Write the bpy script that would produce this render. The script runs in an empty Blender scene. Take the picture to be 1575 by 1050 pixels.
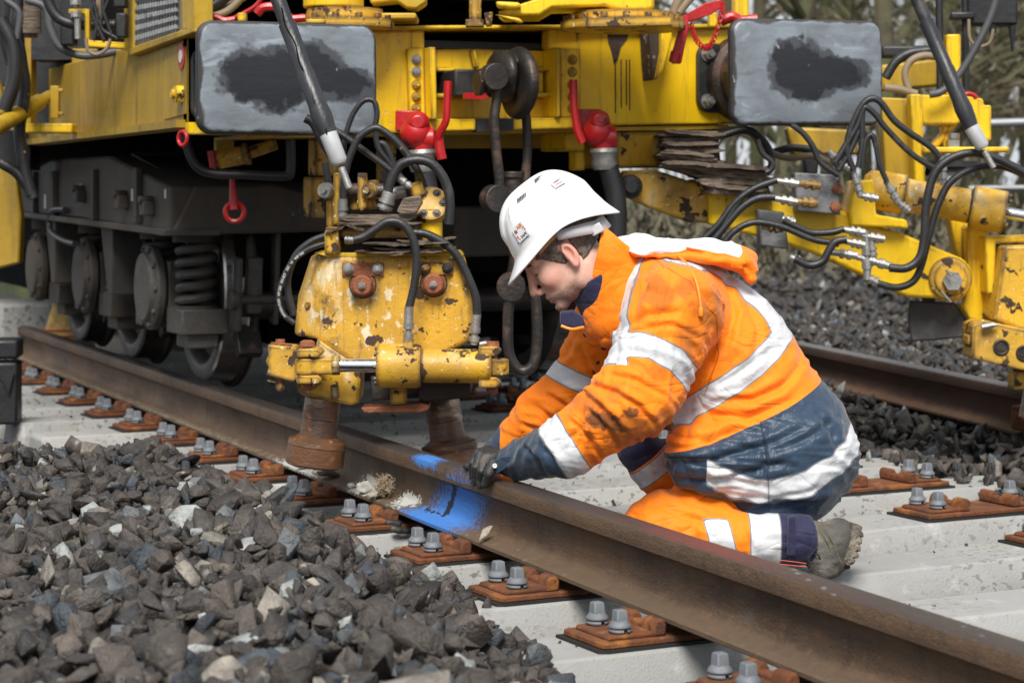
import bpy, bmesh, math, random
import numpy as np
from mathutils import Vector, Matrix

random.seed(7)
RNG = np.random.default_rng(11)
PI = math.pi
SC = bpy.context.scene
COL = SC.collection

# ---------------------------------------------------------------- camera, world, sun, exposure
FPX, U0, VH, HC = 3300.0, 787.5, 290.0, 0.91       # focal length in photo pixels, centre, horizon row, eye height over sleeper tops
TH = math.radians(23.1)
CT, ST = math.cos(TH), math.sin(TH)
cam_d = bpy.data.cameras.new("camera")
cam = bpy.data.objects.new("camera", cam_d); COL.objects.link(cam)
cam_d.sensor_width = 36.0
cam_d.lens = FPX / 1575.0 * 36.0
cam_d.shift_y = -(525.0 - VH) / 1575.0
cam_d.clip_start = 0.05; cam_d.clip_end = 3000
cam_d.dof.use_dof = True
cam_d.dof.focus_distance = 5.05
cam_d.dof.aperture_fstop = 6.0
cam.location = (0, 0, HC)
cam.rotation_euler = (PI / 2, 0, -TH)
SC.camera = cam

world = bpy.data.worlds.new("World"); SC.world = world
world.use_nodes = True
wn = world.node_tree
for n in list(wn.nodes): wn.nodes.remove(n)
wo = wn.nodes.new("ShaderNodeOutputWorld"); wb = wn.nodes.new("ShaderNodeBackground")
sky = wn.nodes.new("ShaderNodeTexSky"); sky.sky_type = 'NISHITA'; sky.sun_disc = False
SUN_EL, SUN_AZ = math.radians(52), math.radians(-38)     # azimuth from +Y towards +X
sky.sun_elevation = SUN_EL; sky.sun_rotation = SUN_AZ
sky.air_density = 1.0; sky.dust_density = 1.0; sky.ozone_density = 1.0
hs = wn.nodes.new("ShaderNodeHueSaturation"); hs.inputs["Saturation"].default_value = 0.35; hs.inputs["Value"].default_value = 1.0
wn.links.new(sky.outputs[0], hs.inputs["Color"])
cl = wn.nodes.new("ShaderNodeMix"); cl.data_type = 'RGBA'; cl.inputs[0].default_value = 0.7; cl.inputs[7].default_value = (5.6, 6.0, 6.5, 1)
wn.links.new(hs.outputs[0], cl.inputs[6]); wn.links.new(cl.outputs[2], wb.inputs[0]); wb.inputs[1].default_value = 0.072
wn.links.new(wb.outputs[0], wo.inputs[0])

sun_d = bpy.data.lights.new("sun", 'SUN'); sun_d.energy = 2.8; sun_d.angle = math.radians(24); sun_d.color = (1.0, 0.96, 0.9)
sun = bpy.data.objects.new("sun", sun_d); COL.objects.link(sun)
SUN_FROM = Vector((-0.38, -0.72, 0.95)).normalized()      # light comes from above and behind the camera
sun.rotation_euler = SUN_FROM.to_track_quat('Z', 'Y').to_euler()
SUN_AZ = math.atan2(SUN_FROM.x, SUN_FROM.y); SUN_EL = math.asin(SUN_FROM.z)
sky.sun_elevation = SUN_EL; sky.sun_rotation = SUN_AZ

SC.view_settings.view_transform = 'Standard'; SC.view_settings.look = 'None'
SC.view_settings.gamma = 1.0; SC.view_settings.exposure = 0.86; SC.view_settings.use_curve_mapping = False
SC.cycles.max_bounces = 6; SC.cycles.diffuse_bounces = 3; SC.cycles.glossy_bounces = 3

# ---------------------------------------------------------------- places measured in the photograph -> points in the world
def at(u, v, d):
    x = (u - U0) / FPX * d
    return Vector((x * CT + d * ST, -x * ST + d * CT, HC + (VH - v) / FPX * d))
def dep_X(u, X):
    r = (u - U0) / FPX; Y = X * (CT - r * ST) / (ST + r * CT); return X * ST + Y * CT
def dep_Y(u, Y):
    r = (u - U0) / FPX; X = Y * (ST + r * CT) / (CT - r * ST); return X * ST + Y * CT
def at_X(u, v, X): return at(u, v, dep_X(u, X))
def at_Y(u, v, Y): return at(u, v, dep_Y(u, Y))
def at_Z(u, v, Z): return at(u, v, FPX * (HC - Z) / (v - VH))
RIGHT = Vector((CT, -ST, 0)); FWD = Vector((ST, CT, 0)); UP = Vector((0, 0, 1))

# ---------------------------------------------------------------- material helpers
MATS = {}
def layered(name, base, rough=0.5, metal=0.0, layers=(), bump=(40, 0.15), var=0.12, coords='Object', spec=0.5, varscale=5.0, bumps=(), sheen=0.0, bdist=0.004):
    m = bpy.data.materials.new(name); m.use_nodes = True
    nt = m.node_tree; N = nt.nodes; L = nt.links
    b = N["Principled BSDF"]
    b.inputs["Specular IOR Level"].default_value = spec
    if sheen: b.inputs["Sheen Weight"].default_value = sheen
    tc = N.new("ShaderNodeTexCoord"); oi = N.new("ShaderNodeObjectInfo")
    va = N.new("ShaderNodeVectorMath"); va.operation = 'ADD'
    mu = N.new("ShaderNodeMath"); mu.operation = 'MULTIPLY'; mu.inputs[1].default_value = 13.7
    L.new(oi.outputs["Random"], mu.inputs[0]); L.new(tc.outputs[coords], va.inputs[0]); L.new(mu.outputs[0], va.inputs[1])
    vec = va.outputs[0]
    def noise(scale, detail=6, stretch=(1, 1, 1), off=0.0, dist=0.0, rgh=0.55):
        mp = N.new("ShaderNodeMapping"); L.new(vec, mp.inputs[0]); mp.inputs["Scale"].default_value = stretch
        mp.inputs["Location"].default_value = (off, off * 1.7, -off)
        n = N.new("ShaderNodeTexNoise"); L.new(mp.outputs[0], n.inputs["Vector"])
        n.inputs["Scale"].default_value = scale; n.inputs["Detail"].default_value = detail
        n.inputs["Roughness"].default_value = rgh; n.inputs["Distortion"].default_value = dist
        return n.outputs[0]
    def rng(x, lo, hi, a=0.0, c=1.0):
        r = N.new("ShaderNodeMapRange"); L.new(x, r.inputs[0])
        r.inputs[1].default_value = lo; r.inputs[2].default_value = hi; r.inputs[3].default_value = a; r.inputs[4].default_value = c
        return r.outputs[0]
    def mixc(f, a, c):
        x = N.new("ShaderNodeMix"); x.data_type = 'RGBA'; L.new(f, x.inputs[0])
        if isinstance(a, tuple): x.inputs[6].default_value = (*a, 1)
        else: L.new(a, x.inputs[6])
        if isinstance(c, tuple): x.inputs[7].default_value = (*c, 1)
        else: L.new(c, x.inputs[7])
        return x.outputs[2]
    def mixf(f, a, c):
        x = N.new("ShaderNodeMix"); x.data_type = 'FLOAT'; L.new(f, x.inputs[0])
        for i, q in ((2, a), (3, c)):
            if isinstance(q, (int, float)): x.inputs[i].default_value = q
            else: L.new(q, x.inputs[i])
        return x.outputs[0]
    if isinstance(base, str):
        at_ = N.new("ShaderNodeAttribute"); at_.attribute_name = base; base_s = at_.outputs["Color"]
        k = N.new("ShaderNodeMix"); k.data_type = 'RGBA'; k.blend_type = 'MULTIPLY'
        k.inputs[0].default_value = 1; L.new(base_s, k.inputs[6])
        g = N.new("ShaderNodeCombineColor"); nv = rng(noise(varscale, 5), 0.25, 0.75, 1 - var * 2, 1 + var * 2)
        for i in range(3): L.new(nv, g.inputs[i])
        L.new(g.outputs[0], k.inputs[7]); col = k.outputs[2]
    else:
        lo = tuple(c * (1 - var) for c in base); hi = tuple(min(1, c * (1 + var)) for c in base)
        col = mixc(rng(noise(varscale, 5), 0.3, 0.7), lo, hi)
    rg, mt = rough, metal
    hgt = None
    for ly in layers:
        if 'edge' in ly:
            bv_ = N.new("ShaderNodeBevel"); bv_.samples = 4; bv_.inputs["Radius"].default_value = ly['edge']
            ge = N.new("ShaderNodeNewGeometry"); dt = N.new("ShaderNodeVectorMath"); dt.operation = 'DOT_PRODUCT'
            L.new(bv_.outputs[0], dt.inputs[0]); L.new(ge.outputs["Normal"], dt.inputs[1])
            e1 = rng(dt.outputs["Value"], 0.999, 0.90, 0.0, 1.0); e2 = rng(noise(ly.get('scale', 20), 6, off=2.2), 0.35, 0.65, -ly['wob'], .35)
            ad = N.new("ShaderNodeMath"); ad.operation = 'ADD'; L.new(e1, ad.inputs[0]); L.new(e2, ad.inputs[1]); f = rng(ad.outputs[0], ly['lo'], ly['hi'])
        elif 'attr' in ly:
            a = N.new("ShaderNodeAttribute"); a.attribute_name = ly['attr']
            src = a.outputs["Fac"]
            if ly.get('line'):
                ab = N.new("ShaderNodeMath"); ab.operation = 'ABSOLUTE'; L.new(src, ab.inputs[0]); src = ab.outputs[0]
            if ly.get('wob'):
                w = N.new("ShaderNodeMath"); w.operation = 'ADD'; L.new(src, w.inputs[0])
                w2 = rng(noise(ly.get('scale', 30), 5), 0.2, 0.8, -ly['wob'], ly['wob']); L.new(w2, w.inputs[1]); src = w.outputs[0]
            f = rng(src, ly['lo'], ly['hi'])
        else:
            f = rng(noise(ly.get('scale', 8), ly.get('detail', 7), ly.get('stretch', (1, 1, 1)), ly.get('off', 0.0), ly.get('dist', 0.0), ly.get('rgh', 0.6)), ly['lo'], ly['hi'])
        if 'and' in ly:
            q = ly['and']; f2 = rng(noise(q.get('scale', 2), 3, q.get('stretch', (1, 1, 1)), q.get('off', 3.1)), q['lo'], q['hi'])
            mm = N.new("ShaderNodeMath"); mm.operation = 'MULTIPLY'; L.new(f, mm.inputs[0]); L.new(f2, mm.inputs[1]); f = mm.outputs[0]
        if 'zone' in ly:      # only near a point of the object: (centre, radius, softness)
            c0, r0, s0 = ly['zone']
            dv = N.new("ShaderNodeVectorMath"); dv.operation = 'DISTANCE'; L.new(tc.outputs[coords], dv.inputs[0]); dv.inputs[1].default_value = c0
            f3 = rng(dv.outputs["Value"], r0, r0 + s0, 1.0, 0.0)
            mm = N.new("ShaderNodeMath"); mm.operation = 'MULTIPLY'; L.new(f, mm.inputs[0]); L.new(f3, mm.inputs[1]); f = mm.outputs[0]
        if 'amt' in ly:
            mm = N.new("ShaderNodeMath"); mm.operation = 'MULTIPLY'; L.new(f, mm.inputs[0]); mm.inputs[1].default_value = ly['amt']; f = mm.outputs[0]
        col = mixc(f, col, ly['col'])
        rg = mixf(f, rg, ly.get('rough', 0.7)) if ('rough' in ly or not isinstance(rg, (int, float))) else rg
        if 'metal' in ly or not isinstance(mt, (int, float)): mt = mixf(f, mt, ly.get('metal', 0.0))
        if ly.get('h'):
            mm = N.new("ShaderNodeMath"); mm.operation = 'MULTIPLY'; L.new(f, mm.inputs[0]); mm.inputs[1].default_value = ly['h']
            if hgt is None: hgt = mm.outputs[0]
            else:
                ad = N.new("ShaderNodeMath"); ad.operation = 'ADD'; L.new(hgt, ad.inputs[0]); L.new(mm.outputs[0], ad.inputs[1]); hgt = ad.outputs[0]
    L.new(col, b.inputs["Base Color"])
    if isinstance(rg, (int, float)):
        rr = rng(noise(varscale * 3, 4), 0.3, 0.7, max(0, rg - 0.08), min(1, rg + 0.08)); L.new(rr, b.inputs["Roughness"])
    else: L.new(rg, b.inputs["Roughness"])
    if isinstance(mt, (int, float)): b.inputs["Metallic"].default_value = mt
    else: L.new(mt, b.inputs["Metallic"])
    bs = [bump] + list(bumps) if bump else list(bumps)
    for q in bs:
        n = noise(q[0], 5 if len(q) < 4 else 2, q[2] if len(q) > 2 else (1, 1, 1), dist=0.0 if len(q) < 4 else .8)
        if len(q) > 3:      # sharp creases along the half-height line of the noise
            m1 = N.new("ShaderNodeMath"); m1.operation = 'SUBTRACT'; L.new(n, m1.inputs[0]); m1.inputs[1].default_value = .5
            m2 = N.new("ShaderNodeMath"); m2.operation = 'ABSOLUTE'; L.new(m1.outputs[0], m2.inputs[0])
            m3 = N.new("ShaderNodeMath"); m3.operation = 'POWER'; L.new(m2.outputs[0], m3.inputs[0]); m3.inputs[1].default_value = .7; n = m3.outputs[0]
        mm = N.new("ShaderNodeMath"); mm.operation = 'MULTIPLY'; L.new(n, mm.inputs[0]); mm.inputs[1].default_value = q[1]
        if hgt is None: hgt = mm.outputs[0]
        else:
            ad = N.new("ShaderNodeMath"); ad.operation = 'ADD'; L.new(hgt, ad.inputs[0]); L.new(mm.outputs[0], ad.inputs[1]); hgt = ad.outputs[0]
    if hgt is not None:
        bp = N.new("ShaderNodeBump"); bp.inputs["Strength"].default_value = 1.0; bp.inputs["Distance"].default_value = bdist
        L.new(hgt, bp.inputs["Height"]); L.new(bp.outputs[0], b.inputs["Normal"])
    MATS[name] = m
    return m
M = MATS

# ---------------------------------------------------------------- mesh helpers
def tag(o, label=None, cat=None, group=None, kind=None):
    if label: o['label'] = label
    if cat: o['category'] = cat
    if group: o['group'] = group
    if kind: o['kind'] = kind
    return o
def empty(name, loc=(0, 0, 0), label=None, cat=None, group=None, rz=0.0, kind=None):
    o = bpy.data.objects.new(name, None); COL.objects.link(o)
    o.location = loc; o.rotation_euler = (0, 0, rz); o.empty_display_size = 0.1
    return tag(o, label, cat, group, kind)
def wloc(o):
    v = Vector((0, 0, 0))
    while o is not None: v += o.location; o = o.parent
    return v
def kids(o): return [c for c in list(bpy.data.objects) if c.parent == o]
def copy_tree(o, parent=None, _m=None):
    if _m is None:
        _m = {}
        for c in bpy.data.objects:
            if c.parent: _m.setdefault(c.parent.name, []).append(c)
    c = o.copy(); COL.objects.link(c); c.parent = parent
    for ch in _m.get(o.name, []): copy_tree(ch, c, _m)
    return c

def catmull(pts, n=8):
    P = [Vector(p) for p in pts]
    if len(P) < 3: return P
    P = [P[0] * 2 - P[1]] + P + [P[-1] * 2 - P[-2]]
    out = []
    for i in range(1, len(P) - 2):
        a, b, c, d = P[i - 1:i + 3]
        for k in range(n):
            t = k / n
            out.append(0.5 * ((2 * b) + (c - a) * t + (2 * a - 5 * b + 4 * c - d) * t * t + (3 * b - a - 3 * c + d) * t ** 3))
    out.append(P[-2]); return out

class MB:
    def __init__(s): s.v = []; s.f = []; s.cuts = []
    def add(s, vs, fs):
        s.cuts.append((len(s.v), len(s.f))); k = len(s.v); s.v += [Vector(v) for v in vs]; s.f += [tuple(i + k for i in f) for f in fs]; return s
    def box(s, c, size, R=None):
        x, y, z = size[0] / 2, size[1] / 2, size[2] / 2; c = Vector(c)
        vs = [Vector((a * x, b * y, e * z)) for a in (-1, 1) for b in (-1, 1) for e in (-1, 1)]
        if R is not None: vs = [R @ v for v in vs]
        return s.add([c + v for v in vs], [(0, 1, 3, 2), (4, 6, 7, 5), (0, 4, 5, 1), (2, 3, 7, 6), (0, 2, 6, 4), (1, 5, 7, 3)])
    def box2(s, a, b):
        a = Vector(a); b = Vector(b); return s.box((a + b) / 2, [abs(q) for q in (b - a)])
    def frame(s, axis):
        z = Vector(axis).normalized(); t = Vector((0, 0, 1)) if abs(z.z) < 0.9 else Vector((1, 0, 0))
        x = t.cross(z).normalized(); return x, z.cross(x), z
    def cyl(s, p0, p1, r0, r1=None, n=20, caps=True, ph=0.0):
        p0 = Vector(p0); p1 = Vector(p1); r1 = r0 if r1 is None else r1; x, y, z = s.frame(p1 - p0)
        vs = []
        for p, r in ((p0, r0), (p1, r1)):
            for i in range(n):
                a = 2 * PI * i / n + ph; vs.append(p + x * (r * math.cos(a)) + y * (r * math.sin(a)))
        fs = [(i, (i + 1) % n, n + (i + 1) % n, n + i) for i in range(n)]
        if caps: fs += [tuple(reversed(range(n))), tuple(range(n, 2 * n))]
        return s.add(vs, fs)
    def lathe(s, p0, axis, prof, n=24, caps=True):      # prof: (distance along the axis, radius)
        p0 = Vector(p0); x, y, z = s.frame(axis); vs = []
        for h, r in prof:
            for i in range(n):
                a = 2 * PI * i / n; vs.append(p0 + z * h + x * (r * math.cos(a)) + y * (r * math.sin(a)))
        fs = []
        for k in range(len(prof) - 1):
            for i in range(n): fs.append((k * n + i, k * n + (i + 1) % n, (k + 1) * n + (i + 1) % n, (k + 1) * n + i))
        if caps: fs += [tuple(reversed(range(n))), tuple(range((len(prof) - 1) * n, len(prof) * n))]
        return s.add(vs, fs)
    def tube(s, pts, r, n=10, res=7, smooth=True, rads=None, closed=False):
        P = catmull(pts, res) if smooth else [Vector(p) for p in pts]
        m = len(P); prev = None; vs = []
        for i, p in enumerate(P):
            t = (P[min(i + 1, m - 1)] - P[max(i - 1, 0)])
            if t.length < 1e-9: t = Vector((0, 0, 1))
            t.normalize()
            if prev is None:
                q = Vector((0, 0, 1)) if abs(t.z) < 0.9 else Vector((1, 0, 0)); x = q.cross(t).normalized()
            else:
                x = prev - t * prev.dot(t); x.normalize()
            prev = x; y = t.cross(x)
            rr = r if rads is None else rads[0] + (rads[1] - rads[0]) * i / (m - 1)
            for k in range(n):
                a = 2 * PI * k / n; vs.append(p + x * (rr * math.cos(a)) + y * (rr * math.sin(a)))
        fs = []
        for i in range(m - 1):
            for k in range(n): fs.append((i * n + k, i * n + (k + 1) % n, (i + 1) * n + (k + 1) % n, (i + 1) * n + k))
        fs += [tuple(reversed(range(n))), tuple(range((m - 1) * n, m * n))]
        return s.add(vs, fs)
    def prism(s, poly, d):       # poly: world points, extruded by vector d
        n = len(poly); d = Vector(d); P = [Vector(p) for p in poly]
        fs = [tuple(range(n)), tuple(reversed(range(n, 2 * n)))] + [(i, n + i, n + (i + 1) % n, (i + 1) % n) for i in range(n)]
        return s.add(P + [p + d for p in P], fs)
    def torus(s, c, axis, R, r, n=28, m=10, a0=0.0, a1=2 * PI):
        c = Vector(c); x, y, z = s.frame(axis); full = abs(a1 - a0 - 2 * PI) < 1e-6; vs = []; k = n if full else n + 1
        for i in range(k):
            a = a0 + (a1 - a0) * i / n; e = x * math.cos(a) + y * math.sin(a)
            for j in range(m):
                b = 2 * PI * j / m; vs.append(c + e * (R + r * math.cos(b)) + z * (r * math.sin(b)))
        fs = []
        for i in range(n):
            i2 = (i + 1) % k
            for j in range(m): fs.append((i * m + j, i2 * m + j, i2 * m + (j + 1) % m, i * m + (j + 1) % m))
        return s.add(vs, fs)
    def ball(s, c, r, n=12, sc=(1, 1, 1)):
        c = Vector(c); vs = []; fs = []
        for i in range(n + 1):
            t = PI * i / n
            for j in range(2 * n):
                a = PI * j / n
                vs.append(c + Vector((r * sc[0] * math.sin(t) * math.cos(a), r * sc[1] * math.sin(t) * math.sin(a), r * sc[2] * math.cos(t))))
        m = 2 * n
        for i in range(n):
            for j in range(m): fs.append((i * m + j, (i + 1) * m + j, (i + 1) * m + (j + 1) % m, i * m + (j + 1) % m))
        return s.add(vs, fs)
    def hexbolt(s, p, axis, r=0.012, h=0.01, washer=True, shank=True):
        p = Vector(p); z = Vector(axis).normalized()
        if washer: s.cyl(p, p + z * h * 0.25, r * 1.35, n=16); p = p + z * h * 0.25
        s.cyl(p, p + z * h, r, n=6)
        if shank: s.cyl(p + z * h, p + z * h * 1.4, r * 0.5, n=10)
        return s
    def each(s, name, mt, parent=None, per=None, **kw):
        # one object for every separate piece that was added
        out = []; cuts = s.cuts + [(len(s.v), len(s.f))]
        for (a, b), (c, d) in zip(cuts[:-1], cuts[1:]):
            q = MB(); q.v = s.v[a:c]; q.f = [tuple(i - a for i in f) for f in s.f[b:d]]; out.append(q.build(name, mt, parent, **kw))
        return out
    def build(s, name, mt, parent=None, bevel=0.0, smooth=40, seg=2, world=True, fix=True):
        off = wloc(parent) if (parent is not None and world) else Vector((0, 0, 0))
        me = bpy.data.meshes.new(name)
        me.from_pydata([tuple(v - off) for v in s.v], [], s.f)
        if fix:
            bm = bmesh.new(); bm.from_mesh(me); bmesh.ops.remove_doubles(bm, verts=bm.verts, dist=1e-6)
            bmesh.ops.recalc_face_normals(bm, faces=bm.faces); bm.to_mesh(me); bm.free()
        if smooth:
            me.shade_smooth(); me.set_sharp_from_angle(angle=math.radians(smooth))
        if mt is not None: me.materials.append(mt)
        o = bpy.data.objects.new(name, me); COL.objects.link(o)
        if parent is not None: o.parent = parent
        if bevel:
            b = o.modifiers.new("bevel", 'BEVEL'); b.width = bevel; b.segments = seg; b.limit_method = 'ANGLE'; b.angle_limit = math.radians(40)
        return o

def npmesh(name, V, F, mt, parent=None, smooth=True, attrs=None, sharp=None):
    """V (n,3) float, F (m,3 or 4) int"""
    me = bpy.data.meshes.new(name)
    me.vertices.add(len(V)); me.vertices.foreach_set("co", np.asarray(V, np.float32).ravel())
    k = F.shape[1]; me.loops.add(F.size); me.loops.foreach_set("vertex_index", F.astype(np.int32).ravel())
    me.polygons.add(len(F)); me.polygons.foreach_set("loop_start", (np.arange(len(F)) * k).astype(np.int32))
    me.update(calc_edges=True); me.validate()
    if attrs:
        for nm, arr in attrs.items():
            if arr.ndim == 2:
                a = me.attributes.new(nm, 'FLOAT_COLOR', 'POINT'); c4 = np.ones((len(V), 4), np.float32); c4[:, :3] = arr
                a.data.foreach_set("color", c4.ravel())
            else:
                a = me.attributes.new(nm, 'FLOAT', 'POINT'); a.data.foreach_set("value", arr.astype(np.float32))
    if smooth:
        me.shade_smooth()
        if sharp: me.set_sharp_from_angle(angle=math.radians(sharp))
    me.materials.append(mt)
    o = bpy.data.objects.new(name, me); COL.objects.link(o)
    if parent is not None: o.parent = parent
    return o

# ---------------------------------------------------------------- implicit surfaces (for bodies, cloth and soft shapes)
def surfnet(f, bmin, bmax, h):
    bmin = np.array(bmin, float); bmax = np.array(bmax, float)
    n = np.ceil((bmax - bmin) / h).astype(int) + 1
    ax = [bmin[i] + h * np.arange(n[i]) for i in range(3)]
    X, Y, Z = np.meshgrid(*ax, indexing='ij')
    P = np.stack([X, Y, Z], -1).reshape(-1, 3)
    D = np.empty(len(P))
    for i in range(0, len(P), 400000): D[i:i + 400000] = f(P[i:i + 400000])
    D = D.reshape(n)
    S = D < 0
    c = [D[i:n[0] - 1 + i, j:n[1] - 1 + j, k:n[2] - 1 + k] for i in (0, 1) for j in (0, 1) for k in (0, 1)]
    sg = [q < 0 for q in c]
    anyin = np.logical_or.reduce(sg); allin = np.logical_and.reduce(sg)
    act = anyin & ~allin
    idx = np.full(act.shape, -1, np.int64); ii = np.argwhere(act); idx[act] = np.arange(len(ii))
    acc = np.zeros((len(ii), 3)); cnt = np.zeros(len(ii))
    corner = [(i, j, k) for i in (0, 1) for j in (0, 1) for k in (0, 1)]
    vals = [q[act] for q in c]
    for a in range(8):
        for b in range(a + 1, 8):
            d = np.array(corner[b]) - np.array(corner[a])
            if np.abs(d).sum() != 1: continue
            va, vb = vals[a], vals[b]; cr = (va < 0) != (vb < 0)
            t = np.where(cr, va / np.where(cr, va - vb, 1), 0)
            acc += np.where(cr[:, None], np.array(corner[a]) + t[:, None] * d, 0); cnt += cr
    V = bmin + (ii + acc / cnt[:, None]) * h
    F = []
    for axn in range(3):
        o1, o2 = [(1, 2), (2, 0), (0, 1)][axn]
        sl = [slice(None)] * 3; sh = [slice(None)] * 3
        sl[axn] = slice(0, n[axn] - 1); sh[axn] = slice(1, n[axn])
        A = S[tuple(sl)]; B = S[tuple(sh)]
        e = np.argwhere(A != B)
        e = e[(e[:, o1] > 0) & (e[:, o2] > 0) & (e[:, o1] < n[o1] - 1) & (e[:, o2] < n[o2] - 1)]
        ins = A[tuple(e.T)]
        def cell(d1, d2):
            q = e.copy(); q[:, o1] -= d1; q[:, o2] -= d2; return idx[tuple(q.T)]
        q = np.stack([cell(1, 1), cell(0, 1), cell(0, 0), cell(1, 0)], 1)
        q[~ins] = q[~ins][:, ::-1]
        F.append(q)
    F = np.concatenate(F)
    F = F[(F >= 0).all(1)]
    return V, F
def grad(f, V, e=0.002):
    g = np.stack([f(V + np.eye(3)[i] * e) - f(V - np.eye(3)[i] * e) for i in range(3)], 1)
    return g / np.maximum(np.linalg.norm(g, axis=1, keepdims=True), 1e-9)
def relax(V, F, it=2, lam=0.5):
    n = len(V)
    for _ in range(it):
        acc = np.zeros_like(V); cnt = np.zeros(n)
        for a, b in ((0, 1), (1, 2), (2, 3), (3, 0)):
            for x, y in ((a, b), (b, a)):
                for k in range(3): acc[:, k] += np.bincount(F[:, x], V[F[:, y], k], n)
                cnt += np.bincount(F[:, x], minlength=n)
        V = V + lam * (acc / np.maximum(cnt, 1)[:, None] - V)
    return V
def smin(a, b, k):
    h = np.clip(0.5 + 0.5 * (b - a) / k, 0, 1); return b + (a - b) * h - k * h * (1 - h)
def smax(a, b, k): return -smin(-a, -b, k)
def scap(P, a, b, ra, rb):
    a = np.array(a, float); b = np.array(b, float); d = b - a; t = np.clip(((P - a) @ d) / (d @ d), 0, 1)
    return np.linalg.norm(P - a - t[:, None] * d, axis=1) - (ra + (rb - ra) * t)
def scapf(P, a, b, ra, rb, n, k):      # capsule flattened by factor k along direction n
    a = np.array(a, float); b = np.array(b, float); d = b - a; n = np.array(n, float); n /= np.linalg.norm(n)
    t = np.clip(((P - a) @ d) / (d @ d), 0, 1); w = P - a - t[:, None] * d; w = w + ((w @ n) * (1 / k - 1))[:, None] * n
    return (np.linalg.norm(w, axis=1) - (ra + (rb - ra) * t)) * min(1, k * 1.1)
def sell(P, c, r, R=None):
    q = P - np.array(c, float)
    if R is not None: q = q @ np.array(R, float)      # columns of R = local axes
    r = np.array(r, float); k0 = np.linalg.norm(q / r, axis=1); k1 = np.linalg.norm(q / (r * r), axis=1)
    return k0 * (k0 - 1) / np.maximum(k1, 1e-9)
def vnoise(P, s, seed=0):
    """cheap smooth value noise, about -1..1"""
    Q = P * s + seed * 17.31; i = np.floor(Q).astype(np.int64); f = Q - i; f = f * f * (3 - 2 * f)
    def hsh(a):
        h = (a[:, 0] * 73856093) ^ (a[:, 1] * 19349663) ^ (a[:, 2] * 83492791) ^ (seed * 2654435)
        h = (h ^ (h >> 13)) * 1274126177; h = h ^ (h >> 16); return (h & 0xffff) / 32767.5 - 1
    out = np.zeros(len(P))
    for dx in (0, 1):
        for dy in (0, 1):
            for dz in (0, 1):
                w = (f[:, 0] if dx else 1 - f[:, 0]) * (f[:, 1] if dy else 1 - f[:, 1]) * (f[:, 2] if dz else 1 - f[:, 2])
                out += w * hsh(i + np.array([dx, dy, dz]))
    return out
# ================================================================ materials of the setting
layered('concrete', (0.315, 0.315, 0.305), rough=0.75, var=0.07, varscale=3.0, bump=(160, 0.5), bumps=((900, 0.25),), layers=[
    dict(scale=2.2, lo=0.45, hi=0.7, col=(0.36, 0.35, 0.325), amt=0.7, off=2.0),
    dict(scale=2.5, stretch=(1, 1, 6), lo=0.55, hi=0.75, col=(0.30, 0.275, 0.22), off=6.0, amt=0.5),
    dict(scale=42, detail=2, stretch=(1.0, 2.0, 1.0), lo=0.585, hi=0.615, col=(0.12, 0.11, 0.09), rough=0.4, off=1.0, amt=0.85, **{'and': dict(scale=1.6, lo=0.40, hi=0.54, off=9)}),
    dict(scale=5, detail=8, lo=.55, hi=.68, col=(.27, .26, .235), off=15, amt=.55), dict(scale=11, detail=8, lo=.60, hi=.72, col=(.52, .51, .49), off=25, amt=.6),
    dict(scale=150, detail=2, lo=0.70, hi=0.73, col=(0.16, 0.15, 0.13), off=5.0, amt=0.8)])
layered('rust_plate', (0.15, 0.048, 0.014), rough=0.85, var=0.25, varscale=14, bump=(300, 0.8), bumps=((60, 0.8),), layers=[
    dict(scale=16, lo=0.5, hi=0.7, col=(0.075, 0.03, 0.018)),
    dict(scale=12, detail=9, lo=0.54, hi=0.66, col=(0.34, 0.125, 0.026), off=4.0, amt=.85),
    dict(scale=70, detail=4, lo=0.58, hi=0.66, col=(0.05, 0.02, 0.012), off=14.0, amt=.7)])
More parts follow.
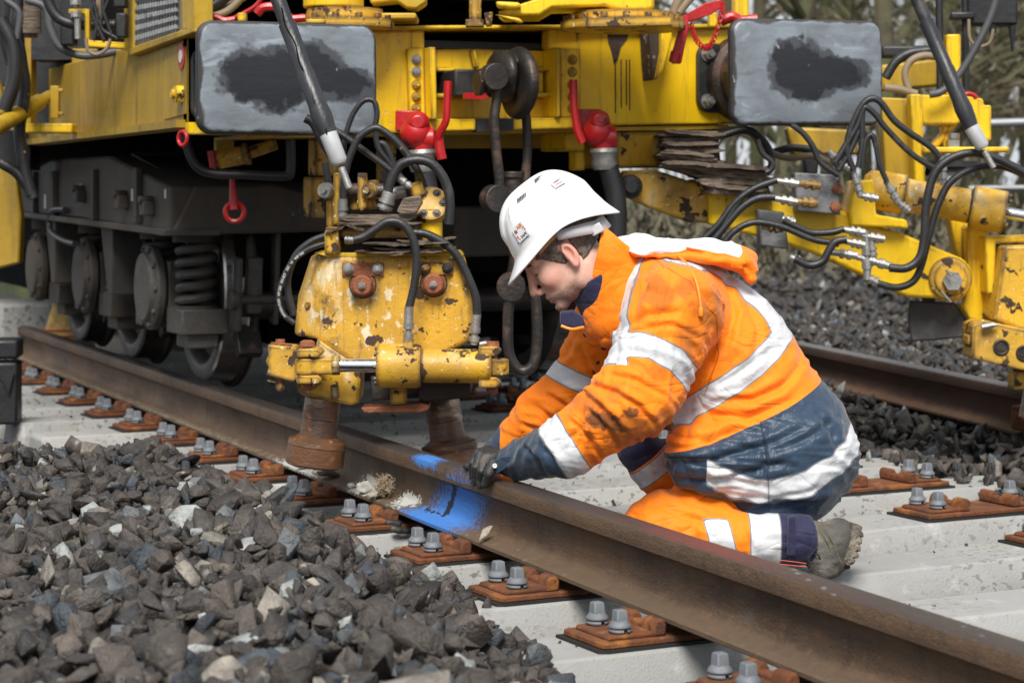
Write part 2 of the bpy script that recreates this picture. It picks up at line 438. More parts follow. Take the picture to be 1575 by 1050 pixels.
layered('rail_steel', (0.102, 0.060, 0.032), rough=0.5, var=0.2, varscale=4, spec=0.45, bump=(500, 0.5), bumps=((70, 0.8, (1, 0.25, 1)), (180, .8)), layers=[
    dict(scale=90, detail=4, lo=.60, hi=.68, col=(.20, .13, .075), off=31, amt=.5, rough=.8), dict(scale=26, stretch=(1, 1, .25), lo=.52, hi=.70, col=(.050, .028, .016), off=41, amt=.7), dict(scale=3, stretch=(1, .6, 1), lo=.45, hi=.7, col=(.15, .085, .040), off=51, amt=.6),
    dict(scale=7, stretch=(1, 0.35, 1), lo=0.48, hi=0.72, col=(0.045, 0.027, 0.017)),
    dict(scale=34, detail=8, lo=.56, hi=.66, col=(.15, .085, .042), off=11, amt=.6, rough=.8),
    dict(attr='foot', lo=0.3, hi=0.7, wob=0.25, scale=20, col=(0.125, 0.083, 0.05), rough=0.7, amt=0.75),
    dict(attr='foot_dust', lo=0.4, hi=0.75, wob=0.5, scale=45, col=(0.30, 0.25, 0.19), rough=0.9, amt=0.7),
    dict(attr='top', lo=0.45, hi=0.75, wob=0.12, scale=25, col=(0.062, 0.050, 0.043), rough=0.36, metal=0.1),
    dict(attr='edge', lo=0.5, hi=0.9, wob=0.45, scale=60, col=(0.13, 0.08, 0.045), rough=0.5, amt=0.7),
    dict(scale=30, stretch=(4, 0.25, 1), lo=0.6, hi=0.75, col=(0.16, 0.14, 0.12), off=7.0, amt=0.4),
    dict(attr='chalk_red', lo=0.25, hi=0.8, wob=0.45, scale=55, col=(0.24, 0.035, 0.02), rough=0.6, amt=0.5),
    dict(attr='chalk_white', lo=0.3, hi=0.6, wob=0.18, scale=70, col=(0.4, 0.4, 0.4), rough=0.9, amt=0.35),
    dict(attr='plaster', lo=0.50, hi=0.60, wob=0.36, scale=85, col=(0.48, 0.47, 0.43), rough=0.9, h=1.2),
    dict(attr='blue', lo=0.30, hi=0.62, wob=0.36, scale=95, col=(0.055, 0.20, 0.56), rough=0.6),
    dict(attr='blue_gap', lo=0.40, hi=0.5, wob=0.45, scale=60, col=(0.02, 0.022, 0.03), rough=0.7, h=1.5)])
layered('rail_old', (0.085, 0.045, 0.028), rough=0.7, var=0.25, varscale=5, bump=(400, 0.4), bumps=((50, 0.8),), layers=[
    dict(attr='foot', lo=0.3, hi=0.8, wob=0.4, scale=20, col=(0.16, 0.085, 0.045), amt=0.8),
    dict(attr='top', lo=0.45, hi=0.75, wob=0.1, scale=25, col=(0.13, 0.12, 0.115), rough=0.5)])
layered('screw_steel', (0.165, 0.178, 0.195), rough=0.6, metal=0.25, var=0.15, varscale=30, bump=(500, 0.3), layers=[
    dict(scale=60, lo=0.62, hi=0.75, col=(0.12, 0.11, 0.10))])
layered('rubber_pad', (0.012, 0.012, 0.012), rough=0.7, bump=None)
layered('stone', 'tone', rough=0.5, var=0.28, varscale=26, spec=0.45, bump=(110, 1.3), bumps=((420, 0.7), (35, 2.0, (1, 1, 1), 1)), bdist=0.003, layers=[
    dict(scale=20, detail=5, lo=0.60, hi=0.66, col=(0.30, 0.28, 0.25), amt=0.8, off=13.0, **{'and': dict(scale=5, lo=0.52, hi=0.60)}),
    dict(scale=34, lo=0.57, hi=0.70, col=(0.25, 0.21, 0.16), amt=0.5, off=3.0, **{'and': dict(scale=9, lo=0.5, hi=0.65)})])
layered('pale_stone', (0.50, 0.50, 0.46), rough=0.8, var=0.2, varscale=20, bump=(90, 1.2), layers=[dict(scale=30, lo=0.5, hi=0.7, col=(0.25, 0.24, 0.21))])
layered('tan_stone', (0.33, 0.29, 0.235), rough=0.8, var=0.2, varscale=20, bump=(90, 1.2), layers=[dict(scale=30, lo=0.5, hi=0.7, col=(0.2, 0.17, 0.14))])
layered('dark_stone', (0.05, 0.042, 0.036), rough=0.6, var=0.3, varscale=20, bump=(90, 1.2))
layered('soil', (0.040, 0.033, 0.027), rough=0.9, var=0.4, varscale=12, bump=(60, 2.0), bumps=((15, 3.0),), bdist=0.02)
layered('bark', (0.085, 0.075, 0.045), rough=0.9, var=0.35, varscale=4, bump=(20, 1.0), layers=[
    dict(scale=2.5, lo=0.45, hi=0.6, col=(0.09, 0.10, 0.035), amt=0.7)])
layered('twigs', (0.19, 0.155, 0.10), rough=0.9, var=0.4, varscale=2, bump=None, layers=[
    dict(scale=0.7, lo=0.45, hi=0.6, col=(0.10, 0.105, 0.05), amt=0.8)])
layered('grassland', (0.075, 0.095, 0.03), rough=0.95, var=0.4, varscale=2, bump=(20, 1.0), bdist=0.05)
layered('brush', (0.105, 0.092, 0.06), rough=0.95, var=0.5, varscale=3, bump=None)
layered('galvanised', (0.30, 0.31, 0.32), rough=0.5, metal=0.6, bump=(60, 0.2))
layered('black_plastic', (0.016, 0.016, 0.018), rough=0.45, var=0.2, bump=(50, 0.4))
layered('straw', (0.55, 0.36, 0.12), rough=0.8, var=0.3, varscale=30, bump=(120, 1.0, (1, 1, 0.1)))
layered('red_thread', (0.45, 0.05, 0.03), rough=0.8, bump=None)
layered('root_fibre', (0.30, 0.23, 0.15), rough=0.9, var=0.35, varscale=60, bump=None)

# ================================================================ ground
g = MB(); S = 900
g.box2((-S, -S, -0.6), (S, S, -0.34)); tag(g.build('ground', M['soil'], smooth=0), kind='structure')
gr = MB(); gr.box2((4.5, 19, -0.36), (160, 200, -0.12)); tag(gr.build('grass_field', M['grassland'], smooth=0), kind='structure')

# ================================================================ concrete sleepers
SK = 0.07; SANG = math.atan(SK); PITCH = 0.517
def sleeper_y(k, X): return 3.36 + PITCH * k + SK * (X - 1.81)
ORD = ['first', 'second', 'third', 'fourth', 'fifth', 'sixth', 'seventh', 'eighth', 'ninth', 'tenth', 'eleventh', 'twelfth', 'thirteenth', 'fourteenth', 'fifteenth', 'sixteenth', 'seventeenth', 'eighteenth', 'nineteenth', 'twentieth', 'twenty-first', 'twenty-second', 'twenty-third']
def sleeper_mesh():
    mb = MB(); secs = []
    prof = lambda w, h: [(-0.15, -0.22), (-w - 0.035, h - 0.07), (-w - 0.012, h - 0.022), (-w, h), (w, h), (w + 0.012, h - 0.022), (w + 0.035, h - 0.07), (0.15, -0.22)]
    xs = [(-1.30, 0.085, -0.012), (-1.28, 0.10, 0.0), (-0.45, 0.105, 0.0), (-0.30, 0.102, -0.004), (0.30, 0.102, -0.004), (0.45, 0.105, 0.0), (1.28, 0.10, 0.0), (1.30, 0.085, -0.012)]
    n = 8; vs = []; fs = []
    for x, w, h in xs: vs += [(x, a, b) for a, b in prof(w, h)]
    for i in range(len(xs) - 1):
        for k in range(n): fs.append((i * n + k, (i + 1) * n + k, (i + 1) * n + (k + 1) % n, i * n + (k + 1) % n))
    fs += [tuple(range(n)), tuple(reversed(range((len(xs) - 1) * n, len(xs) * n)))]
    mb.add(vs, fs); return mb
sl0 = sleeper_mesh().build('concrete_sleeper', M['concrete'], bevel=0.006, smooth=30)
for k in range(-1, 17):
    s = sl0 if k == -1 else sl0.copy()
    if k > -1: COL.objects.link(s)
    s.location = (2.79, sleeper_y(k, 2.79), 0); s.rotation_euler = (0, 0, SANG)
    tag(s, 'pale grey concrete sleeper, %s counted from the camera' % ORD[k + 1], 'railway sleeper', 'concrete sleepers of the track')

# ================================================================ rust-red baseplates with screws, two rows
def make_baseplate():
    r = empty('baseplate', (0, 0, 0))
    p = MB(); p.prism([(-0.225, -0.078, 0.006), (-0.215, -0.085, 0.006), (0.215, -0.085, 0.006), (0.225, -0.078, 0.006), (0.225, 0.078, 0.006), (0.215, 0.085, 0.006), (-0.215, 0.085, 0.006), (-0.225, 0.078, 0.006)], (0, 0, 0.013))
    p.build('plate', M['rust_plate'], r, bevel=0.003)
    q = MB()
    for s in (-1, 1):
        q = MB()
        prof = [(s * 0.205, 0.0185), (s * 0.20, 0.028), (s * 0.095, 0.030), (s * 0.088, 0.0185)]
        q.prism([(x, -0.070, z) for x, z in prof], (0, 0.14, 0))
        q.build('screw_base', M['rust_plate'], r, bevel=0.004)
        q = MB()
        for y0, y1, h in ((-0.075, -0.022, 0.052), (0.022, 0.075, 0.052)):
            prof = [(s * 0.106, 0.019), (s * 0.103, h - 0.012), (s * 0.097, h), (s * 0.080, h + 0.002), (s * 0.073, h - 0.010), (s * 0.074, 0.019)]
            q.prism([(x, y0, z) for x, z in prof], (0, y1 - y0, 0))
        q.box((s * 0.088, 0, 0.030), (0.028, 0.06, 0.022))
        q.build('rail_rib', M['rust_plate'], r, bevel=0.006, seg=3)
        for y in (-0.046, 0.046):
            b = MB(); x = s * 0.165; z = 0.029
            b.lathe((x, y, z + 0.010), (0, 0, 1), [(0, 0.0235), (0.003, 0.024), (0.008, 0.021), (0.014, 0.0155)], n=20)
            c = 0.0135; t = 0.0115; vs = []
            for h, w in ((0.012, c), (0.043, t), (0.046, t * 0.8)):
                vs += [(x + w * a, y + w * e, z + h) for a, e in ((-1, -1), (1, -1), (1, 1), (-1, 1))]
            b.add(vs, [(0, 1, 5, 4), (1, 2, 6, 5), (2, 3, 7, 6), (3, 0, 4, 7), (4, 5, 9, 8), (5, 6, 10, 9), (6, 7, 11, 10), (7, 4, 8, 11), (8, 9, 10, 11)])
            o = b.build('sleeper_screw', M['screw_steel'], r, bevel=0.002)
            w = MB(); w.torus((x, y, z + 0.0045), (0, 0, 1), 0.0195, 0.0040, n=26, m=8, a0=0.2, a1=2 * PI - 0.15); w.torus((x, y, z + 0.0108), (0, 0, 1), 0.0185, 0.0036, n=26, m=8, a0=0.3, a1=2 * PI + 0.1)
            w.build('spring_washer', M['screw_steel'], o)
    k = MB(); k.prism([(-0.235, -0.083, 0), (-0.215, -0.093, 0), (0.235, -0.093, 0), (0.235, 0.093, 0), (-0.235, 0.093, 0)], (0, 0, 0.006))
    k.build('pad', M['rubber_pad'], r)
    return r
bp0 = make_baseplate(); first = True
for row, X, ks in (('near', 2.03, range(-1, 16)), ('far', 3.56, range(1, 13))):
    for i, k in enumerate(ks):
        o = bp0 if first else copy_tree(bp0); first = False
        o.location = (X, sleeper_y(k, X), 0.0005); o.rotation_euler = (0, 0, SANG)
        tag(o, ('rusty baseplate under the near rail, on the %s sleeper from the camera' if row == 'near' else 'rusty empty baseplate beyond the near rail, on the %s sleeper from the camera') % ORD[k + 1], 'rail baseplate', 'baseplates of the %s rail seat' % row)

# ================================================================ rails
HALF = [(0.0, 0.0), (0.068, 0.0), (0.070, 0.002), (0.070, 0.010), (0.066, 0.0125), (0.040, 0.0175), (0.022, 0.0225), (0.0135, 0.032), (0.0095, 0.045), (0.008, 0.065), (0.0085, 0.092), (0.0115, 0.104), (0.018, 0.111), (0.0315, 0.1155), (0.0345, 0.118), (0.0352, 0.130), (0.0350, 0.146), (0.0325, 0.1525), (0.026, 0.1565), (0.014, 0.1585), (0.0, 0.159)]
PROF = [(-x, z) for x, z in HALF[1:-1]] + [(x, z) for x, z in reversed(HALF[1:])] + [HALF[0]]
PROF = [HALF[0]] + [(-x, z) for x, z in HALF[1:-1]] + [HALF[-1]] + [(x, z) for x, z in reversed(HALF[1:-1])]
def rail_mesh(name, ys, pos, mt, extra=None):
    n = len(PROF); V = []; 
    pr = np.array(PROF)
    for y in ys:
        x0, z0, dx = pos(y)
        V.append(np.stack([x0 + pr[:, 0], np.full(n, y) + pr[:, 0] * -dx, z0 + pr[:, 1]], 1))
    V = np.concatenate(V); m = len(ys)
    F = []
    for i in range(m - 1):
        a = np.arange(n) + i * n; b = (np.arange(n) + 1) % n + i * n
        F.append(np.stack([a, b, b + n, a + n], 1))
    F = np.concatenate(F)
    z = np.tile(pr[:, 1], m); x = np.tile(pr[:, 0], m); Y = np.repeat(np.array(ys), n)
    at_ = {'top': np.clip((z - 0.140) / 0.019, 0, 1), 'foot': np.clip((0.05 - z) / 0.05, 0, 1),
           'edge': ((z > 0.118) & (z < 0.156)) * 1.0 * 0.6, 'foot_dust': np.clip((0.016 - np.abs(z - 0.012)) / 0.016, 0, 1) * (np.clip((Y - 4.2) / 3, 0, 1) * 0.35 + 0.25)}
    if extra: at_.update(extra(x, Y, z))
    # end caps as fans of quads are not needed far away; near ends are closed with one polygon
    o = npmesh(name, V, F, mt, attrs=at_, smooth=True, sharp=35)
    return o
RX, RZ = 2.03, 0.045
def near_extra(x, Y, z):
    # sprayed blue mark, plaster splashes and chalk on the near rail
    side = (x < 0.01)
    d1 = np.sqrt(((Y - 5.085 + (z - .05) * .9) / 0.165) ** 2 + ((z - 0.045) / 0.095) ** 2)
    d2 = np.sqrt(((Y - 5.20) / 0.19) ** 2 + ((z - 0.014) / 0.016) ** 2)
    d3 = np.sqrt(((Y - 5.27) / 0.10) ** 2 + ((z - 0.150) / 0.020) ** 2)
    blue = np.maximum(np.maximum(1 - d1 * 0.6, 1 - d2 * 0.72), 1 - d3 * 0.66) * side
    blue = np.where((z > 0.108) & (z < 0.128), 0, blue)
    gap = np.clip(1.2 - np.abs(Y - 5.135 + (z - .06) * .6) / 0.022, 0, 1) * side * (z > 0.02) * (z < 0.112) * 0.8
    gap = np.maximum(gap, np.clip(1 - np.abs(z - 0.022) / 0.005, 0, 1) * np.clip(1.2 - np.abs(Y - 5.24) / 0.12, 0, 1) * side * 0.62)
    pl = np.maximum(1 - np.sqrt(((Y - 5.72) / 0.22) ** 2 + ((z - 0.03) / 0.05) ** 2), 1 - np.sqrt(((Y - 5.42) / 0.16) ** 2 + ((z - 0.03) / 0.04) ** 2)) * side
    pl = np.maximum(pl, (1 - np.sqrt(((Y - 6.3) / 0.5) ** 2 + ((z - 0.012) / 0.02) ** 2)) * side * 0.9)
    red = np.clip(1.25 - np.abs(Y - 3.80) / 0.34, 0, 1) * np.clip((z - 0.150) / 0.006, 0, 1) * (x > -0.034) * 0.75
    cw = np.maximum(1 - np.abs(Y - (3.42 + x * 3.5 - 60 * x * x)) / 0.022, (1 - np.abs(Y - (2.90 + x * 5)) / 0.022) * .75) * (z > 0.15) * 0.75
    return {'blue': np.clip(blue, 0, 1), 'blue_gap': np.clip(gap, 0, 1), 'plaster': np.clip(pl, 0, 1), 'chalk_red': red, 'chalk_white': np.clip(cw, 0, 1)}
ys = list(np.arange(1.6, 2.8, 0.05)) + list(np.arange(2.8, 7.0, 0.01)) + list(np.arange(7.0, 17, 0.1))
nr = rail_mesh('near_rail', ys, lambda y: (RX, RZ, 0), M['rail_steel'], near_extra)
nr.name = 'steel_rail'
tag(nr, 'long brown steel rail with a sprayed blue mark, running through the foreground', 'rail')
# the displaced far rail, lying on the ballast
A = at_Z(1287, 600, 0.06); B = at_Z(1561, 668, 0.06); D = (B - A); sl = D.x / D.y
def far_pos(y): return (A.x + (y - A.y) * sl + 0.07, 0.06, sl)
fr = rail_mesh('steel_rail', list(np.arange(3.5, 16, 0.08)), far_pos, M['rail_old'])
tag(fr, 'dark rusty rail lying on the ballast beyond the sleepers, behind the kneeling worker', 'rail')
# brown clamp-shaped joint piece at the right end of the far rail
c = at(1572, 643, 7.35)
jp = MB(); jp.box(c + RIGHT * 0.02, (0.07, 0.10, 0.085)); jp.cyl(c + Vector((-.03, -0.05, 0)), c + Vector((-.03, -0.085, 0)), 0.018, n=6)
jo = jp.build('rail_anchor', M['rust_plate'], bevel=0.008); tag(jo, 'small orange-brown rusty block fixed to the foot of the far rail', 'rail anchor')

# ================================================================ ballast stones
def stone_variants(n, npts, seed):
    rnd = random.Random(seed); out = []
    for _ in range(n):
        bm = bmesh.new(); sx, sy, sz = 1.0, rnd.uniform(.58, .95), rnd.uniform(.38, .72)
        for _k in range(npts):
            v = Vector((rnd.gauss(0, 1), rnd.gauss(0, 1), rnd.gauss(0, 1))).normalized()
            q = max(abs(v.x), abs(v.y), abs(v.z)) ** 0.8
            v = v / q * rnd.uniform(.74, 1.05)
            bm.verts.new((v.x * sx, v.y * sy, v.z * sz))
        r = bmesh.ops.convex_hull(bm, input=bm.verts)
        bmesh.ops.delete(bm, geom=[v for v in bm.verts if not v.link_faces], context='VERTS')
        bmesh.ops.bevel(bm, geom=list(bm.edges), offset=0.030, segments=1, affect='EDGES', profile=0.5)
        bmesh.ops.triangulate(bm, faces=bm.faces); bm.verts.index_update()
        V = np.array([v.co[:] for v in bm.verts]); F = np.array([[v.index for v in f.verts] for f in bm.faces]); bm.free()
        out.append((V, F))
    return out
SV = stone_variants(30, 11, 3); SVL = stone_variants(14, 8, 5)
def stone_tone(rng, n, wet=1.0):
    base = np.array([[.062, .048, .038], [.048, .038, .031], [.078, .060, .046], [.040, .035, .032], [.055, .043, .034]])
    c = base[rng.integers(0, len(base), n)] * rng.uniform(.65, 1.35, (n, 1))
    k = rng.random(n)
    blue = np.array([.115, .118, .115]); tan = np.array([.24, .20, .155]); pale = np.array([.30, .29, .26]); sl_ = np.array([.052, .058, .064])
    for lo, hi, cc in ((0, .030, blue), (.030, .072, tan), (.072, .092, pale), (.092, .17, sl_)):
        q = (k >= lo) & (k < hi); c[q] = cc * rng.uniform(.7, 1.2, (q.sum(), 1))
    return c * wet * np.array([.93, 1.0, 1.08])
def rot_mats(rng, n, flat=0.0):
    q = rng.normal(size=(n, 4)); q[:, 1:3] *= (1 - flat); q /= np.linalg.norm(q, axis=1, keepdims=True); w, x, y, z = q.T
    return np.stack([1 - 2 * (y * y + z * z), 2 * (x * y - z * w), 2 * (x * z + y * w), 2 * (x * y + z * w), 1 - 2 * (x * x + z * z), 2 * (y * z - x * w), 2 * (x * z - y * w), 2 * (y * z + x * w), 1 - 2 * (x * x + y * y)], 1).reshape(-1, 3, 3)
def scatter(name, pts, sizes, variants, rng, mt, label, cat, tones=None, flat=0.3):
    n = len(pts); R = rot_mats(rng, n, flat); which = rng.integers(0, len(variants), n)
    tones = stone_tone(rng, n) if tones is None else tones
    VV = []; FF = []; CC = []; off = 0
    for k, (V, F) in enumerate(variants):
        s = np.where(which == k)[0]
        if not len(s): continue
        P = np.einsum('nij,vj->nvi', R[s], V) * sizes[s, None, None] + pts[s, None, :]
        VV.append(P.reshape(-1, 3)); nv = len(V)
        FF.append((F[None] + (np.arange(len(s)) * nv)[:, None, None]).reshape(-1, 3) + off); off += nv * len(s)
        CC.append(np.repeat(tones[s], nv, 0))
    o = npmesh(name, np.concatenate(VV), np.concatenate(FF), mt, attrs={'tone': np.concatenate(CC)}, smooth=False)
    tag(o, label, cat, kind='stuff'); return o

def sstep(a, b, x): t = np.clip((x - a) / (b - a), 0, 1); return t * t * (3 - 2 * t)
def heap_h(X, Y):
    Xe = np.interp(Y, [2.5, 3.65, 4.44, 5.1, 5.75, 6.3, 7.0], [1.47, 1.64, 1.78, 1.80, 1.70, 1.44, 1.0])
    h = 0.20 * sstep(-0.02, 0.42, Xe - X)
    h = h * (1 - sstep(6.0, 6.9, Y)) + 0.02 * np.sin(X * 7 + Y * 3) * np.cos(Y * 5 - X * 2)
    h += 0.035 * np.exp(-((X - 1.42) ** 2 + (Y - 5.7) ** 2) / 0.03)
    h = h - 0.24 * sstep(0.02, 0.16, X - Xe)
    low = np.where(Y > 6.2, -0.17, -0.2)
    return np.maximum(h - 0.03, low), Xe
rng = np.random.default_rng(5)
def gridpts(x0, x1, y0, y1, s, rng, jit=.5):
    X, Y = np.meshgrid(np.arange(x0, x1, s), np.arange(y0, y1, s)); X = X.ravel(); Y = Y.ravel()
    return X + rng.uniform(-jit, jit, len(X)) * s, Y + rng.uniform(-jit, jit, len(Y)) * s
PP = []; SS = []
for lay, (s, dz) in enumerate(((.046, -.030), (.044, -.010), (.052, .008), (.080, .028))):
    X, Y = gridpts(-.6, 2.0, 2.5, 8.2, s, rng, .7)
    h, Xe = heap_h(X, Y)
    keep = (X < Xe + 0.02) | ((Y > 6) & (X < 1.4))
    if lay: keep &= (Y < 7.4)
    X, Y, h = X[keep], Y[keep], h[keep]
    PP.append(np.stack([X, Y, h + dz + rng.uniform(-.008, .008, len(X))], 1)); SS.append(np.clip(rng.lognormal(-3.62, .42, len(X)), .009, .054))
PP = np.concatenate(PP); SS = np.concatenate(SS)
# keep the heap off the rail
keep = (PP[:, 0] < 1.895); PP = PP[keep]; SS = SS[keep]
scatter('ballast_heap', PP, SS, SV, rng, M['stone'], 'heap of dark wet crushed stone in front of the near rail', 'ballast')
# solid core under the heap so that no light leaks through
n = 60; X, Y = np.meshgrid(np.linspace(-.8, 1.75, n), np.linspace(2.3, 8.2, n), indexing='ij'); h, Xe = heap_h(X, Y); h = np.where(X > Xe, -0.25, h) - 0.055
V = np.stack([X.ravel(), Y.ravel(), h.ravel()], 1); i = np.arange(n * n).reshape(n, n)
F = np.stack([i[:-1, :-1].ravel(), i[1:, :-1].ravel(), i[1:, 1:].ravel(), i[:-1, 1:].ravel()], 1)
o = npmesh('terrain', V, F, M['soil']); tag(o, kind='structure')

def bed_h(X, Y):
    h = -0.12 + 0.16 * sstep(4.02, 4.5, X - 0.0 * Y) + 0.02 * np.sin(X * 5 + Y * 2)
    h = h + 0.03 * sstep(6.5, 8.5, Y) * sstep(4.0, 4.3, X)
    h += 0.12 * sstep(12, 16, Y) * sstep(4.5, 6, X)
    return h
PP = []; SS = []
for (s, dz) in ((.060, -.02), (.062, .012)):
    X, Y = gridpts(3.9, 8.6, 4.6, 12.5, s, rng, .6)
    k = ~((X > 8.0) & (Y < 8)); X, Y = X[k], Y[k]; h = bed_h(X, Y)
    ed = 3.88 + 0.12 * np.sin(Y * 3.1) + 0.1 * np.sin(Y * 7.7); k = X > ed; X, Y, h = X[k], Y[k], h[k]; h = np.where(X < 4.1, np.maximum(h, 0.0), h)
    d = np.abs(X - (A.x + (Y - A.y) * sl + 0.07)); h = np.minimum(h, np.where(d < 0.11, 0.02, 1))
    PP.append(np.stack([X, Y, h + dz], 1)); SS.append(np.clip(rng.lognormal(-3.45, .28, len(X)), .018, .05))
X, Y = gridpts(4.2, 11, 12.5, 19, .11, rng, .6); PP.append(np.stack([X, Y, bed_h(X, Y)], 1)); SS.append(rng.uniform(.04, .07, len(X)))
PP = np.concatenate(PP); SS = np.concatenate(SS)
tn = stone_tone(rng, len(PP)) * .85
scatter('ballast_bed', PP, SS, SVL, rng, M['stone'], 'dark ballast bed beyond the sleeper ends, around the far rail', 'ballast', tones=tn)
# stones between and under the sleepers, beyond the sleepers on the left
PP = []; 
X, Y = gridpts(1.3, 4.2, 2.6, 13, .065, rng, .6)
ph = ((Y - SK * (X - 1.81) - 3.36) / PITCH) % 1.0; k = (ph > .25) & (ph < .75); X, Y = X[k], Y[k]
PP.append(np.stack([X, Y, np.full(len(X), -.125) + rng.uniform(-.01, .01, len(X))], 1))
X, Y = gridpts(-2.5, 1.5, 7.5, 14, .075, rng, .6); PP.append(np.stack([X, Y, np.full(len(X), -.16) + 0.03 * np.sin(X * 4)], 1))
PP = np.concatenate(PP)
scatter('ballast_between_sleepers', PP, rng.uniform(.025, .042, len(PP)), SVL, rng, M['stone'], 'dark crushed stone lying low between the concrete sleepers', 'ballast')
n = 50; X, Y = np.meshgrid(np.linspace(4.0, 11, n), np.linspace(3.5, 20, n), indexing='ij'); h = bed_h(X, Y) - 0.05
V = np.stack([X.ravel(), Y.ravel(), h.ravel()], 1); i = np.arange(n * n).reshape(n, n)
F = np.stack([i[:-1, :-1].ravel(), i[1:, :-1].ravel(), i[1:, 1:].ravel(), i[:-1, 1:].ravel()], 1)
o = npmesh('terrain', V, F, M['soil']); tag(o, kind='structure')

# single stones one can point at
def lone(u, v, Z, size, mt, label, seed, sc=(1, 1, 1), X=None, rot=(0, 0, 0)):
    V, F = stone_variants(1, 16, seed)[0]
    p = at_Z(u, v, 0.0605) if X is not None else at_Z(u, v, Z)
    if X is not None: p.x = min(max(p.x, 1.972), 2.0)
    R = np.array(Matrix.Rotation(rot[0], 3, 'X') @ Matrix.Rotation(rot[1], 3, 'Y') @ Matrix.Rotation(rot[2], 3, 'Z'))
    W = (V * np.array(sc) * size) @ R.T
    o = npmesh('stone', W, F, mt, smooth=False)
    o.location = (p.x, p.y, p.z - W[:, 2].min()); tag(o, label, 'stone'); return o
lone(823, 1008, 0.002, 0.028, M['dark_stone'], 'dark cube-like stone lying alone on a pale sleeper beside the heap', 31)
lone(806, 1003, 0.002, 0.012, M['dark_stone'], 'tiny dark stone chip beside the cube-like stone on the sleeper', 36)
lone(575, 857, 0.002, 0.018, M['dark_stone'], 'dark stone on the sleeper at the edge of the heap, left of a baseplate', 37)
lone(731, 833, 0, 0.028, M['tan_stone'], 'pointed tan stone resting on the foot of the near rail by the blue mark', 32, (1.0, .7, .8), X=1.985, rot=(0, -.7, .3))
lone(524, 760, 0, 0.026, M['pale_stone'], 'white stone on the rail foot beside the left clamp roller', 33, X=1.985, rot=(0.3, 0, 0.2))
lone(546, 768, 0, 0.025, M['tan_stone'], 'grey-tan stone on the rail foot between the white stone and the root clump', 34, (1.2, 1, .8), X=1.985)
lone(462, 738, 0, 0.034, M['dark_stone'], 'flat dark muddy lump on the rail foot under the left clamp roller', 35, (1.7, 1.1, .5), X=1.975, rot=(0, 0.1, 0.5))
lone(437, 722, 0, 0.024, M['tan_stone'], 'tan muddy stone on the rail foot left of the clamp roller', 38, (1.3, 1, .8), X=1.98)
lone(505, 752, 0, 0.015, M['pale_stone'], 'small white chip on the rail foot beneath the clamp roller', 39, X=1.975)
# dry root clump
rc = MB(); rnd = random.Random(4); c0 = at_X(590, 745, 1.985)
for i in range(260):
    a = Vector((rnd.gauss(0, 1), rnd.gauss(0, 1), rnd.gauss(.2, 1))).normalized(); r = rnd.uniform(.006, .030) * (1 + .25 * math.sin(a.z * 5 + a.y * 4))
    p = c0 + Vector((a.x * r * .8, a.y * r * 1.4, a.z * r)); t = (a * rnd.uniform(.2, 1.1) + Vector((rnd.gauss(0, 1), rnd.gauss(0, 1), rnd.gauss(0, 1))).normalized()).normalized(); l_ = rnd.uniform(.006, .018)
    rc.tube([p - t * l_, p + Vector((rnd.gauss(0, .003), rnd.gauss(0, .003), rnd.gauss(0, .003))), p + t * l_], rnd.uniform(.0006, .0013), n=4, res=2)
tag(rc.build('root_clump', M['root_fibre']), 'ball of dry tangled roots caught on the rail foot', 'root clump')

# ================================================================ things at the left edge
p = at_Z(-22, 650, 0.0)
bx = empty('black_box', (p.x, p.y, 0), 'black plastic box standing on the sleepers at the left edge', 'box', rz=-0.3)
q = MB(); q.box((0, 0, 0.12), (0.26, 0.16, 0.24)); q.build('box_body', M['black_plastic'], bx, bevel=0.01, world=False)
q = MB(); q.box((0, 0, 0.29), (0.27, 0.17, 0.075)); q.build('lid', M['black_plastic'], bx, bevel=0.012, world=False)
q = MB(); q.prism([(0.06, -0.085, 0.20), (0.12, -0.085, 0.20), (0.10, -0.085, 0.12)], (0, -0.012, 0)); q.build('latch', M['black_plastic'], bx, world=False)
# straw broom leaning behind the near rail
b0 = at(90, 585, 10.75); b0.z = 0.0
br = empty('broom', b0, 'yellow straw broom standing behind the near rail at the left', 'broom')
q = MB(); 
prof = [(-.10, 0), (.13, 0), (.085, .20), (.05, .34), (-.03, .34), (-.07, .20)]
q.prism([b0 + RIGHT * x + UP * z for x, z in prof], FWD * 0.09); q.build('bristles', M['straw'], br, bevel=0.015)
q = MB()
for z in (.17, .20): q.tube([b0 + RIGHT * (x * .09) + UP * z - FWD * 0.004 for x in (-1, -.5, 0, .5, 1)], .004, n=5)
q.build('stitching', M['red_thread'], br)
q = MB(); q.cyl(b0 + UP * .33 + FWD * .045, b0 + UP * .42 + FWD * .09 - RIGHT * .01, .016, n=10); q.build('handle_stub', M['straw'], br)
# grey concrete block behind
p = at(60, 500, 11.2)
cb = MB(); cb.box2((p.x - .22, p.y - .1, -0.15), (p.x + .28, p.y + .4, p.z + .12))
tag(cb.build('concrete_block', M['concrete'], bevel=0.02), 'pale grey concrete block behind the broom at the far left', 'concrete block')

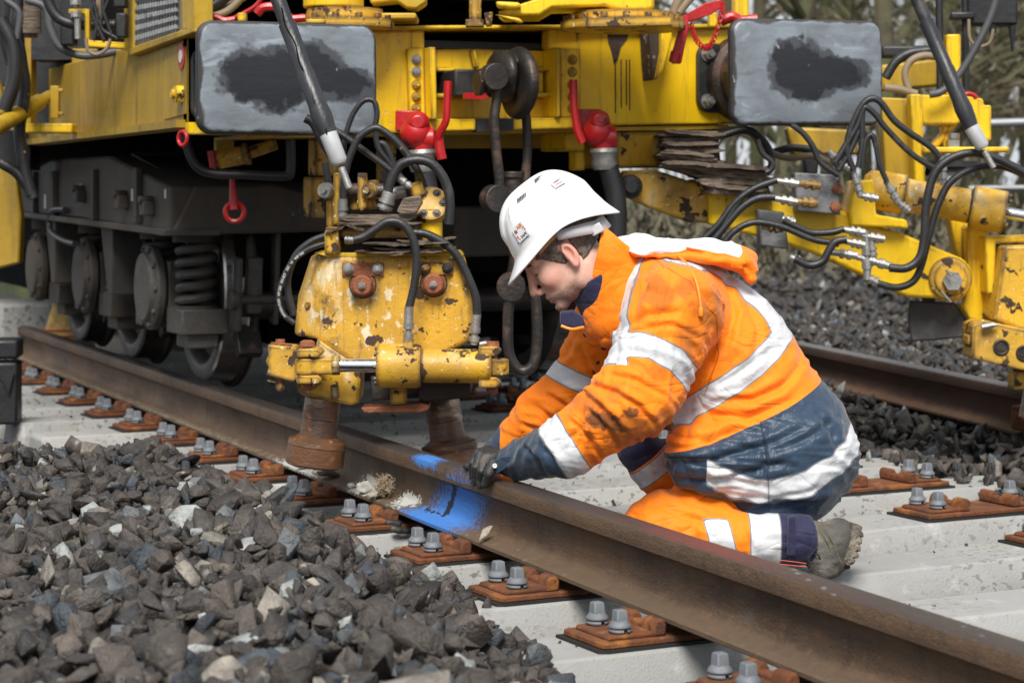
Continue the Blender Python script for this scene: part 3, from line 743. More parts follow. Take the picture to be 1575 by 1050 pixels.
# ================================================================ bare winter trees behind the right side
def make_tree(root, h, r, rnd, seed, fork):
    tr = MB(); tw = MB()
    def branch(p, d, L, rad, lv):
        pts = [p]; n = 4; dd = d.copy()
        for i in range(n):
            dd = (dd + Vector((rnd.gauss(0, .10), rnd.gauss(0, .10), rnd.gauss(.02, .06)))).normalized(); pts.append(pts[-1] + dd * L / n)
        tgt = tr if lv < 2 else tw
        tgt.tube(pts, rad, n=(9 if lv == 0 else 5 if lv < 3 else 3), res=2 if lv < 3 else 1, rads=(rad, rad * .5), smooth=lv < 3)
        if lv >= 4: return
        nb = [13, 7, 6, 5][lv]
        for i in range(nb):
            t = rnd.uniform(.12 if lv == 0 else .25, 1.0); k = min(n - 1, int(t * n)); q = pts[k].lerp(pts[k + 1], t * n - k)
            a = rnd.uniform(0, 2 * PI); out = Vector((math.cos(a), math.sin(a), 0))
            nd = (dd * rnd.uniform(.3, .9) + out * rnd.uniform(.5, 1.1) + UP * rnd.uniform(-.25, .3)).normalized()
            branch(q, nd, L * rnd.uniform(.32, .55) * (1 if lv else .6), rad * rnd.uniform(.30, .5), lv + 1)
    branch(Vector((0, 0, 0)), Vector((rnd.gauss(0, .05), rnd.gauss(0, .05), 1)).normalized(), h, r, 0)
    for v in tr.v: v += root.location
    for v in tw.v: v += root.location
    a = tr.build('trunk', M['bark'], root, fix=False, smooth=0); b = tw.build('crown', M['twigs'], root, fix=False, smooth=0)
rnd = random.Random(12)
TREES = [(1165, 30, .12), (1198, 24, .10), (1240, 36, .16), (1268, 27, .09), (1300, 42, .18), (1335, 30, .10), (1362, 24, .07), (1392, 38, .17), (1440, 26, .12), (1478, 34, .15), (1520, 28, .10), (1552, 40, .18), (1590, 30, .13), (1125, 34, .15), (1215, 46, .2), (1420, 48, .2), (1500, 50, .2), (1060, 40, .16), (1010, 30, .12), (1650, 30, .13), (1730, 26, .11), (1800, 36, .16), (1880, 30, .14)]
words = ['thin', 'slender', 'stout', 'slim', 'thick', 'narrow', 'spindly', 'broad', 'mossy', 'tall', 'crooked', 'heavy', 'leaning', 'sturdy', 'distant', 'remote', 'far-off', 'half-hidden', 'leftmost', 'plain', 'upright', 'forked', 'rightmost']
protos = []
for i, (u, d, r) in enumerate(TREES):
    p = at(u, 300, d); p.z = -0.15
    lb = '%s bare winter tree behind the machine, %s along the tree line from the left' % (words[i], ORD[sorted(t[0] for t in TREES).index(u)])
    if i < 6:
        t = empty('bare_tree', p, lb, 'tree', 'bare trees behind the railway'); make_tree(t, 7.5 + rnd.uniform(-1, 1.5), r, rnd, i, 0); protos.append(t)
    else:
        t = copy_tree(protos[i % 6]); t.location = p; t.rotation_euler = (0, 0, rnd.uniform(0, 6.28)); s = rnd.uniform(.85, 1.25); t.scale = (s, s, s); tag(t, lb, 'tree')
# rough brush along the foot of the trees
bv = []; bf = []
rg2 = np.random.default_rng(3); nb = 75000
uu = rg2.uniform(700, 1950, nb); dd = rg2.uniform(17, 40, nb); x = (uu - U0) / FPX * dd
WX = x * CT + dd * ST; WY = -x * ST + dd * CT; hh = rg2.gamma(2.2, .26, nb); WZ = -0.15 + rg2.random(nb) * hh
a = rg2.uniform(0, 2 * PI, nb); L_ = rg2.uniform(.05, .22, nb); w = rg2.uniform(.008, .03, nb)
c0 = np.stack([WX, WY, WZ], 1); t = np.stack([np.cos(a) * .5, np.sin(a) * .5, rg2.uniform(.2, 1, nb)], 1) * L_[:, None]; s_ = np.stack([-np.sin(a), np.cos(a), np.zeros(nb)], 1) * w[:, None]
V = np.stack([c0 - s_, c0 + s_, c0 + t + s_ * .3, c0 + t - s_ * .3], 1).reshape(-1, 3); F = np.arange(nb * 4).reshape(-1, 4)
o = npmesh('undergrowth', V, F, M['brush'], smooth=False); tag(o, 'tangled olive-brown undergrowth below the bare trees', 'undergrowth', kind='stuff')
# galvanised handrail behind
rl = empty('handrail', at(1600, 190, 15), 'grey tubular handrail beyond the machine at the right edge', 'railing')
q = MB(); q.tube([at(1490, 191, 15), at(1640, 186, 15)], .03, smooth=False, n=12); q.build('top_rail', M['galvanised'], rl)
q = MB(); q.tube([at(1490, 290, 15), at(1640, 288, 15)], .02, smooth=False, n=12); q.build('mid_rail', M['galvanised'], rl)
pz = at(1600, 190, 15); q = MB(); q.cyl((pz.x, pz.y, -.2), pz, .028); q.build('post', M['galvanised'], rl)

# grit and small chips lying on the sleepers
n = 900; X = rng.uniform(1.55, 3.95, n); k = rng.integers(0, 14, n); Y = 3.36 + PITCH * k + SK * (X - 1.81) + rng.uniform(-.09, .09, n)
k = ((np.abs(X - 2.03) > .24) & (np.abs(X - 3.56) > .24) & (rng.random(n) < np.where(X < 2.3, .9, .35))); X, Y = X[k], Y[k]
scatter('grit', np.stack([X, Y, np.full(len(X), .003)], 1), np.clip(rng.lognormal(-5.3, .45, len(X)), .002, .012), SVL, rng, M['stone'], 'small stone chips and grit scattered on the sleepers', 'grit')
# ================================================================ materials of the machine
YEL = (0.84, 0.53, 0.006)
layered('yellow_paint', YEL, rough=0.38, var=0.10, varscale=3, bump=(30, 0.25), bumps=((200, 0.2),), layers=[
    dict(scale=3.0, stretch=(1.5, 1.5, .5), lo=0.5, hi=0.75, col=(0.52, 0.30, 0.010), amt=0.6, rough=.6),
    dict(edge=.014, wob=.42, scale=18, lo=.38, hi=.6, col=(.10, .06, .025), rough=.8, amt=.85),
    dict(scale=14, stretch=(2.2, 2.2, .22), lo=0.55, hi=0.74, col=(0.11, 0.07, 0.022), amt=0.7, off=3.0, rough=.7),
    dict(scale=4, detail=9, lo=0.58, hi=0.72, col=(0.16, 0.11, 0.04), amt=0.55, off=43.0, rough=.7),
    dict(scale=26, lo=0.655, hi=0.675, col=(0.62, 0.56, 0.42), off=8, rough=.7, h=-.5, **{'and': dict(scale=3, lo=.5, hi=.62)}),
    dict(scale=9, detail=8, lo=0.665, hi=0.685, col=(0.07, 0.045, 0.03), rough=.85, h=-1.0, off=5.0)])
layered('yellow_dirty_shade', (0.46, 0.285, 0.015), rough=0.5, var=0.15, varscale=3, bump=(40, 0.4), layers=[
    dict(scale=2.2, stretch=(1, 1, .35), lo=0.42, hi=0.68, col=(0.20, 0.125, 0.022), amt=0.85),
    dict(scale=9, stretch=(1.5, 1.5, .2), lo=0.52, hi=0.72, col=(0.10, 0.068, 0.025), amt=0.7, off=3.0),
    dict(scale=22, lo=0.66, hi=0.69, col=(0.5, 0.42, 0.25), off=8, **{'and': dict(scale=2, lo=.5, hi=.6)})])
layered('yellow_worn', (0.64, 0.36, 0.022), rough=0.42, var=0.15, varscale=6, bump=(60, 0.5), bumps=((250, 0.4),), bdist=.003, layers=[
    dict(scale=5, lo=0.48, hi=0.68, col=(0.44, 0.25, 0.04), amt=.8),
    dict(scale=9, stretch=(1, 1, .5), detail=9, lo=0.545, hi=0.60, col=(0.68, 0.56, 0.33), off=8, rough=.7, amt=.8, **{'and': dict(scale=3.0, lo=.50, hi=.60, off=2)}),
    dict(scale=30, stretch=(2.4, 2.4, .3), lo=0.58, hi=0.75, col=(0.10, 0.06, 0.03), amt=0.6, off=3.0, rough=.7),
    dict(edge=.020, wob=.42, scale=14, lo=.34, hi=.50, col=(.055, .035, .025), rough=.8, h=-.5),
    dict(scale=3.5, detail=9, lo=.56, hi=.64, col=(.13, .075, .03), off=21, amt=.55, rough=.75),
    dict(scale=60, detail=3, lo=0.66, hi=0.68, col=(0.70, 0.62, 0.42), off=12, amt=.9),
    dict(scale=17, detail=9, lo=0.59, hi=0.605, col=(0.05, 0.028, 0.02), rough=.8, h=-1.2, off=5.0),
    dict(scale=40, detail=6, lo=0.67, hi=0.69, col=(0.06, 0.03, 0.02), rough=.8, h=-1.0, off=1.0)])
layered('black_paint', (0.018, 0.018, 0.020), rough=0.5, var=0.25, varscale=8, bump=(40, 0.4), layers=[
    dict(scale=10, lo=0.55, hi=0.75, col=(0.05, 0.043, 0.036), amt=.7, rough=.8)])
layered('bogie_grey', (0.034, 0.031, 0.029), rough=0.6, var=0.2, varscale=4, bump=(40, 0.5), layers=[
    dict(scale=3, stretch=(1, 1, .5), lo=0.42, hi=0.65, col=(0.085, 0.067, 0.050), rough=.8),
    dict(scale=16, lo=0.665, hi=0.69, col=(0.20, 0.19, 0.17), off=4.0, **{'and': dict(scale=1.5, lo=.5, hi=.62)})])
layered('shade_black', (0.005, 0.005, 0.005), rough=0.9, bump=None, spec=0.1)  # near-black that stands in for deep shade in and under the machine
layered('dark_steel', (0.045, 0.040, 0.037), rough=0.42, metal=0.55, var=0.3, varscale=12, bump=(80, 0.6), layers=[
    dict(scale=12, lo=0.54, hi=0.72, col=(0.12, 0.062, 0.035), rough=.75, metal=0.0)])
layered('dusty_grey', (0.072, 0.064, 0.056), rough=0.6, var=0.25, varscale=9, bump=(60, 0.6), layers=[dict(scale=9, lo=.48, hi=.68, col=(.035, .030, .026)), dict(scale=20, lo=.62, hi=.72, col=(.13, .11, .09), off=7, amt=.7)])
layered('wheel_steel', (0.06, 0.053, 0.05), rough=0.45, metal=0.6, var=0.3, varscale=12, bump=(80, 0.4), layers=[
    dict(scale=9, lo=0.5, hi=0.72, col=(0.07, 0.05, 0.035), rough=.8, metal=0.0)])
layered('tread_steel', (0.5, 0.48, 0.46), rough=0.25, metal=0.9, var=0.1, bump=None)
layered('red_paint', (0.42, 0.012, 0.015), rough=0.35, var=0.2, varscale=12, bump=(60, 0.4), layers=[
    dict(scale=20, lo=0.62, hi=0.68, col=(0.07, 0.03, 0.025), rough=.7)])
layered('hose_rubber', (0.020, 0.020, 0.022), rough=0.42, var=0.25, varscale=14, bump=(160, 0.3), layers=[
    dict(scale=16, lo=0.60, hi=0.75, col=(0.085, 0.08, 0.07), rough=.7, amt=.7),
    dict(scale=34, lo=0.71, hi=0.73, col=(0.45, 0.27, 0.02), off=5.0)])
layered('wrap_black', (0.026, 0.027, 0.030), rough=0.38, var=0.25, varscale=20, bump=(40, 0.8, (1, 1, .3)), layers=[
    dict(scale=12, lo=0.6, hi=0.72, col=(0.07, 0.065, 0.06), rough=.7)])
layered('hose_tan', (0.22, 0.17, 0.11), rough=0.6, var=0.2, bump=None)
layered('hose_grey', (0.07, 0.072, 0.078), rough=0.5, var=0.2, bump=None)
layered('zinc', (0.33, 0.325, 0.31), rough=0.45, metal=0.7, var=0.2, varscale=40, bump=(200, 0.4), layers=[
    dict(scale=60, lo=0.60, hi=0.72, col=(0.25, 0.20, 0.13), rough=.7, metal=0.1)])
layered('white_sleeve', (0.55, 0.56, 0.57), rough=0.35, metal=0.3, var=0.1, varscale=20, bump=None, layers=[
    dict(scale=40, lo=0.63, hi=0.68, col=(0.25, 0.25, 0.25), rough=.7)])
layered('chrome', (0.75, 0.76, 0.78), rough=0.08, metal=1.0, var=0.02, bump=None)
layered('block_grey', (0.19, 0.195, 0.20), rough=0.6, metal=0.3, var=0.2, varscale=20, bump=(90, 0.5), layers=[
    dict(scale=25, lo=0.55, hi=0.7, col=(0.08, 0.075, 0.07), rough=.8)])
layered('old_board', (0.165, 0.125, 0.092), rough=0.85, var=0.4, varscale=9, bump=(60, 1.6, (.2, 1, 3)), bdist=.006, layers=[
    dict(scale=14, stretch=(.3, 1, 4), lo=0.5, hi=0.68, col=(0.045, 0.033, 0.026), amt=.85)])
layered('roller_rust', (0.12, 0.055, 0.026), rough=0.3, var=0.3, varscale=10, bump=(60, .6, (.7, .7, 1.6)), bumps=((220, .4),), bdist=.003, spec=.6, layers=[
    dict(scale=8, stretch=(.8, .8, 1.5), detail=9, lo=0.48, hi=0.58, col=(0.065, 0.035, 0.022), rough=.45),
    dict(scale=7, stretch=(.7, .7, 1.8), detail=9, lo=0.58, hi=0.66, col=(0.42, 0.34, 0.26), off=4.0, rough=.25, metal=.6),
    dict(scale=20, lo=0.60, hi=0.70, col=(0.30, 0.12, 0.04), off=9.0, rough=.8)])
layered('rust_red', (0.26, 0.085, 0.035), rough=0.7, var=0.25, varscale=30, bump=(150, 0.8), layers=[
    dict(scale=40, lo=0.55, hi=0.66, col=(0.09, 0.045, 0.03)), dict(scale=30, lo=0.64, hi=0.7, col=(0.42, 0.40, 0.36), off=4)])
layered('grille', (0.16, 0.14, 0.11), rough=0.6, var=0.2, bump=None)
layered('rubber_flap', (0.05, 0.05, 0.052), rough=0.6, var=0.3, varscale=6, bump=(30, 0.5), layers=[dict(scale=6, lo=.5, hi=.7, col=(.11, .105, .10))])
layered('white_mark', (0.62, 0.62, 0.60), rough=0.6, bump=None)
# greased buffer faces: grey-blue grease smeared on dark steel, a bare dark patch where the buffers rub
for nm, cc in (('grease_a', (0.30, 0.0, 0.04)), ('grease_b', (0.03, 0.0, 0.02))):
    m = layered(nm, (0.20, 0.23, 0.26), rough=0.30, var=0.22, varscale=5, spec=.55, bump=(12, .5, (.6, 1, 2)), bumps=((45, .2), (160, .12)), bdist=.003, layers=[
        dict(scale=5, stretch=(.8, 1, 1.4), lo=.45, hi=.60, col=(0.12, 0.135, 0.15), amt=.75, dist=.6),
        dict(scale=8, stretch=(.6, 1, 2.0), lo=.55, hi=.66, col=(0.36, 0.41, 0.46), amt=.6, off=3, dist=1.0),
        dict(scale=22, stretch=(.4, 1, 1.6), lo=.58, hi=.70, col=(0.10, 0.105, 0.115), amt=.6, off=13),
        dict(attr='rim', lo=.40, hi=.62, wob=.45, scale=14, col=(.035, .033, .033), rough=.55),
        dict(attr='patch', lo=.22, hi=.36, wob=.34, scale=16, col=(.055, .06, .07), rough=.4),
        dict(attr='patch', lo=.38, hi=.50, wob=.32, scale=18, col=(.014, .015, .019), rough=.4),
        dict(scale=30, stretch=(1, 1, .6), lo=.66, hi=.69, col=(.30, .28, .29), off=9, amt=.8, **{'and': dict(scale=7, lo=.50, hi=.56)})])

YF = 6.45
def fy(u, v, Y=YF): return at_Y(u, v, Y)
def pp(mb, poly, d, t, ):                 # outline measured at depth d, thickness t away from the viewer
    return mb.prism([at(u, v, d) for u, v in poly], FWD * t)
def py(mb, poly, Y, t): return mb.prism([at_Y(u, v, Y) for u, v in poly], (0, t, 0))
def rect(a, b, c, d): return [(a, b), (c, b), (c, d), (a, d)]

mc = empty('track_machine', (2.75, 6.45, 0), 'large yellow track-laying rail machine with black buffers, standing behind the clamp and the worker', 'rail machine')

# ---- front beam
b = MB()
py(b, [(288, 49), (632, 46), (632, 205), (375, 208), (288, 207)], YF, .05)
py(b, [(888, 45), (1150, 43), (1150, 190), (888, 194)], YF, .05)
py(b, [(632, 46), (653, 46), (653, 76), (632, 76)], YF, .05)
py(b, [(842, 45), (888, 45), (888, 76), (842, 76)], YF, .05)
py(b, [(632, 183), (888, 181), (888, 194), (632, 205)], YF, .05)
b.build('front_beam', M['yellow_paint'], mc, bevel=.004)
b = MB(); py(b, [(560, 40), (1150, 37), (1150, 43), (560, 46)], YF - .03, .5); b.build('deck_edge', M['yellow_paint'], mc, bevel=.004)
b = MB(); py(b, [(375, 208), (1120, 192), (1120, 198), (375, 213)], YF + .01, .35); b.build('beam_flange', M['yellow_dirty_shade'], mc)
b = MB(); py(b, [(635, 184), (732, 183), (732, 201), (635, 203)], YF - .04, .04); py(b, [(790, 182), (884, 181), (884, 198), (790, 200)], YF - .04, .04)
b.each('lower_rail', M['yellow_paint'], mc, bevel=.004)
b = MB(); py(b, [(733, 183), (789, 182), (789, 201), (733, 203)], YF - .038, .038); b.build('black_marking', M['black_paint'], mc)
# draft gear pocket
b = MB(); py(b, rect(655, 44, 845, 76), YF + .25, .02); py(b, rect(668, 74, 872, 190), YF + .22, .02); b.build('pocket_back', M['shade_black'], mc)  # backs coloured near black for the shade inside the openings
b = MB()
py(b, [(670, 76), (865, 75), (865, 109), (670, 109)], YF + .05, .06)
py(b, [(670, 150), (865, 149), (865, 183), (670, 184)], YF + .05, .06)
py(b, rect(686, 108, 701, 151), YF + .02, .10); py(b, rect(822, 107, 836, 149), YF + .02, .10)
py(b, rect(672, 144, 700, 150), YF - .01, .06); py(b, rect(824, 143, 868, 149), YF - .01, .06); py(b, rect(672, 105, 700, 110), YF, .06); py(b, rect(824, 104, 868, 109), YF, .06)
py(b, [(728, 78), (732, 78), (738, 104), (733, 104)], YF + .02, .04); py(b, [(765, 78), (769, 78), (775, 104), (770, 104)], YF + .02, .04)
b.build('drawgear_pocket', M['yellow_paint'], mc, bevel=.003)
for lst, xs in (([(627, 75), (660, 75), (660, 183), (630, 183)], 640), ([(862, 74), (893, 74), (893, 181), (862, 181)], 880)):
    b = MB(); py(b, lst, YF - .018, .018)
    if xs == 640: py(b, [(661, 73), (670, 73), (673, 184), (664, 184)], YF - .07, .12)
    else: py(b, [(856, 73), (862, 73), (862, 180), (856, 181)], YF - .06, .12)
    fl = b.build('bolted_flange', M['yellow_paint'], mc, bevel=.003)
    for i, vv in enumerate((92, 111, 131, 149, 167)):
        q = MB(); q.hexbolt(fy(xs, vv, YF - .018), (0, -1, 0), r=.013, h=.012)
        q.build('bolt', M['zinc'] if (xs == 640 and i < 2) else M['yellow_paint'], fl, bevel=.001)
# worn brown patch, rust runs and a vertical plate on the beam
layered('scar', (0.055, 0.038, 0.028), rough=.8, bump=(60, 1), layers=[dict(scale=18, lo=.62, hi=.7, col=(.5, .45, .4))])
def scar(poly, Y, name='worn_patch', mt='scar', lab=None):
    q = MB(); py(q, poly, Y, .003); o = q.build(name, M[mt], mc)
    if lab: o['label'] = lab
scar([(935, 47), (968, 47), (965, 60), (955, 72), (950, 92), (945, 100), (941, 80), (936, 66)], YF - .0035)
for u in (946, 955, 963, 968): scar([(u, 92), (u + 1.2, 92), (u + 1.5, 178 - (u % 7) * 4), (u + .5, 178 - (u % 7) * 4)], YF - .0035, 'rust_run')
b = MB(); py(b, [(998, 38), (1018, 33), (1022, 60), (1012, 110), (1004, 125), (1001, 90)], YF - .08, .075); b.build('side_lug', M['scar'], mc, bevel=.005)
b = MB(); py(b, [(1018, 34), (1033, 32), (1035, 60), (1022, 108), (1010, 124), (1018, 80)], YF - .10, .095); b.build('side_lug', M['yellow_paint'], mc, bevel=.006)

# ---- side of the frame
SX = fy(288, 100).x
zt = fy(288, 47).z; zb = fy(288, 190).z
b = MB(); b.prism([(SX, YF, zb), (SX, YF, zt), (SX, 14.0, zt - .02), (SX, 14.0, zb - .02)], (.04, 0, 0))
b.build('side_beam', M['yellow_dirty_shade'], mc, bevel=.004)
b = MB(); b.prism([(SX - .03, YF + .02, zb - .012), (SX - .03, YF + .02, zb + .012), (SX - .03, 14, zb - .01), (SX - .03, 14, zb - .03)], (.1, 0, 0)); b.build('side_flange', M['yellow_dirty_shade'], mc)
b = MB(); b.prism([(SX - .006, YF + .0, zb + .03), (SX - .006, YF, zt - .05), (SX - .006, YF + .27, zt - .08), (SX - .006, YF + .27, zb + .02)], (.005, 0, 0)); b.build('doubler_plate', M['yellow_dirty_shade'], mc)
# oval reflector / round boss and yellow bolt head on the side
p = at_X(281, 87, SX - .004); q = MB(); q.lathe(p, (-1, 0, 0), [(0, .040), (.006, .040)], n=20); q.build('reflector', M['red_paint'], mc)
q = MB(); q.lathe(p + Vector((-.0065, 0, 0)), (-1, 0, 0), [(0, .020), (.002, .020)], n=16); q.build('reflector_centre', M['white_mark'], mc)
q = MB(); q.hexbolt(at_X(283, 145, SX), (-1, 0, 0), r=.03, h=.03, washer=False); q.build('bolt', M['yellow_paint'], mc)

# ---- dark core of the machine: underframe and body boxes, coloured near black for the shade
b = MB(); b.box2((SX + .05, YF + .52, 1.12), (3.80, 14, 1.40)); b.box2((SX + .42, 7.35, .60), (3.40, 14, 1.12)); b.box2((SX + .6, 7.6, .34), (3.2, 14, .62)); b.box2((3.2, 7.7, .34), (3.72, 14, 1.13)); b.build('underframe', M['shade_black'], mc)
b = MB(); b.box2((SX + .10, 7.7, 1.44), (3.70, 14, 3.2)); b.box2((SX + .4, 7.3, 1.6), (3.60, 7.7, 3.2)); b.box2((SX + .1, 6.9, 2.1), (3.8, 14, 3.2)); b.build('engine_body', M['shade_black'], mc)
b = MB(); b.box2((SX + .04, YF + .05, zt - .03), (3.72, 14, zt - .005)); b.build('deck_plate', M['black_paint'], mc)

# ---- buffers
def rrect(w, h, r, n=6):
    out = []
    for cx, cy, a0 in ((w / 2 - r, h / 2 - r, 0), (-w / 2 + r, h / 2 - r, 90), (-w / 2 + r, -h / 2 + r, 180), (w / 2 - r, -h / 2 + r, 270)):
        for i in range(n + 1):
            a = math.radians(a0 + 90 * i / n); out.append((cx + r * math.cos(a), cy + r * math.sin(a)))
    return out
def buffer(c, w, h, mt, label, tilt, px, Y):
    # face: fine convex grid with rim / patch attributes
    n1, n2 = 100, 64
    XX, ZZ = np.meshgrid(np.linspace(-1, 1, n1), np.linspace(-1, 1, n2), indexing='ij')
    r = .045
    x = XX * w / 2; z = ZZ * h / 2
    # squeeze the grid corners round
    ex = np.maximum(np.abs(x) - (w / 2 - r), 0); ez = np.maximum(np.abs(z) - (h / 2 - r), 0); L_ = np.hypot(ex, ez); m_ = np.maximum(ex, ez)
    k = np.where(L_ > 1e-9, m_ / np.maximum(L_, 1e-9), 1)
    x = np.sign(x) * (np.minimum(np.abs(x), w / 2 - r) + ex * k); z = np.sign(z) * (np.minimum(np.abs(z), h / 2 - r) + ez * k)
    ed = np.minimum(w / 2 - np.abs(XX * w / 2), h / 2 - np.abs(ZZ * h / 2))
    y = -0.022 * (1 - (np.abs(XX) ** 2.5) * .55 - (np.abs(ZZ) ** 2.5) * .45) + .010 * np.exp(-(ed / .006) ** 2)
    R = Matrix.Rotation(tilt, 3, 'Y')
    V = np.stack([x, y, z], -1).reshape(-1, 3) @ np.array(R).T + np.array(c)
    i = np.arange(n1 * n2).reshape(n1, n2)
    F = np.stack([i[:-1, :-1].ravel(), i[1:, :-1].ravel(), i[1:, 1:].ravel(), i[:-1, 1:].ravel()], 1)
    rim = np.exp(-(ed / .012)).ravel() * 1.1
    pt = 0
    for (ux, uz, rx, rz) in px: pt = np.maximum(pt, 1 - .62 * np.hypot((x - ux) / rx, (z - uz) / rz))
    root = empty('buffer', tuple(Vector(c) - wloc(mc)), None); root.parent = mc; root['label'] = label
    off = np.array(wloc(root))
    npmesh('buffer_face', V - off, F, M[mt], root, attrs={'rim': rim, 'patch': np.clip(pt, 0, 1).ravel()})
    q = MB(); ol = [R @ Vector((a, .012, e)) + Vector(c) for a, e in rrect(w, h, .045)]
    q.prism(ol, (0, .022, 0)); q.build('buffer_plate', M['black_paint'], root, bevel=.006)
    q = MB(); cc = Vector((c[0], 0, c[2])); q.lathe((c[0], c[1] + .034, c[2]), (0, 1, 0), [(0, .165), (.03, .15), (.06, .118), (.16, .118), (.16, .128), (.33, .128), (.34, .150), (.40, .150)], n=36); q.build('plunger', M['dark_steel'], root)
    q = MB(); q.prism([Vector((c[0] + a, YF - .022, c[2] + e)) for a, e in rrect(.36, .235, .045)], (0, .021, 0)); mp = q.build('mounting_plate', M['black_paint'], root, bevel=.004)
    for a in (-.145, .145):
        for e in (-.080, .080):
            q = MB(); q.hexbolt((c[0] + a, YF - .022, c[2] + e), (0, -1, 0), r=.019, h=.02); q.cyl((c[0] + a, YF - .06, c[2] + e), (c[0] + a, YF - .02, c[2] + e), .010, n=10); q.build('bolt', M['zinc'], mp)
c1 = at_Y(444, 121.5, 6.01); c2 = at_Y(1243.5, 112, 6.01)
w1 = (at_Y(581, 121, 6.01) - at_Y(307, 121, 6.01)).length; w2 = (at_Y(1358, 112, 6.01) - at_Y(1128, 112, 6.01)).length
h1 = 173 * dep_Y(444, 6.01) / FPX; h2 = 163 * dep_Y(1243, 6.01) / FPX
buffer(tuple(c1), w1, h1, 'grease_a', 'greasy rectangular buffer crossed by the black strut, on the side of the bogie', .0, [(-.12, .01, .09, .065), (-.05, -.015, .12, .075), (.03, .03, .12, .065), (.10, .005, .11, .06), (.17, -.01, .08, .05)], YF)
buffer(tuple(c2), w2, h2, 'grease_b', 'greasy rectangular buffer with its bolted mount showing, beside the red chain', -.012, [(-.05, .03, .09, .075), (.05, .0, .10, .06), (.11, .0, .10, .05), (-.10, -.02, .05, .04), (-.02, -.03, .10, .055)], YF)

# ---- coupling hook with its screw coupling
hk = MB()
hc = fy(797, 128, YF - .25)
pr = []
for (u, v) in [(797, 92), (808, 98), (818, 112), (822, 128), (821, 150), (812, 172), (800, 188), (790, 184), (781, 165), (776, 145), (776, 120), (783, 103)]:
    pr.append(at_Y(u, v, YF - .26))
q = MB(); 
def hooksdf(P):
    a = np.array(hc)
    Q = P - a; x = Q[:, 0]; y = Q[:, 1]; z = Q[:, 2]
    d1 = np.sqrt((x / .045) ** 2 + (y / .13) ** 2 + ((z - .0) / .115) ** 2); d1 = (d1 - 1) * .045
    d2 = np.sqrt(((x + .05) / .035) ** 2 + ((y - .02) / .11) ** 2 + ((z - .03) / .075) ** 2); d2 = (d2 - 1) * .035
    d = smin(d1, d2, .012)
    g = np.abs(x + .022) - .006; g = np.maximum(g, -(y + .02)); 
    d = smax(d, -(np.hypot((x + .026) / 1, (z + .01) * .10) - .007), .01)
    sh = np.maximum(np.maximum(np.abs(x + .02) - .03, np.abs(z - .02) - .035), np.abs(y - .20) - .16)
    return smin(d, sh, .02)
Vh, Fh = surfnet(hooksdf, np.array(hc) - [.12, .16, .15], np.array(hc) + [.08, .42, .15], .006); Vh = relax(Vh, Fh, 2)
hr = empty('coupling_hook', tuple(hc - wloc(mc))); hr.parent = mc
npmesh('hook', Vh - np.array(hc), Fh, M['dark_steel'], hr)
q = MB(); py(q, rect(700, 107, 757, 148), YF - .10, .3); q.build('hook_block', M['black_paint'], hr, bevel=.006)
q = MB(); q.cyl(fy(737, 128, YF - .30), fy(768, 124, YF - .30), .034, n=20); q.cyl(fy(733, 128, YF - .30), fy(739, 128, YF - .30), .045, n=6); q.build('coupling_pin', M['dark_steel'], hr, bevel=.003)
q = MB(); py(q, [(717, 143), (745, 142), (752, 150), (740, 153), (717, 152)], YF - .2, .03); q.build('warning_tag', M['red_paint'], hr)
def bar(mb, pts, w0, w1, Y, t=.03):          # flat forged bar following points, widths in px
    n = len(pts); L_ = []; R_ = []
    for i, (u, v) in enumerate(pts):
        a = pts[max(i - 1, 0)]; c = pts[min(i + 1, n - 1)]; dx, dy = c[0] - a[0], c[1] - a[1]; l = math.hypot(dx, dy)
        w = w0[i] if isinstance(w0, (list, tuple)) else w0
        L_.append((u - dy / l * w / 2, v + dx / l * w / 2)); R_.append((u + dy / l * w / 2, v - dx / l * w / 2))
    for i in range(n - 1): py(mb, [L_[i], L_[i + 1], R_[i + 1], R_[i]], Y, t)
q = MB(); q.tube([fy(u, v, YF - .32) for u, v in ((752, 112), (762, 125), (764, 150), (760, 185), (763, 230), (768, 275), (770, 308))], .016, n=10); q.lathe(fy(764, 118, YF - .36), (0, 1, 0), [(0, .042), (.05, .042)], n=20); q.lathe(fy(768, 306, YF - .36), (0, 1, 0), [(0, .044), (.06, .044)], n=20); q.build('shackle_arm', M['dark_steel'], hr, bevel=.003)
q = MB(); q.tube([fy(u, v, YF - .20) for u, v in ((806, 150), (810, 190), (811, 235), (808, 280), (812, 300))], .015, n=10); q.build('shackle_arm', M['dark_steel'], hr)
q = MB(); q.cyl(fy(752, 305, YF - .32), fy(784, 305, YF - .32), .028, n=18); q.cyl(fy(748, 305, YF - .32), fy(754, 305, YF - .32), .016, n=8); q.build('trunnion', M['dark_steel'], hr, bevel=.003)
q = MB(); q.cyl(fy(789, 268, YF - .25), fy(789, 320, YF - .25), .028, n=18); q.lathe(fy(789, 264, YF - .25), (0, 0, -1), [(0, .036), (.02, .036)], n=18); q.build('coupling_screw', M['dark_steel'], hr, bevel=.003)
q = MB(); py(q, [(699, 318), (900, 312), (905, 390), (699, 396)], 7.05, .18); q.build('bogie_headstock', M['bogie_grey'], mc, bevel=.01)
q = MB(); 
q.tube([at(u, v, 6.7) for u, v in ((783, 455), (781, 500), (783, 545), (800, 570), (820, 560), (826, 520), (824, 470), (818, 440))], .017, n=10)
q.lathe(at(786, 440, 6.72), FWD, [(-.04, .045), (.04, .045)], n=20); q.tube([at(786, 440, 6.7), at(793, 400, 6.8), at(796, 340, 6.9)], .022, n=10)
q.build('hanging_link', M['dark_steel'], mc)

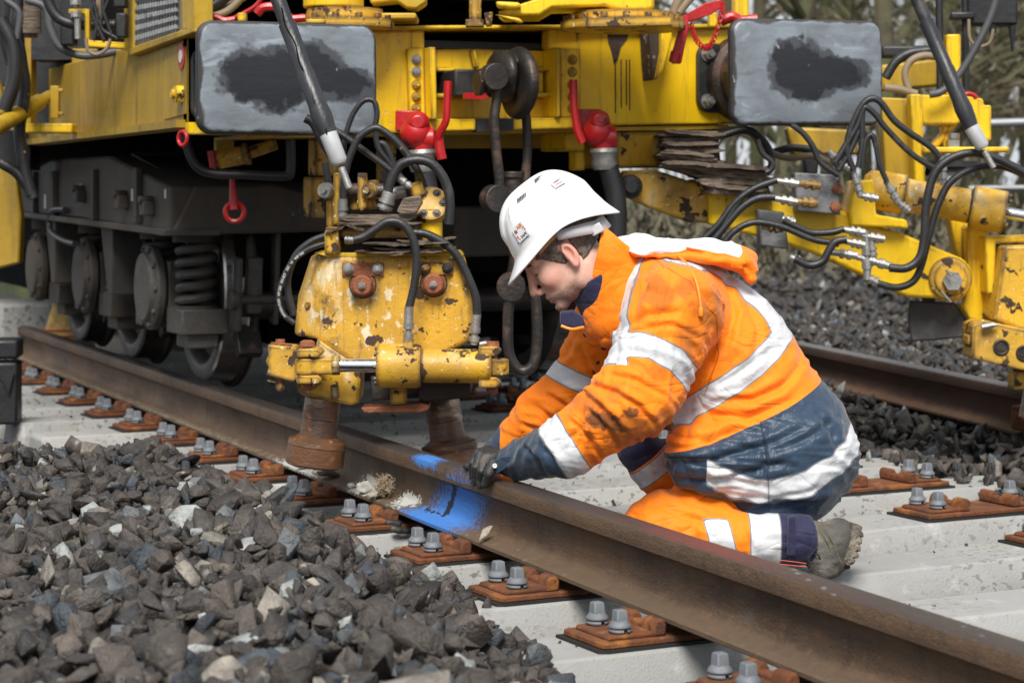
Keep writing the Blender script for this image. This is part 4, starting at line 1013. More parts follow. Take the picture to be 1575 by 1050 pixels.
# ---- red brake cocks with hoses
def cock(cx, cy, side, label):
    d = dep_Y(cx, YF) - .12; s = d / FPX
    L = lambda u, v, dd=0: at(cx + u, cy + v, d + dd)
    r = empty('brake_cock', tuple(L(0, 0) - wloc(mc))); r.parent = mc; r['label'] = label
    q = MB(); pp(q, [(cx - 38, cy - 30), (cx - 2, cy - 30), (cx - 2, cy - 8), (cx - 25, cy - 8), (cx - 30, cy + 2), (cx - 38, cy + 2)], d + .03, .03); q.build('bracket', M['red_paint'], r, bevel=.004)
    q = MB(); q.cyl(L(-22, -8), L(0, 12), .030, .045, n=18); q.cyl(L(-3, 14), L(22, 14), .038, n=18); q.ball(L(-6, 5), .052, n=12); q.lathe(L(-4, -12, -.05), FWD, [(0, .02), (.02, .036), (.10, .036)], n=16)
    q.cyl(L(3, 10), L(3, 32), .036, .033, n=18); q.build('valve_body', M['red_paint'], r, bevel=.003)
    q = MB()
    if side < 0:
        q.tube([L(28, 20, -.03), L(30, 5, -.04), L(40, -15, -.05), L(42, -50, -.05), L(43, -75, -.05)], .013, n=8); q.tube([L(28, 5, -.03), L(30, 25, -.03), L(34, 45, -.03)], .016, n=8)
    else:
        q.tube([L(-44, -75, -.05), L(-43, -35, -.05), L(-38, 0, -.05), L(-30, 22, -.05)], .014, n=8)
    q.build('lever', M['red_paint'], r)
    q = MB(); q.lathe(L(3, 30), (0.05, 0, -1), [(0, .044), (.012, .048), (.03, .040), (.05, .044), (.07, .038)], n=20); q.build('hose_coupling', M['zinc'], r)
    q = MB()
    if side < 0: pts = [L(4, 48), L(10, 85), L(18, 130), L(14, 190)]
    else: pts = [L(4, 48), L(14, 75), L(22, 115), L(22, 165), L(18, 215)]
    q.tube(pts, .034, n=14); q.build('brake_hose', M['hose_rubber'], r)
cock(646, 200, -1, 'red brake cock with its lever to the side, beside the hoses of the clamp')
cock(926, 198, 1, 'red brake cock with its lever upright, above the white helmet')

# ---- frame brackets under the beam
b = MB(); py(b, rect(948, 203, 1018, 258), YF + .02, .3); b.build('beam_bracket', M['yellow_worn'], mc, bevel=.006)
b = MB(); py(b, rect(485, 212, 530, 270), YF + .25, .08); py(b, rect(480, 272, 505, 335), YF + .3, .1); py(b, rect(590, 215, 610, 280), YF + .25, .08); b.each('hanger_bracket', M['yellow_worn'], mc, bevel=.006)
b = MB(); py(b, rect(600, 205, 1000, 228), YF + .45, .05); b.build('rear_crossbeam', M['yellow_dirty_shade'], mc)
b = MB(); py(b, rect(868, 203, 900, 232), YF + .10, .2); py(b, rect(884, 232, 900, 262), YF + .12, .05); b.each('step_bracket', M['yellow_paint'], mc, bevel=.004)
q = MB(); q.tube([at(u, v, 6.75) for u, v in ((284, 203), (290, 232), (303, 256), (330, 267), (380, 269), (438, 271), (447, 262), (447, 215))], .015, n=10, res=6); q.build('air_pipe', M['black_paint'], mc)
q = MB(); q.cyl(at(335, 246, 6.9), at(378, 238, 6.9), .030, n=16); q.cyl(at(376, 238, 6.9), at(383, 236, 6.9), .036, n=8); q.cyl(at(382, 236, 6.9), at(425, 221, 6.9), .020, n=14); q.lathe(at(333, 246, 6.9), RIGHT * -1, [(0, .03), (.01, .03)], n=12); vb = q.build('drain_valve', M['yellow_worn'], mc)
q = MB(); q.cyl(at(325, 232, 6.88), at(329, 258, 6.88), .014, n=8); q.build('red_cap', M['red_paint'], vb)
q = MB(); py(q, rect(333, 212, 360, 240), YF + .42, .03); q.build('valve_bracket', M['yellow_dirty_shade'], mc)
q = MB(); q.cyl(at(357, 275, 6.85), at(360, 322, 6.85), .008, .016, n=10); q.torus(at(361, 326, 6.85), FWD, .030, .0085, n=22, m=8); q.build('safety_hook', M['red_paint'], mc)
q = MB(); q.torus(at(281, 213, 6.6), FWD + RIGHT, .022, .006); q.build('red_shackle', M['red_paint'], mc)

# ---- bogie (three axles, seen from its end)
bg = empty('bogie', (1.80, 7.2, .8)); bg.location = Vector((1.80, 7.2, .8)) - wloc(mc); bg.parent = mc
BX = 1.80; zb_ = .757; 
b = MB()
b.prism([(BX, 7.20, .757), (BX, 7.20, .915), (BX, 8.15, 1.035), (BX, 9.3, 1.035), (BX, 10.0, .97), (BX, 10.6, .90), (BX, 10.6, .80), (BX, 8.9, .79)], (.10, 0, 0))
b.prism([(BX + .1, 7.20, .757), (BX + .1, 7.20, .915), (BX + .1, 8.15, 1.035), (BX + .1, 8.15, .80)], (.95, 0, 0))
b.prism([at_Y(300, 286, 7.19), at_Y(420, 283, 7.19), at_Y(505, 300, 7.19), at_Y(560, 345, 7.19), at_Y(460, 358, 7.19), at_Y(262, 362, 7.19)], (0, .08, 0))
b.build('bogie_frame', M['bogie_grey'], bg, bevel=.012)
b = MB(); b.prism([(BX - .028, 7.18, .748), (BX - .028, 7.18, .772), (BX - .028, 10.6, .812), (BX - .028, 10.6, .79)], (.2, 0, 0)); b.build('frame_flange', M['bogie_grey'], bg, bevel=.004)
b = MB()
for y in (7.62, 8.35, 9.15, 9.6): b.box((BX - .012, y, .885), (.024, .05, .20))
for y, z in ((7.45, .84), (7.85, .86), (8.6, .88)): b.box((BX - .02, y, z), (.04, .07, .05)); b.cyl((BX - .05, y, z + .03), (BX, y, z + .03), .015, n=8)
b.each('frame_lug', M['bogie_grey'], bg, bevel=.004)
for (u, v, s) in ((204, 300, .022), (124, 290, .018), (255, 298, .016), (70, 310, .03), (82, 285, .025)):
    p = at_X(u, v, BX); q = MB(); q.box(p + Vector((-.0015, 0, 0)), (.002, s * 1.4, s * 2.0)); q.build('white_mark', M['white_mark'], bg)
for k, Y in enumerate((7.72, 8.85, 9.90)):
    ax = empty('wheelset', (0, 0, 0)); ax.location = Vector((BX, Y, .55)) - wloc(bg); ax.parent = bg
    # axle box with bolted round cover
    q = MB(); q.lathe((1.90, Y, .55), (-1, 0, 0), [(-.15, .11), (0, .12), (.02, .155), (.05, .155), (.06, .13), (.075, .125)], n=32)
    for i in range(10):
        a = 2 * PI * i / 10; q.cyl((1.85, Y + .140 * math.cos(a), .55 + .140 * math.sin(a)), (1.835, Y + .140 * math.cos(a), .55 + .140 * math.sin(a)), .012, n=6)
    q.box((1.97, Y, .55), (.16, .28, .20)); q.box((1.97, Y - .24, .44), (.17, .22, .09)); q.box((1.97, Y + .24, .44), (.17, .22, .09)); q.box((1.97, Y - .24, .375), (.11, .17, .06))
    q.build('axle_box', M['dusty_grey' if k == 0 else 'bogie_grey'], ax, bevel=.008)
    for s in (-1, 1):
        q = MB(); pts = []; n = 70
        for i in range(n + 1):
            a = i / n * 5.3 * 2 * PI; pts.append((1.965 + .062 * math.cos(a), Y + s * .25 + .062 * math.sin(a), .49 + .235 * i / n))
        q.tube(pts, .0165, n=8, smooth=False); q.build('coil_spring', M['dusty_grey'], ax)
        q = MB(); q.cyl((1.965, Y + s * .25, .72), (1.965, Y + s * .25, .78), .085, n=24); q.cyl((1.965, Y + s * .25, .475), (1.965, Y + s * .25, .495), .082, n=24); q.each('spring_seat', M['bogie_grey'], ax)
    # wheels
    for X, s in ((2.04, 1), (3.44, -1)):
        q = MB(); R_ = .345
        q.lathe((X, Y, .55), (s, 0, 0), [(0, .10), (-.03, .10), (-.03, .07), (.0, .07)], n=40, caps=False)
        q.lathe((X, Y, .55), (s, 0, 0), [(.02, .09), (.05, .26), (.006, .285), (.0, .30), (.003, R_ - .008)], n=48, caps=False)
        q.lathe((X, Y, .55), (s, 0, 0), [(.095, R_ + .008), (.105, R_ + .026), (.118, R_ + .028), (.13, R_ + .015), (.135, .29), (.09, .25), (.08, .09), (.02, .09)], n=48, caps=False)
        w = q.build('wheel', M['wheel_steel'], ax)
        q = MB(); q.lathe((X, Y, .55), (s, 0, 0), [(.003, R_ - .008), (.010, R_), (.085, R_ + .003), (.095, R_ + .008)], n=48, caps=False); q.build('tread', M['tread_steel'] if k == 0 else M['wheel_steel'], w)
    q = MB(); q.cyl((2.0, Y, .55), (3.5, Y, .55), .075, n=24); q.build('axle', M['wheel_steel'], ax)
    # brake hangers and blocks in front of the wheel
    q = MB(); x = 2.13
    q.tube([(x, Y - .30, .86), (x, Y - .40, .62), (x, Y - .41, .52)], .020, n=8); q.box((x, Y - .40, .57), (.055, .05, .20), Matrix.Rotation(.12, 3, 'X')); q.box((x + .08, Y - .40, .60), (.02, .06, .34), Matrix.Rotation(.1, 3, 'X')); q.box((x - .06, Y - .41, .54), (.02, .06, .26), Matrix.Rotation(.1, 3, 'X'))
    q.cyl((x - .08, Y - .42, .52), (x + .5, Y - .42, .52), .016, n=12); q.lathe((x - .09, Y - .42, .52), (1, 0, 0), [(0, .035), (.03, .035)], n=16)
    q.build('brake_rigging', M['dusty_grey'], ax, bevel=.006)
    q = MB(); q.box((x, Y - .33, .37), (.09, .045, .12), Matrix.Rotation(-.5, 3, 'X')); q.build('brake_block', M['dark_steel'], ax, bevel=.006)
for Y in (8.28, 9.40):
    q = MB(); q.prism([(1.82, Y - .10, .78), (1.82, Y - .10, .50), (1.82, Y - .02, .50), (1.82, Y + .12, .78)], (.12, 0, 0)); q.build('horn_guide', M['bogie_grey'], bg, bevel=.006)
q = MB(); q.tube([at_X(u, v, 1.78) for u, v in ((100, 322), (82, 324), (76, 340), (80, 358), (98, 370), (115, 375))], .012, n=8); q.build('brake_pipe', M['hose_rubber'], bg)
q = MB(); q.cyl((2.10, 7.35, .50), (3.4, 7.35, .50), .045, n=18); q.build('brake_beam', M['dark_steel'], bg)
# horizontal bar right of the wheel
q = MB(); q.cyl(at(398, 476, 7.7), at(640, 462, 7.7), .037, n=16); q.build('torsion_bar', M['bogie_grey'], bg)

# ---- things along the side and above the frame at the left
LX = SX - .02
q = MB()
g0 = [at_X(u, v, SX - .01) for u, v in ((206, -60), (277, -60), (277, 50), (208, 72))]
q.prism(g0, (.03, 0, 0)); gp = q.build('radiator_grille', M['grille'], mc)
for i in range(17):
    t = (i + .5) / 17; a = g0[0].lerp(g0[1], t); c = g0[3].lerp(g0[2], t)
    q = MB()
    if i == 0: rb = MB()
    pts = []
    for k in range(18): 
        p = a.lerp(c, k / 17); p = p + Vector((-.008, .006 * (1 if k % 2 else -1), 0)); pts.append(p)
    rb.tube(pts, .0055, n=5, smooth=False)
rb.build('grille_bars', M['block_grey'], gp)
for poly, n_ in (([(190, -60), (204, -60), (204, 74), (191, 78)], 'frame_post'), ([(278, -60), (298, -60), (298, 46), (280, 47)], 'frame_post'), ([(191, 76), (204, 72), (280, 46), (298, 42), (298, 50), (200, 86)], 'top_rail')):
    q = MB(); q.prism([at_X(u, v, SX - .03) for u, v in poly], (.06, 0, 0)); q.build(n_, M['yellow_dirty_shade'], mc, bevel=.004)
def sp(pts, d, r, name, mt, parent=mc, n=10, res=6, lab=None):
    q = MB(); q.tube([at(p[0], p[1], d if len(p) < 3 else d + p[2]) for p in pts], r, n=n, res=res); o = q.build(name, M[mt], parent)
    if lab: o['label'] = lab
    return o
sp([(70, -20), (75, 5), (90, 28), (115, 38), (145, 39), (178, 38)], 7.3, .018, 'coolant_pipe', 'hose_rubber')
sp([(40, 0), (70, 12), (78, 45), (92, 72), (120, 85), (150, 85), (185, 78)], 7.5, .014, 'drain_hose', 'hose_grey')
sp([(132, 60), (136, 78), (150, 84), (165, 74), (170, 60)], 7.2, .006, 'thin_hose', 'hose_tan')
sp([(5, -10), (8, 40), (18, 80), (32, 120), (30, 165), (20, 175)], 7.9, .035, 'bundle_hose', 'hose_rubber')
sp([(28, -10), (25, 40), (32, 90), (38, 140), (30, 200), (38, 260), (48, 300)], 7.7, .022, 'bundle_hose', 'hose_rubber')
sp([(0, 30), (20, 70), (22, 120), (6, 170)], 7.6, .026, 'bundle_hose', 'hose_rubber')
sp([(0, 250), (25, 265), (45, 290), (52, 305)], 7.7, .02, 'bundle_hose', 'hose_rubber')
sp([(8, 0), (30, 20), (26, 60)], 7.6, .012, 'bundle_hose', 'hose_grey')
q = MB(); q.cyl(at(46, -10, 7.9), at(46, 52, 7.9), .042, n=20); q.cyl(at(46, 52, 7.9), at(46, 58, 7.9), .028, n=20); q.build('filter_can', M['old_board'], mc)
q = MB(); q.cyl(at(-20, 205, 7.4), at(60, 157, 7.9), .030, n=18); q.cyl(at(60, 157, 7.9), at(76, 148, 8.0), .022, n=14); q.build('drag_strut', M['yellow_dirty_shade'], mc)
q = MB(); pp(q, rect(77, 132, 90, 182), 7.95, .04); pp(q, rect(88, 136, 97, 142), 7.9, .02); pp(q, rect(88, 172, 97, 178), 7.9, .02); q.each('strut_bracket', M['yellow_dirty_shade'], mc, bevel=.004)
q = MB(); pp(q, rect(35, 190, 111, 205), 7.9, .1); q.build('bracket_arm', M['yellow_paint'], mc, bevel=.005)
q = MB(); pp(q, rect(38, 55, 48, 200), 8.3, .1); pp(q, rect(110, 75, 150, 98), 8.2, .2); q.each('frame_upright', M['yellow_dirty_shade'], mc, bevel=.005)
q = MB(); pp(q, [(-30, 60), (0, 130), (8, 175), (-4, 180), (-30, 140)], 8.2, .05); pp(q, [(-30, 255), (22, 258), (32, 330), (30, 405), (-30, 420)], 8.6, .08); q.each('side_plate', M['yellow_dirty_shade'], mc, bevel=.01)  # dirty yellow, its darker tone also painting the shade on the lower plate
q = MB(); pp(q, rect(-40, 200, 46, 262), 9.0, .2); pp(q, rect(48, -40, 196, 92), 8.3, .2); pp(q, rect(-40, -60, 50, 130), 8.6, .2); pp(q, [(46, 90), (110, 90), (110, 190), (46, 190)], 8.6, .2); q.each('inner_panel', M['black_paint'], mc)
q = MB(); pp(q, [(105, 14), (137, 14), (137, 62), (195, 66), (195, 76), (130, 72), (130, 22), (105, 22)], 7.25, .04); q.build('valve_bracket', M['yellow_paint'], mc, bevel=.003)
q = MB(); q.cyl(at(117, -20, 7.2), at(117, 12, 7.2), .010, n=10); q.cyl(at(117, 0, 7.2), at(117, 8, 7.2), .020, n=8); q.cyl(at(117, 18, 7.2), at(117, 27, 7.2), .018, n=8); q.cyl(at(119, 27, 7.2), at(120, 60, 7.2), .011, n=10); q.build('adjuster_bolt', M['zinc'], mc)
q = MB(); pp(q, rect(92, -30, 113, 70), 7.45, .08); pp(q, rect(178, 20, 194, 58), 7.1, .05); pp(q, rect(174, -20, 194, 12), 7.1, .05); q.each('rubber_mount', M['black_plastic'], mc, bevel=.006)
for pts in (((140, -10), (150, 30), (145, 60)), ((158, -10), (160, 20), (172, 55)), ((148, -10), (142, 20), (160, 62)), ((168, -5), (155, 40), (180, 60))): sp(pts, 7.25, .007, 'thin_hose', 'hose_rubber')
sp([(150, -5), (153, 30), (150, 55)], 7.3, .012, 'thin_hose', 'hose_tan')

# ---- above the deck: slewing ring parts, cables, red fittings
TD = 6.75
q = MB(); q.cyl(at(513, -60, TD), at(513, 13, TD), .095, n=30); q.build('column_foot', M['yellow_paint'], mc, bevel=.004)
q = MB(); q.lathe(at(530, 15, TD), (0, 0, -1), [(0, .12), (.035, .12), (.035, .155), (.06, .155)], n=36)
for i in range(12): a = 2 * PI * i / 12; p = at(530, 15, TD) + Vector((.138 * math.cos(a), .138 * math.sin(a), -.035)); q.cyl(p, p + Vector((0, 0, .016)), .012, n=6)
q.build('column_flange', M['yellow_worn'], mc)
q = MB(); pp(q, [(560, -30), (655, -30), (655, 4), (640, 14), (625, 12), (610, 2), (570, 6)], TD, .12); pp(q, rect(575, 20, 640, 30), TD - .02, .2); q.build('crane_bracket', M['yellow_dirty_shade'], mc, bevel=.006)
q = MB(); q.cyl(at(731, -40, TD), at(731, 36, TD), .020, n=6); pp(q, rect(716, 30, 744, 41), TD - .02, .06); pp(q, [(745, 20), (758, 18), (756, 40), (747, 40)], TD, .04); q.build('deck_post', M['yellow_worn'], mc, bevel=.003)
q = MB(); pp(q, [(762, 2), (800, 4), (802, 14), (765, 12)], TD - .05, .06); pp(q, [(765, 18), (1005, -60), (1007, 12), (995, 16), (950, 16), (930, 10), (850, 12), (830, 24), (775, 25)], TD - .02, .25); pp(q, [(760, 22), (800, 28), (806, 36), (798, 36)], TD - .05, .02); q.each('crane_base', M['yellow_paint'], mc, bevel=.008)
q = MB(); q.lathe(at(958, 20, TD + .1), (0, 0, -1), [(0, .16), (.03, .16), (.03, .20), (.055, .20)], n=40)
for i in range(16): a = 2 * PI * i / 16; p = at(958, 20, TD + .1) + Vector((.18 * math.cos(a), .18 * math.sin(a), -.03)); q.cyl(p, p + Vector((0, 0, .02)), .012, n=6)
pp(q, [(905, 28), (1035, 24), (1035, 38), (905, 41)], TD - .15, .1); q.build('slewing_ring', M['yellow_worn'], mc)
sp([(300, 30), (345, 20), (375, -5)], 6.7, .012, 'cable', 'hose_tan'); sp([(300, 24), (350, 10), (385, -10)], 6.75, .012, 'cable', 'hose_tan'); sp([(302, 15), (330, 8), (360, -15)], 6.7, .018, 'cable', 'hose_rubber'); sp([(360, 28), (390, 12), (405, -5)], 6.6, .007, 'cable', 'red_paint'); sp([(300, 5), (320, -2), (340, -20)], 6.7, .02, 'cable', 'hose_rubber')
q = MB(); q.tube([at(u, v, 6.5) for u, v in ((300, 38), (308, 30), (320, 33), (330, 26), (345, 32), (362, 30))], .011, n=8); q.tube([at(u, v, 6.55) for u, v in ((395, 22), (405, 12), (425, 12), (440, 24), (448, 30))], .014, n=8); q.tube([at(u, v, 6.5) for u, v in ((440, 30), (470, 28))], .012, n=8); q.build('red_chain', M['red_paint'], mc)
q = MB(); pp(q, rect(365, 20, 378, 33), 6.45, .04); pp(q, rect(470, 30, 500, 36), 6.5, .04); q.each('lifting_eye', M['yellow_paint'], mc, bevel=.003)
q = MB(); pp(q, [(1040, 22), (1058, 24), (1060, 40), (1048, 98), (1034, 98), (1032, 88), (1046, 40)], 6.9, .03); q.cyl(at(1040, 80, 6.88), at(1036, 97, 6.88), .017, n=10); q.build('brake_handle', M['red_paint'], mc, bevel=.004)
q = MB(); pp(q, [(1052, 24), (1085, 5), (1108, 0), (1114, 8), (1095, 22), (1060, 34)], 7.0, .02); q.tube([at(u, v, 7.0) for u, v in ((1108, 34), (1125, 26), (1140, 32), (1165, 30))], .018, n=8); q.build('red_lever', M['red_paint'], mc, bevel=.003)
q = MB()
cp = catmull([at(u, v, 6.95) for u, v in ((1062, 36), (1070, 60), (1086, 75), (1098, 60), (1110, 20), (1112, 5))], 9)
for i in range(0, len(cp) - 1): q.torus((cp[i] + cp[i + 1]) / 2, FWD if i % 2 else RIGHT, .0075, .0022, n=10, m=5)
q.build('thin_red_chain', M['red_paint'], mc)
sp([(1035, 24), (1042, 5), (1055, -20)], 6.9, .016, 'cable', 'hose_tan'); sp([(1044, 20), (1060, 0), (1075, -15)], 6.9, .014, 'cable', 'hose_tan')
q = MB(); pp(q, rect(1129, -40, 1152, 42), 7.3, .08); pp(q, rect(1090, 20, 1104, 42), 7.15, .05); q.each('frame_post', M['yellow_paint'], mc, bevel=.004)
sp([(1106, 210), (1150, 200), (1180, 225), (1187, 255), (1178, 262)], 7.25, .013, 'cable', 'hose_rubber')

# ---- lifting boom on the right with cylinder, valve blocks, clamp frame
bo = empty('lifting_boom', at(960, 300, 7.1), 'yellow hydraulic lifting boom with cylinder, valve blocks and hoses, right of the worker', 'hydraulic boom')
BD = 7.15
q = MB()
pp(q, [(985, 262), (1010, 262), (1060, 278), (1115, 292), (1115, 345), (1060, 342), (1000, 320), (958, 300), (958, 262)], BD, .16); q.build('boom_root', M['yellow_worn'], bo, bevel=.008)
q = MB()
endc = (1461, 428)
arc = [(endc[0] + 36 * math.cos(math.radians(a)), endc[1] + 36 * math.sin(math.radians(a))) for a in range(-60, 121, 15)]
pp(q, [(1090, 287), (1180, 305), (1290, 322), (1340, 345), (1395, 362)] + arc + [(1395, 457), (1330, 425), (1250, 388), (1170, 365), (1090, 345)], BD - .05, .14)
q.build('boom_arm', M['yellow_paint'], bo, bevel=.010)
q = MB(); q.lathe(at(endc[0], endc[1], BD - .05), -FWD, [(0, .072), (.015, .070), (.02, .055), (.025, .055)], n=32); pb = q.build('pivot_boss', M['yellow_worn'], bo)
q = MB(); q.lathe(at(endc[0] + 3, endc[1] + 4, BD - .078), -FWD, [(0, .033), (.02, .033)], n=6); q.tube([at(1448, 448, BD - .13), at(1462, 464, BD - .13)], .004); q.tube([at(1455, 415, BD - .12), at(1463, 424, BD - .12)], .005); q.build('pivot_nut', M['zinc'], pb)
# upper plate of the arm and bracket
q = MB(); pp(q, [(1312, 278), (1345, 276), (1348, 330), (1395, 338), (1398, 352), (1310, 348), (1305, 320)], BD - .10, .16); q.build('cylinder_bracket', M['yellow_paint'], bo, bevel=.008)
# cylinder
cy = MB(); a = at(1340, 291, BD - .02); c = at(1512, 321, BD - .08); ax_ = (c - a).normalized()
cy.lathe(a - ax_ * .03, ax_, [(0, .04), (.02, .062), (.06, .066), (.14, .066)], n=32); cy.lathe(a + ax_ * .11, ax_, [(0, .056), (.30, .056)], n=32); cy.lathe(a + ax_ * .33, ax_, [(0, .070), (.11, .070)], n=32)
for i in range(8):
    an = 2 * PI * i / 8; X_, Y_, Z_ = cy.frame(ax_); p = a + ax_ * .44 + (X_ * math.cos(an) + Y_ * math.sin(an)) * .056; cy.cyl(p, p + ax_ * .015, .009, n=6)
cyl = cy.build('cylinder', M['yellow_worn'], bo, bevel=.002)
q = MB(); q.cyl(c - ax_ * .05, c + ax_ * .35, .019, n=20); q.build('piston_rod', M['chrome'], cyl)
q = MB(); e_ = c + ax_ * .36; q.lathe(e_ - FWD * .03, FWD, [(0, .045), (.06, .045)], n=24); q.build('rod_eye', M['yellow_worn'], cyl, bevel=.004)
q = MB(); q.prism([e_ + RIGHT * x + UP * z - FWD * .045 for x, z in ((-.035, .04), (.035, .04), (.06, -.22), (-.06, -.22))], FWD * .09); q.build('rod_bracket', M['yellow_worn'], bo, bevel=.006)
q = MB(); q.lathe(c + ax_ * .02, ax_, [(0, .03), (.025, .03)], n=20); q.build('gland', M['dark_steel'], cyl)
# valve blocks
def vblock(c_, w, h, dth, mt='block_grey'):
    q = MB(); u, v = c_; pp(q, [(u - w / 2, v - h / 2), (u + w / 2 - 8, v - h / 2 + 4), (u + w / 2, v + h / 2), (u - w / 2 + 4, v + h / 2 - 6)], BD + dth, .11)
    return q.build('valve_block', M[mt], bo, bevel=.006)
v1 = vblock((1258, 298), 72, 66, -.16); v2 = vblock((1190, 353), 48, 62, -.15)
for (u, v) in ((1288, 290), (1285, 318)): q = MB(); q.lathe(at(u, v, BD - .16), -FWD, [(0, .020), (.01, .018), (.014, .010)], n=6); q.build('plug', M['rust_red'], v1)
def fitting(p0, p1, d, parent, yel=False, r=.012):
    a = at(p0[0], p0[1], d); c = at(p1[0], p1[1], d); t = (c - a); L_ = t.length; t.normalize(); q = MB()
    q.lathe(a, t, [(0, r * .8), (L_ * .35, r * .8), (L_ * .35, r * 1.25), (L_ * .5, r * 1.25), (L_ * .5, r * .9), (L_ * .62, r * .9), (L_ * .62, r * 1.3), (L_ * .78, r * 1.3), (L_ * .78, r), (L_, r)], n=8)
    q.build('fitting', M['yellow_worn' if yel else 'zinc'], parent)
FB = BD - .22
for p0, p1, yl in (((1193, 278), (1228, 283), False), ((1225, 282), (1262, 286), True), ((1190, 305), (1226, 311), False), ((1222, 310), (1258, 313), True), ((1172, 348), (1205, 352), True), ((1203, 336), (1222, 342), False), ((1215, 395), (1232, 402), False), ((1296, 353), (1330, 358), False), ((1326, 362), (1360, 368), False),
                   ((1278, 388), (1318, 393), False), ((1318, 395), (1372, 410), False), ((1300, 371), (1330, 377), False), ((1332, 355), (1334, 430), False), ((1331, 425), (1352, 437), False), ((1340, 370), (1343, 400), False)):
    fitting(p0, p1, FB, bo, yl, .013)
for p0, p1, d_ in (((1312, 262), (1324, 302), FB), ((1320, 300), (1350, 306), FB), ((1362, 278), (1382, 312), FB), ((1380, 310), (1398, 325), FB), ((1448, 240), (1452, 285), FB + .05), ((1275, 232), (1290, 250), FB), ((1290, 250), (1312, 262), FB)):
    fitting(p0, p1, d_, bo, False, .012)
# hoses on the boom
HB = FB - .01
for pts, r in (
    (((1082, 368), (1105, 345), (1130, 312), (1160, 290), (1195, 277)), .011), (((1095, 372), (1118, 345), (1140, 320), (1165, 305), (1192, 303)), .012), (((1110, 378), (1130, 355), (1160, 342), (1200, 348), (1235, 362), (1258, 370), (1290, 375)), .011),
    (((1205, 338), (1228, 350), (1250, 358), (1280, 357), (1298, 352)), .011), (((1222, 398), (1245, 408), (1265, 402), (1275, 385), (1285, 372), (1302, 368)), .013), (((1105, 365), (1120, 335), (1148, 298), (1180, 282)), .009),
    (((1368, 412), (1395, 412), (1415, 395), (1422, 360), (1424, 320), (1436, 270), (1460, 245), (1495, 235), (1530, 243), (1575, 265), (1620, 290)), .014),
    (((1350, 436), (1380, 442), (1405, 432), (1418, 405), (1432, 350), (1445, 310), (1462, 280), (1490, 262), (1525, 255), (1560, 262), (1610, 290)), .012),
    (((1313, 262), (1304, 238), (1304, 215), (1312, 190), (1326, 162), (1340, 152), (1355, 158), (1375, 185), (1400, 205), (1430, 225), (1446, 243)), .011),
    (((1320, 258), (1326, 220), (1326, 180), (1330, 165), (1345, 175), (1365, 200), (1400, 235), (1430, 255), (1445, 262)), .010),
    (((1364, 280), (1352, 250), (1345, 215), (1338, 208), (1330, 222), (1326, 260)), .009), (((1285, 250), (1300, 225), (1318, 195), (1326, 172)), .011), (((1290, 262), (1308, 232), (1322, 200)), .009),
    (((1215, 190), (1235, 205), (1250, 225), (1262, 250), (1290, 270)), .010), (((1165, 215), (1172, 235), (1188, 250), (1185, 262), (1178, 265)), .009)):
    sp([(p[0], p[1], 0) for p in pts], HB - (.04 if r > .0125 else 0), r, 'hydraulic_hose', 'hose_rubber', bo)
sp([(1080, 208), (1120, 200), (1155, 205), (1175, 228), (1210, 243), (1250, 240), (1275, 250)], 7.35, .012, 'hydraulic_hose', 'hose_tan', bo)
sp([(1275, 250), (1250, 232), (1215, 228), (1185, 236)], 7.4, .014, 'hydraulic_hose', 'hose_rubber', bo)
# upright frame, brackets
q = MB(); pp(q, [(1356, 150), (1405, 152), (1410, 290), (1362, 282)], BD + .25, .10); q.build('mast_panel', M['yellow_dirty_shade'], bo, bevel=.006)
q = MB(); pp(q, [(1400, 145), (1418, 145), (1424, 292), (1407, 292)], BD + .15, .08); pp(q, [(1415, 146), (1480, 146), (1482, 186), (1470, 192), (1418, 192)], BD + .16, .10); pp(q, [(1470, 145), (1512, 152), (1514, 162), (1525, 162), (1525, 216), (1508, 216), (1484, 175)], BD + .18, .08)
pp(q, [(1420, 226), (1553, 226), (1553, 234), (1420, 236)], BD + .12, .14); pp(q, [(1430, 226), (1462, 190), (1475, 190), (1444, 226)], BD + .2, .06); pp(q, [(1484, 180), (1500, 178), (1520, 226), (1504, 226)], BD + .2, .05); pp(q, rect(1456, 53, 1478, 146), BD + .24, .06)
pp(q, [(1448, 192), (1462, 192), (1460, 226), (1452, 226)], BD + .2, .05); q.each('mast_frame', M['yellow_paint'], bo, bevel=.006)
q = MB(); pp(q, rect(1459, 215, 1476, 226), BD + .15, .05); q.lathe(at(1467, 214, BD + .17), UP, [(0, .02), (.02, .02)], n=6); q.build('clamp_nut', M['zinc'], bo)
q = MB(); q.lathe(at(1460, 248, BD + .2), UP * -1, [(0, .10), (.02, .10), (.02, .08), (.05, .085)], n=30); q.build('swivel', M['black_paint'], bo)
q = MB(); pp(q, [(1355, 100), (1450, 90), (1450, 132), (1356, 140)], BD + .55, .1); pp(q, [(1210, 195), (1320, 200), (1320, 238), (1220, 238)], BD + .45, .1); q.each('rear_bracket', M['yellow_dirty_shade'], bo, bevel=.01)
q = MB(); pp(q, rect(1356, 70, 1445, 88), BD + .6, .1); pp(q, [(1235, 240), (1260, 240), (1258, 270), (1238, 268)], BD + .4, .05); q.each('dark_bracket', M['black_paint'], bo, bevel=.01)
sp([(1362, 120), (1378, 95), (1400, 82), (1430, 78)], BD + .35, .017, 'hydraulic_hose', 'hose_rubber', bo); sp([(1398, 140), (1392, 115), (1400, 95), (1420, 86), (1442, 88)], BD + .3, .013, 'hydraulic_hose', 'hose_tan', bo); sp([(1360, 135), (1385, 138), (1410, 145)], BD + .3, .014, 'hydraulic_hose', 'hose_tan', bo)
sp([(1535, -10), (1522, 30), (1500, 75), (1475, 115), (1450, 140), (1430, 146)], BD + .1, .013, 'hydraulic_hose', 'hose_grey', bo)
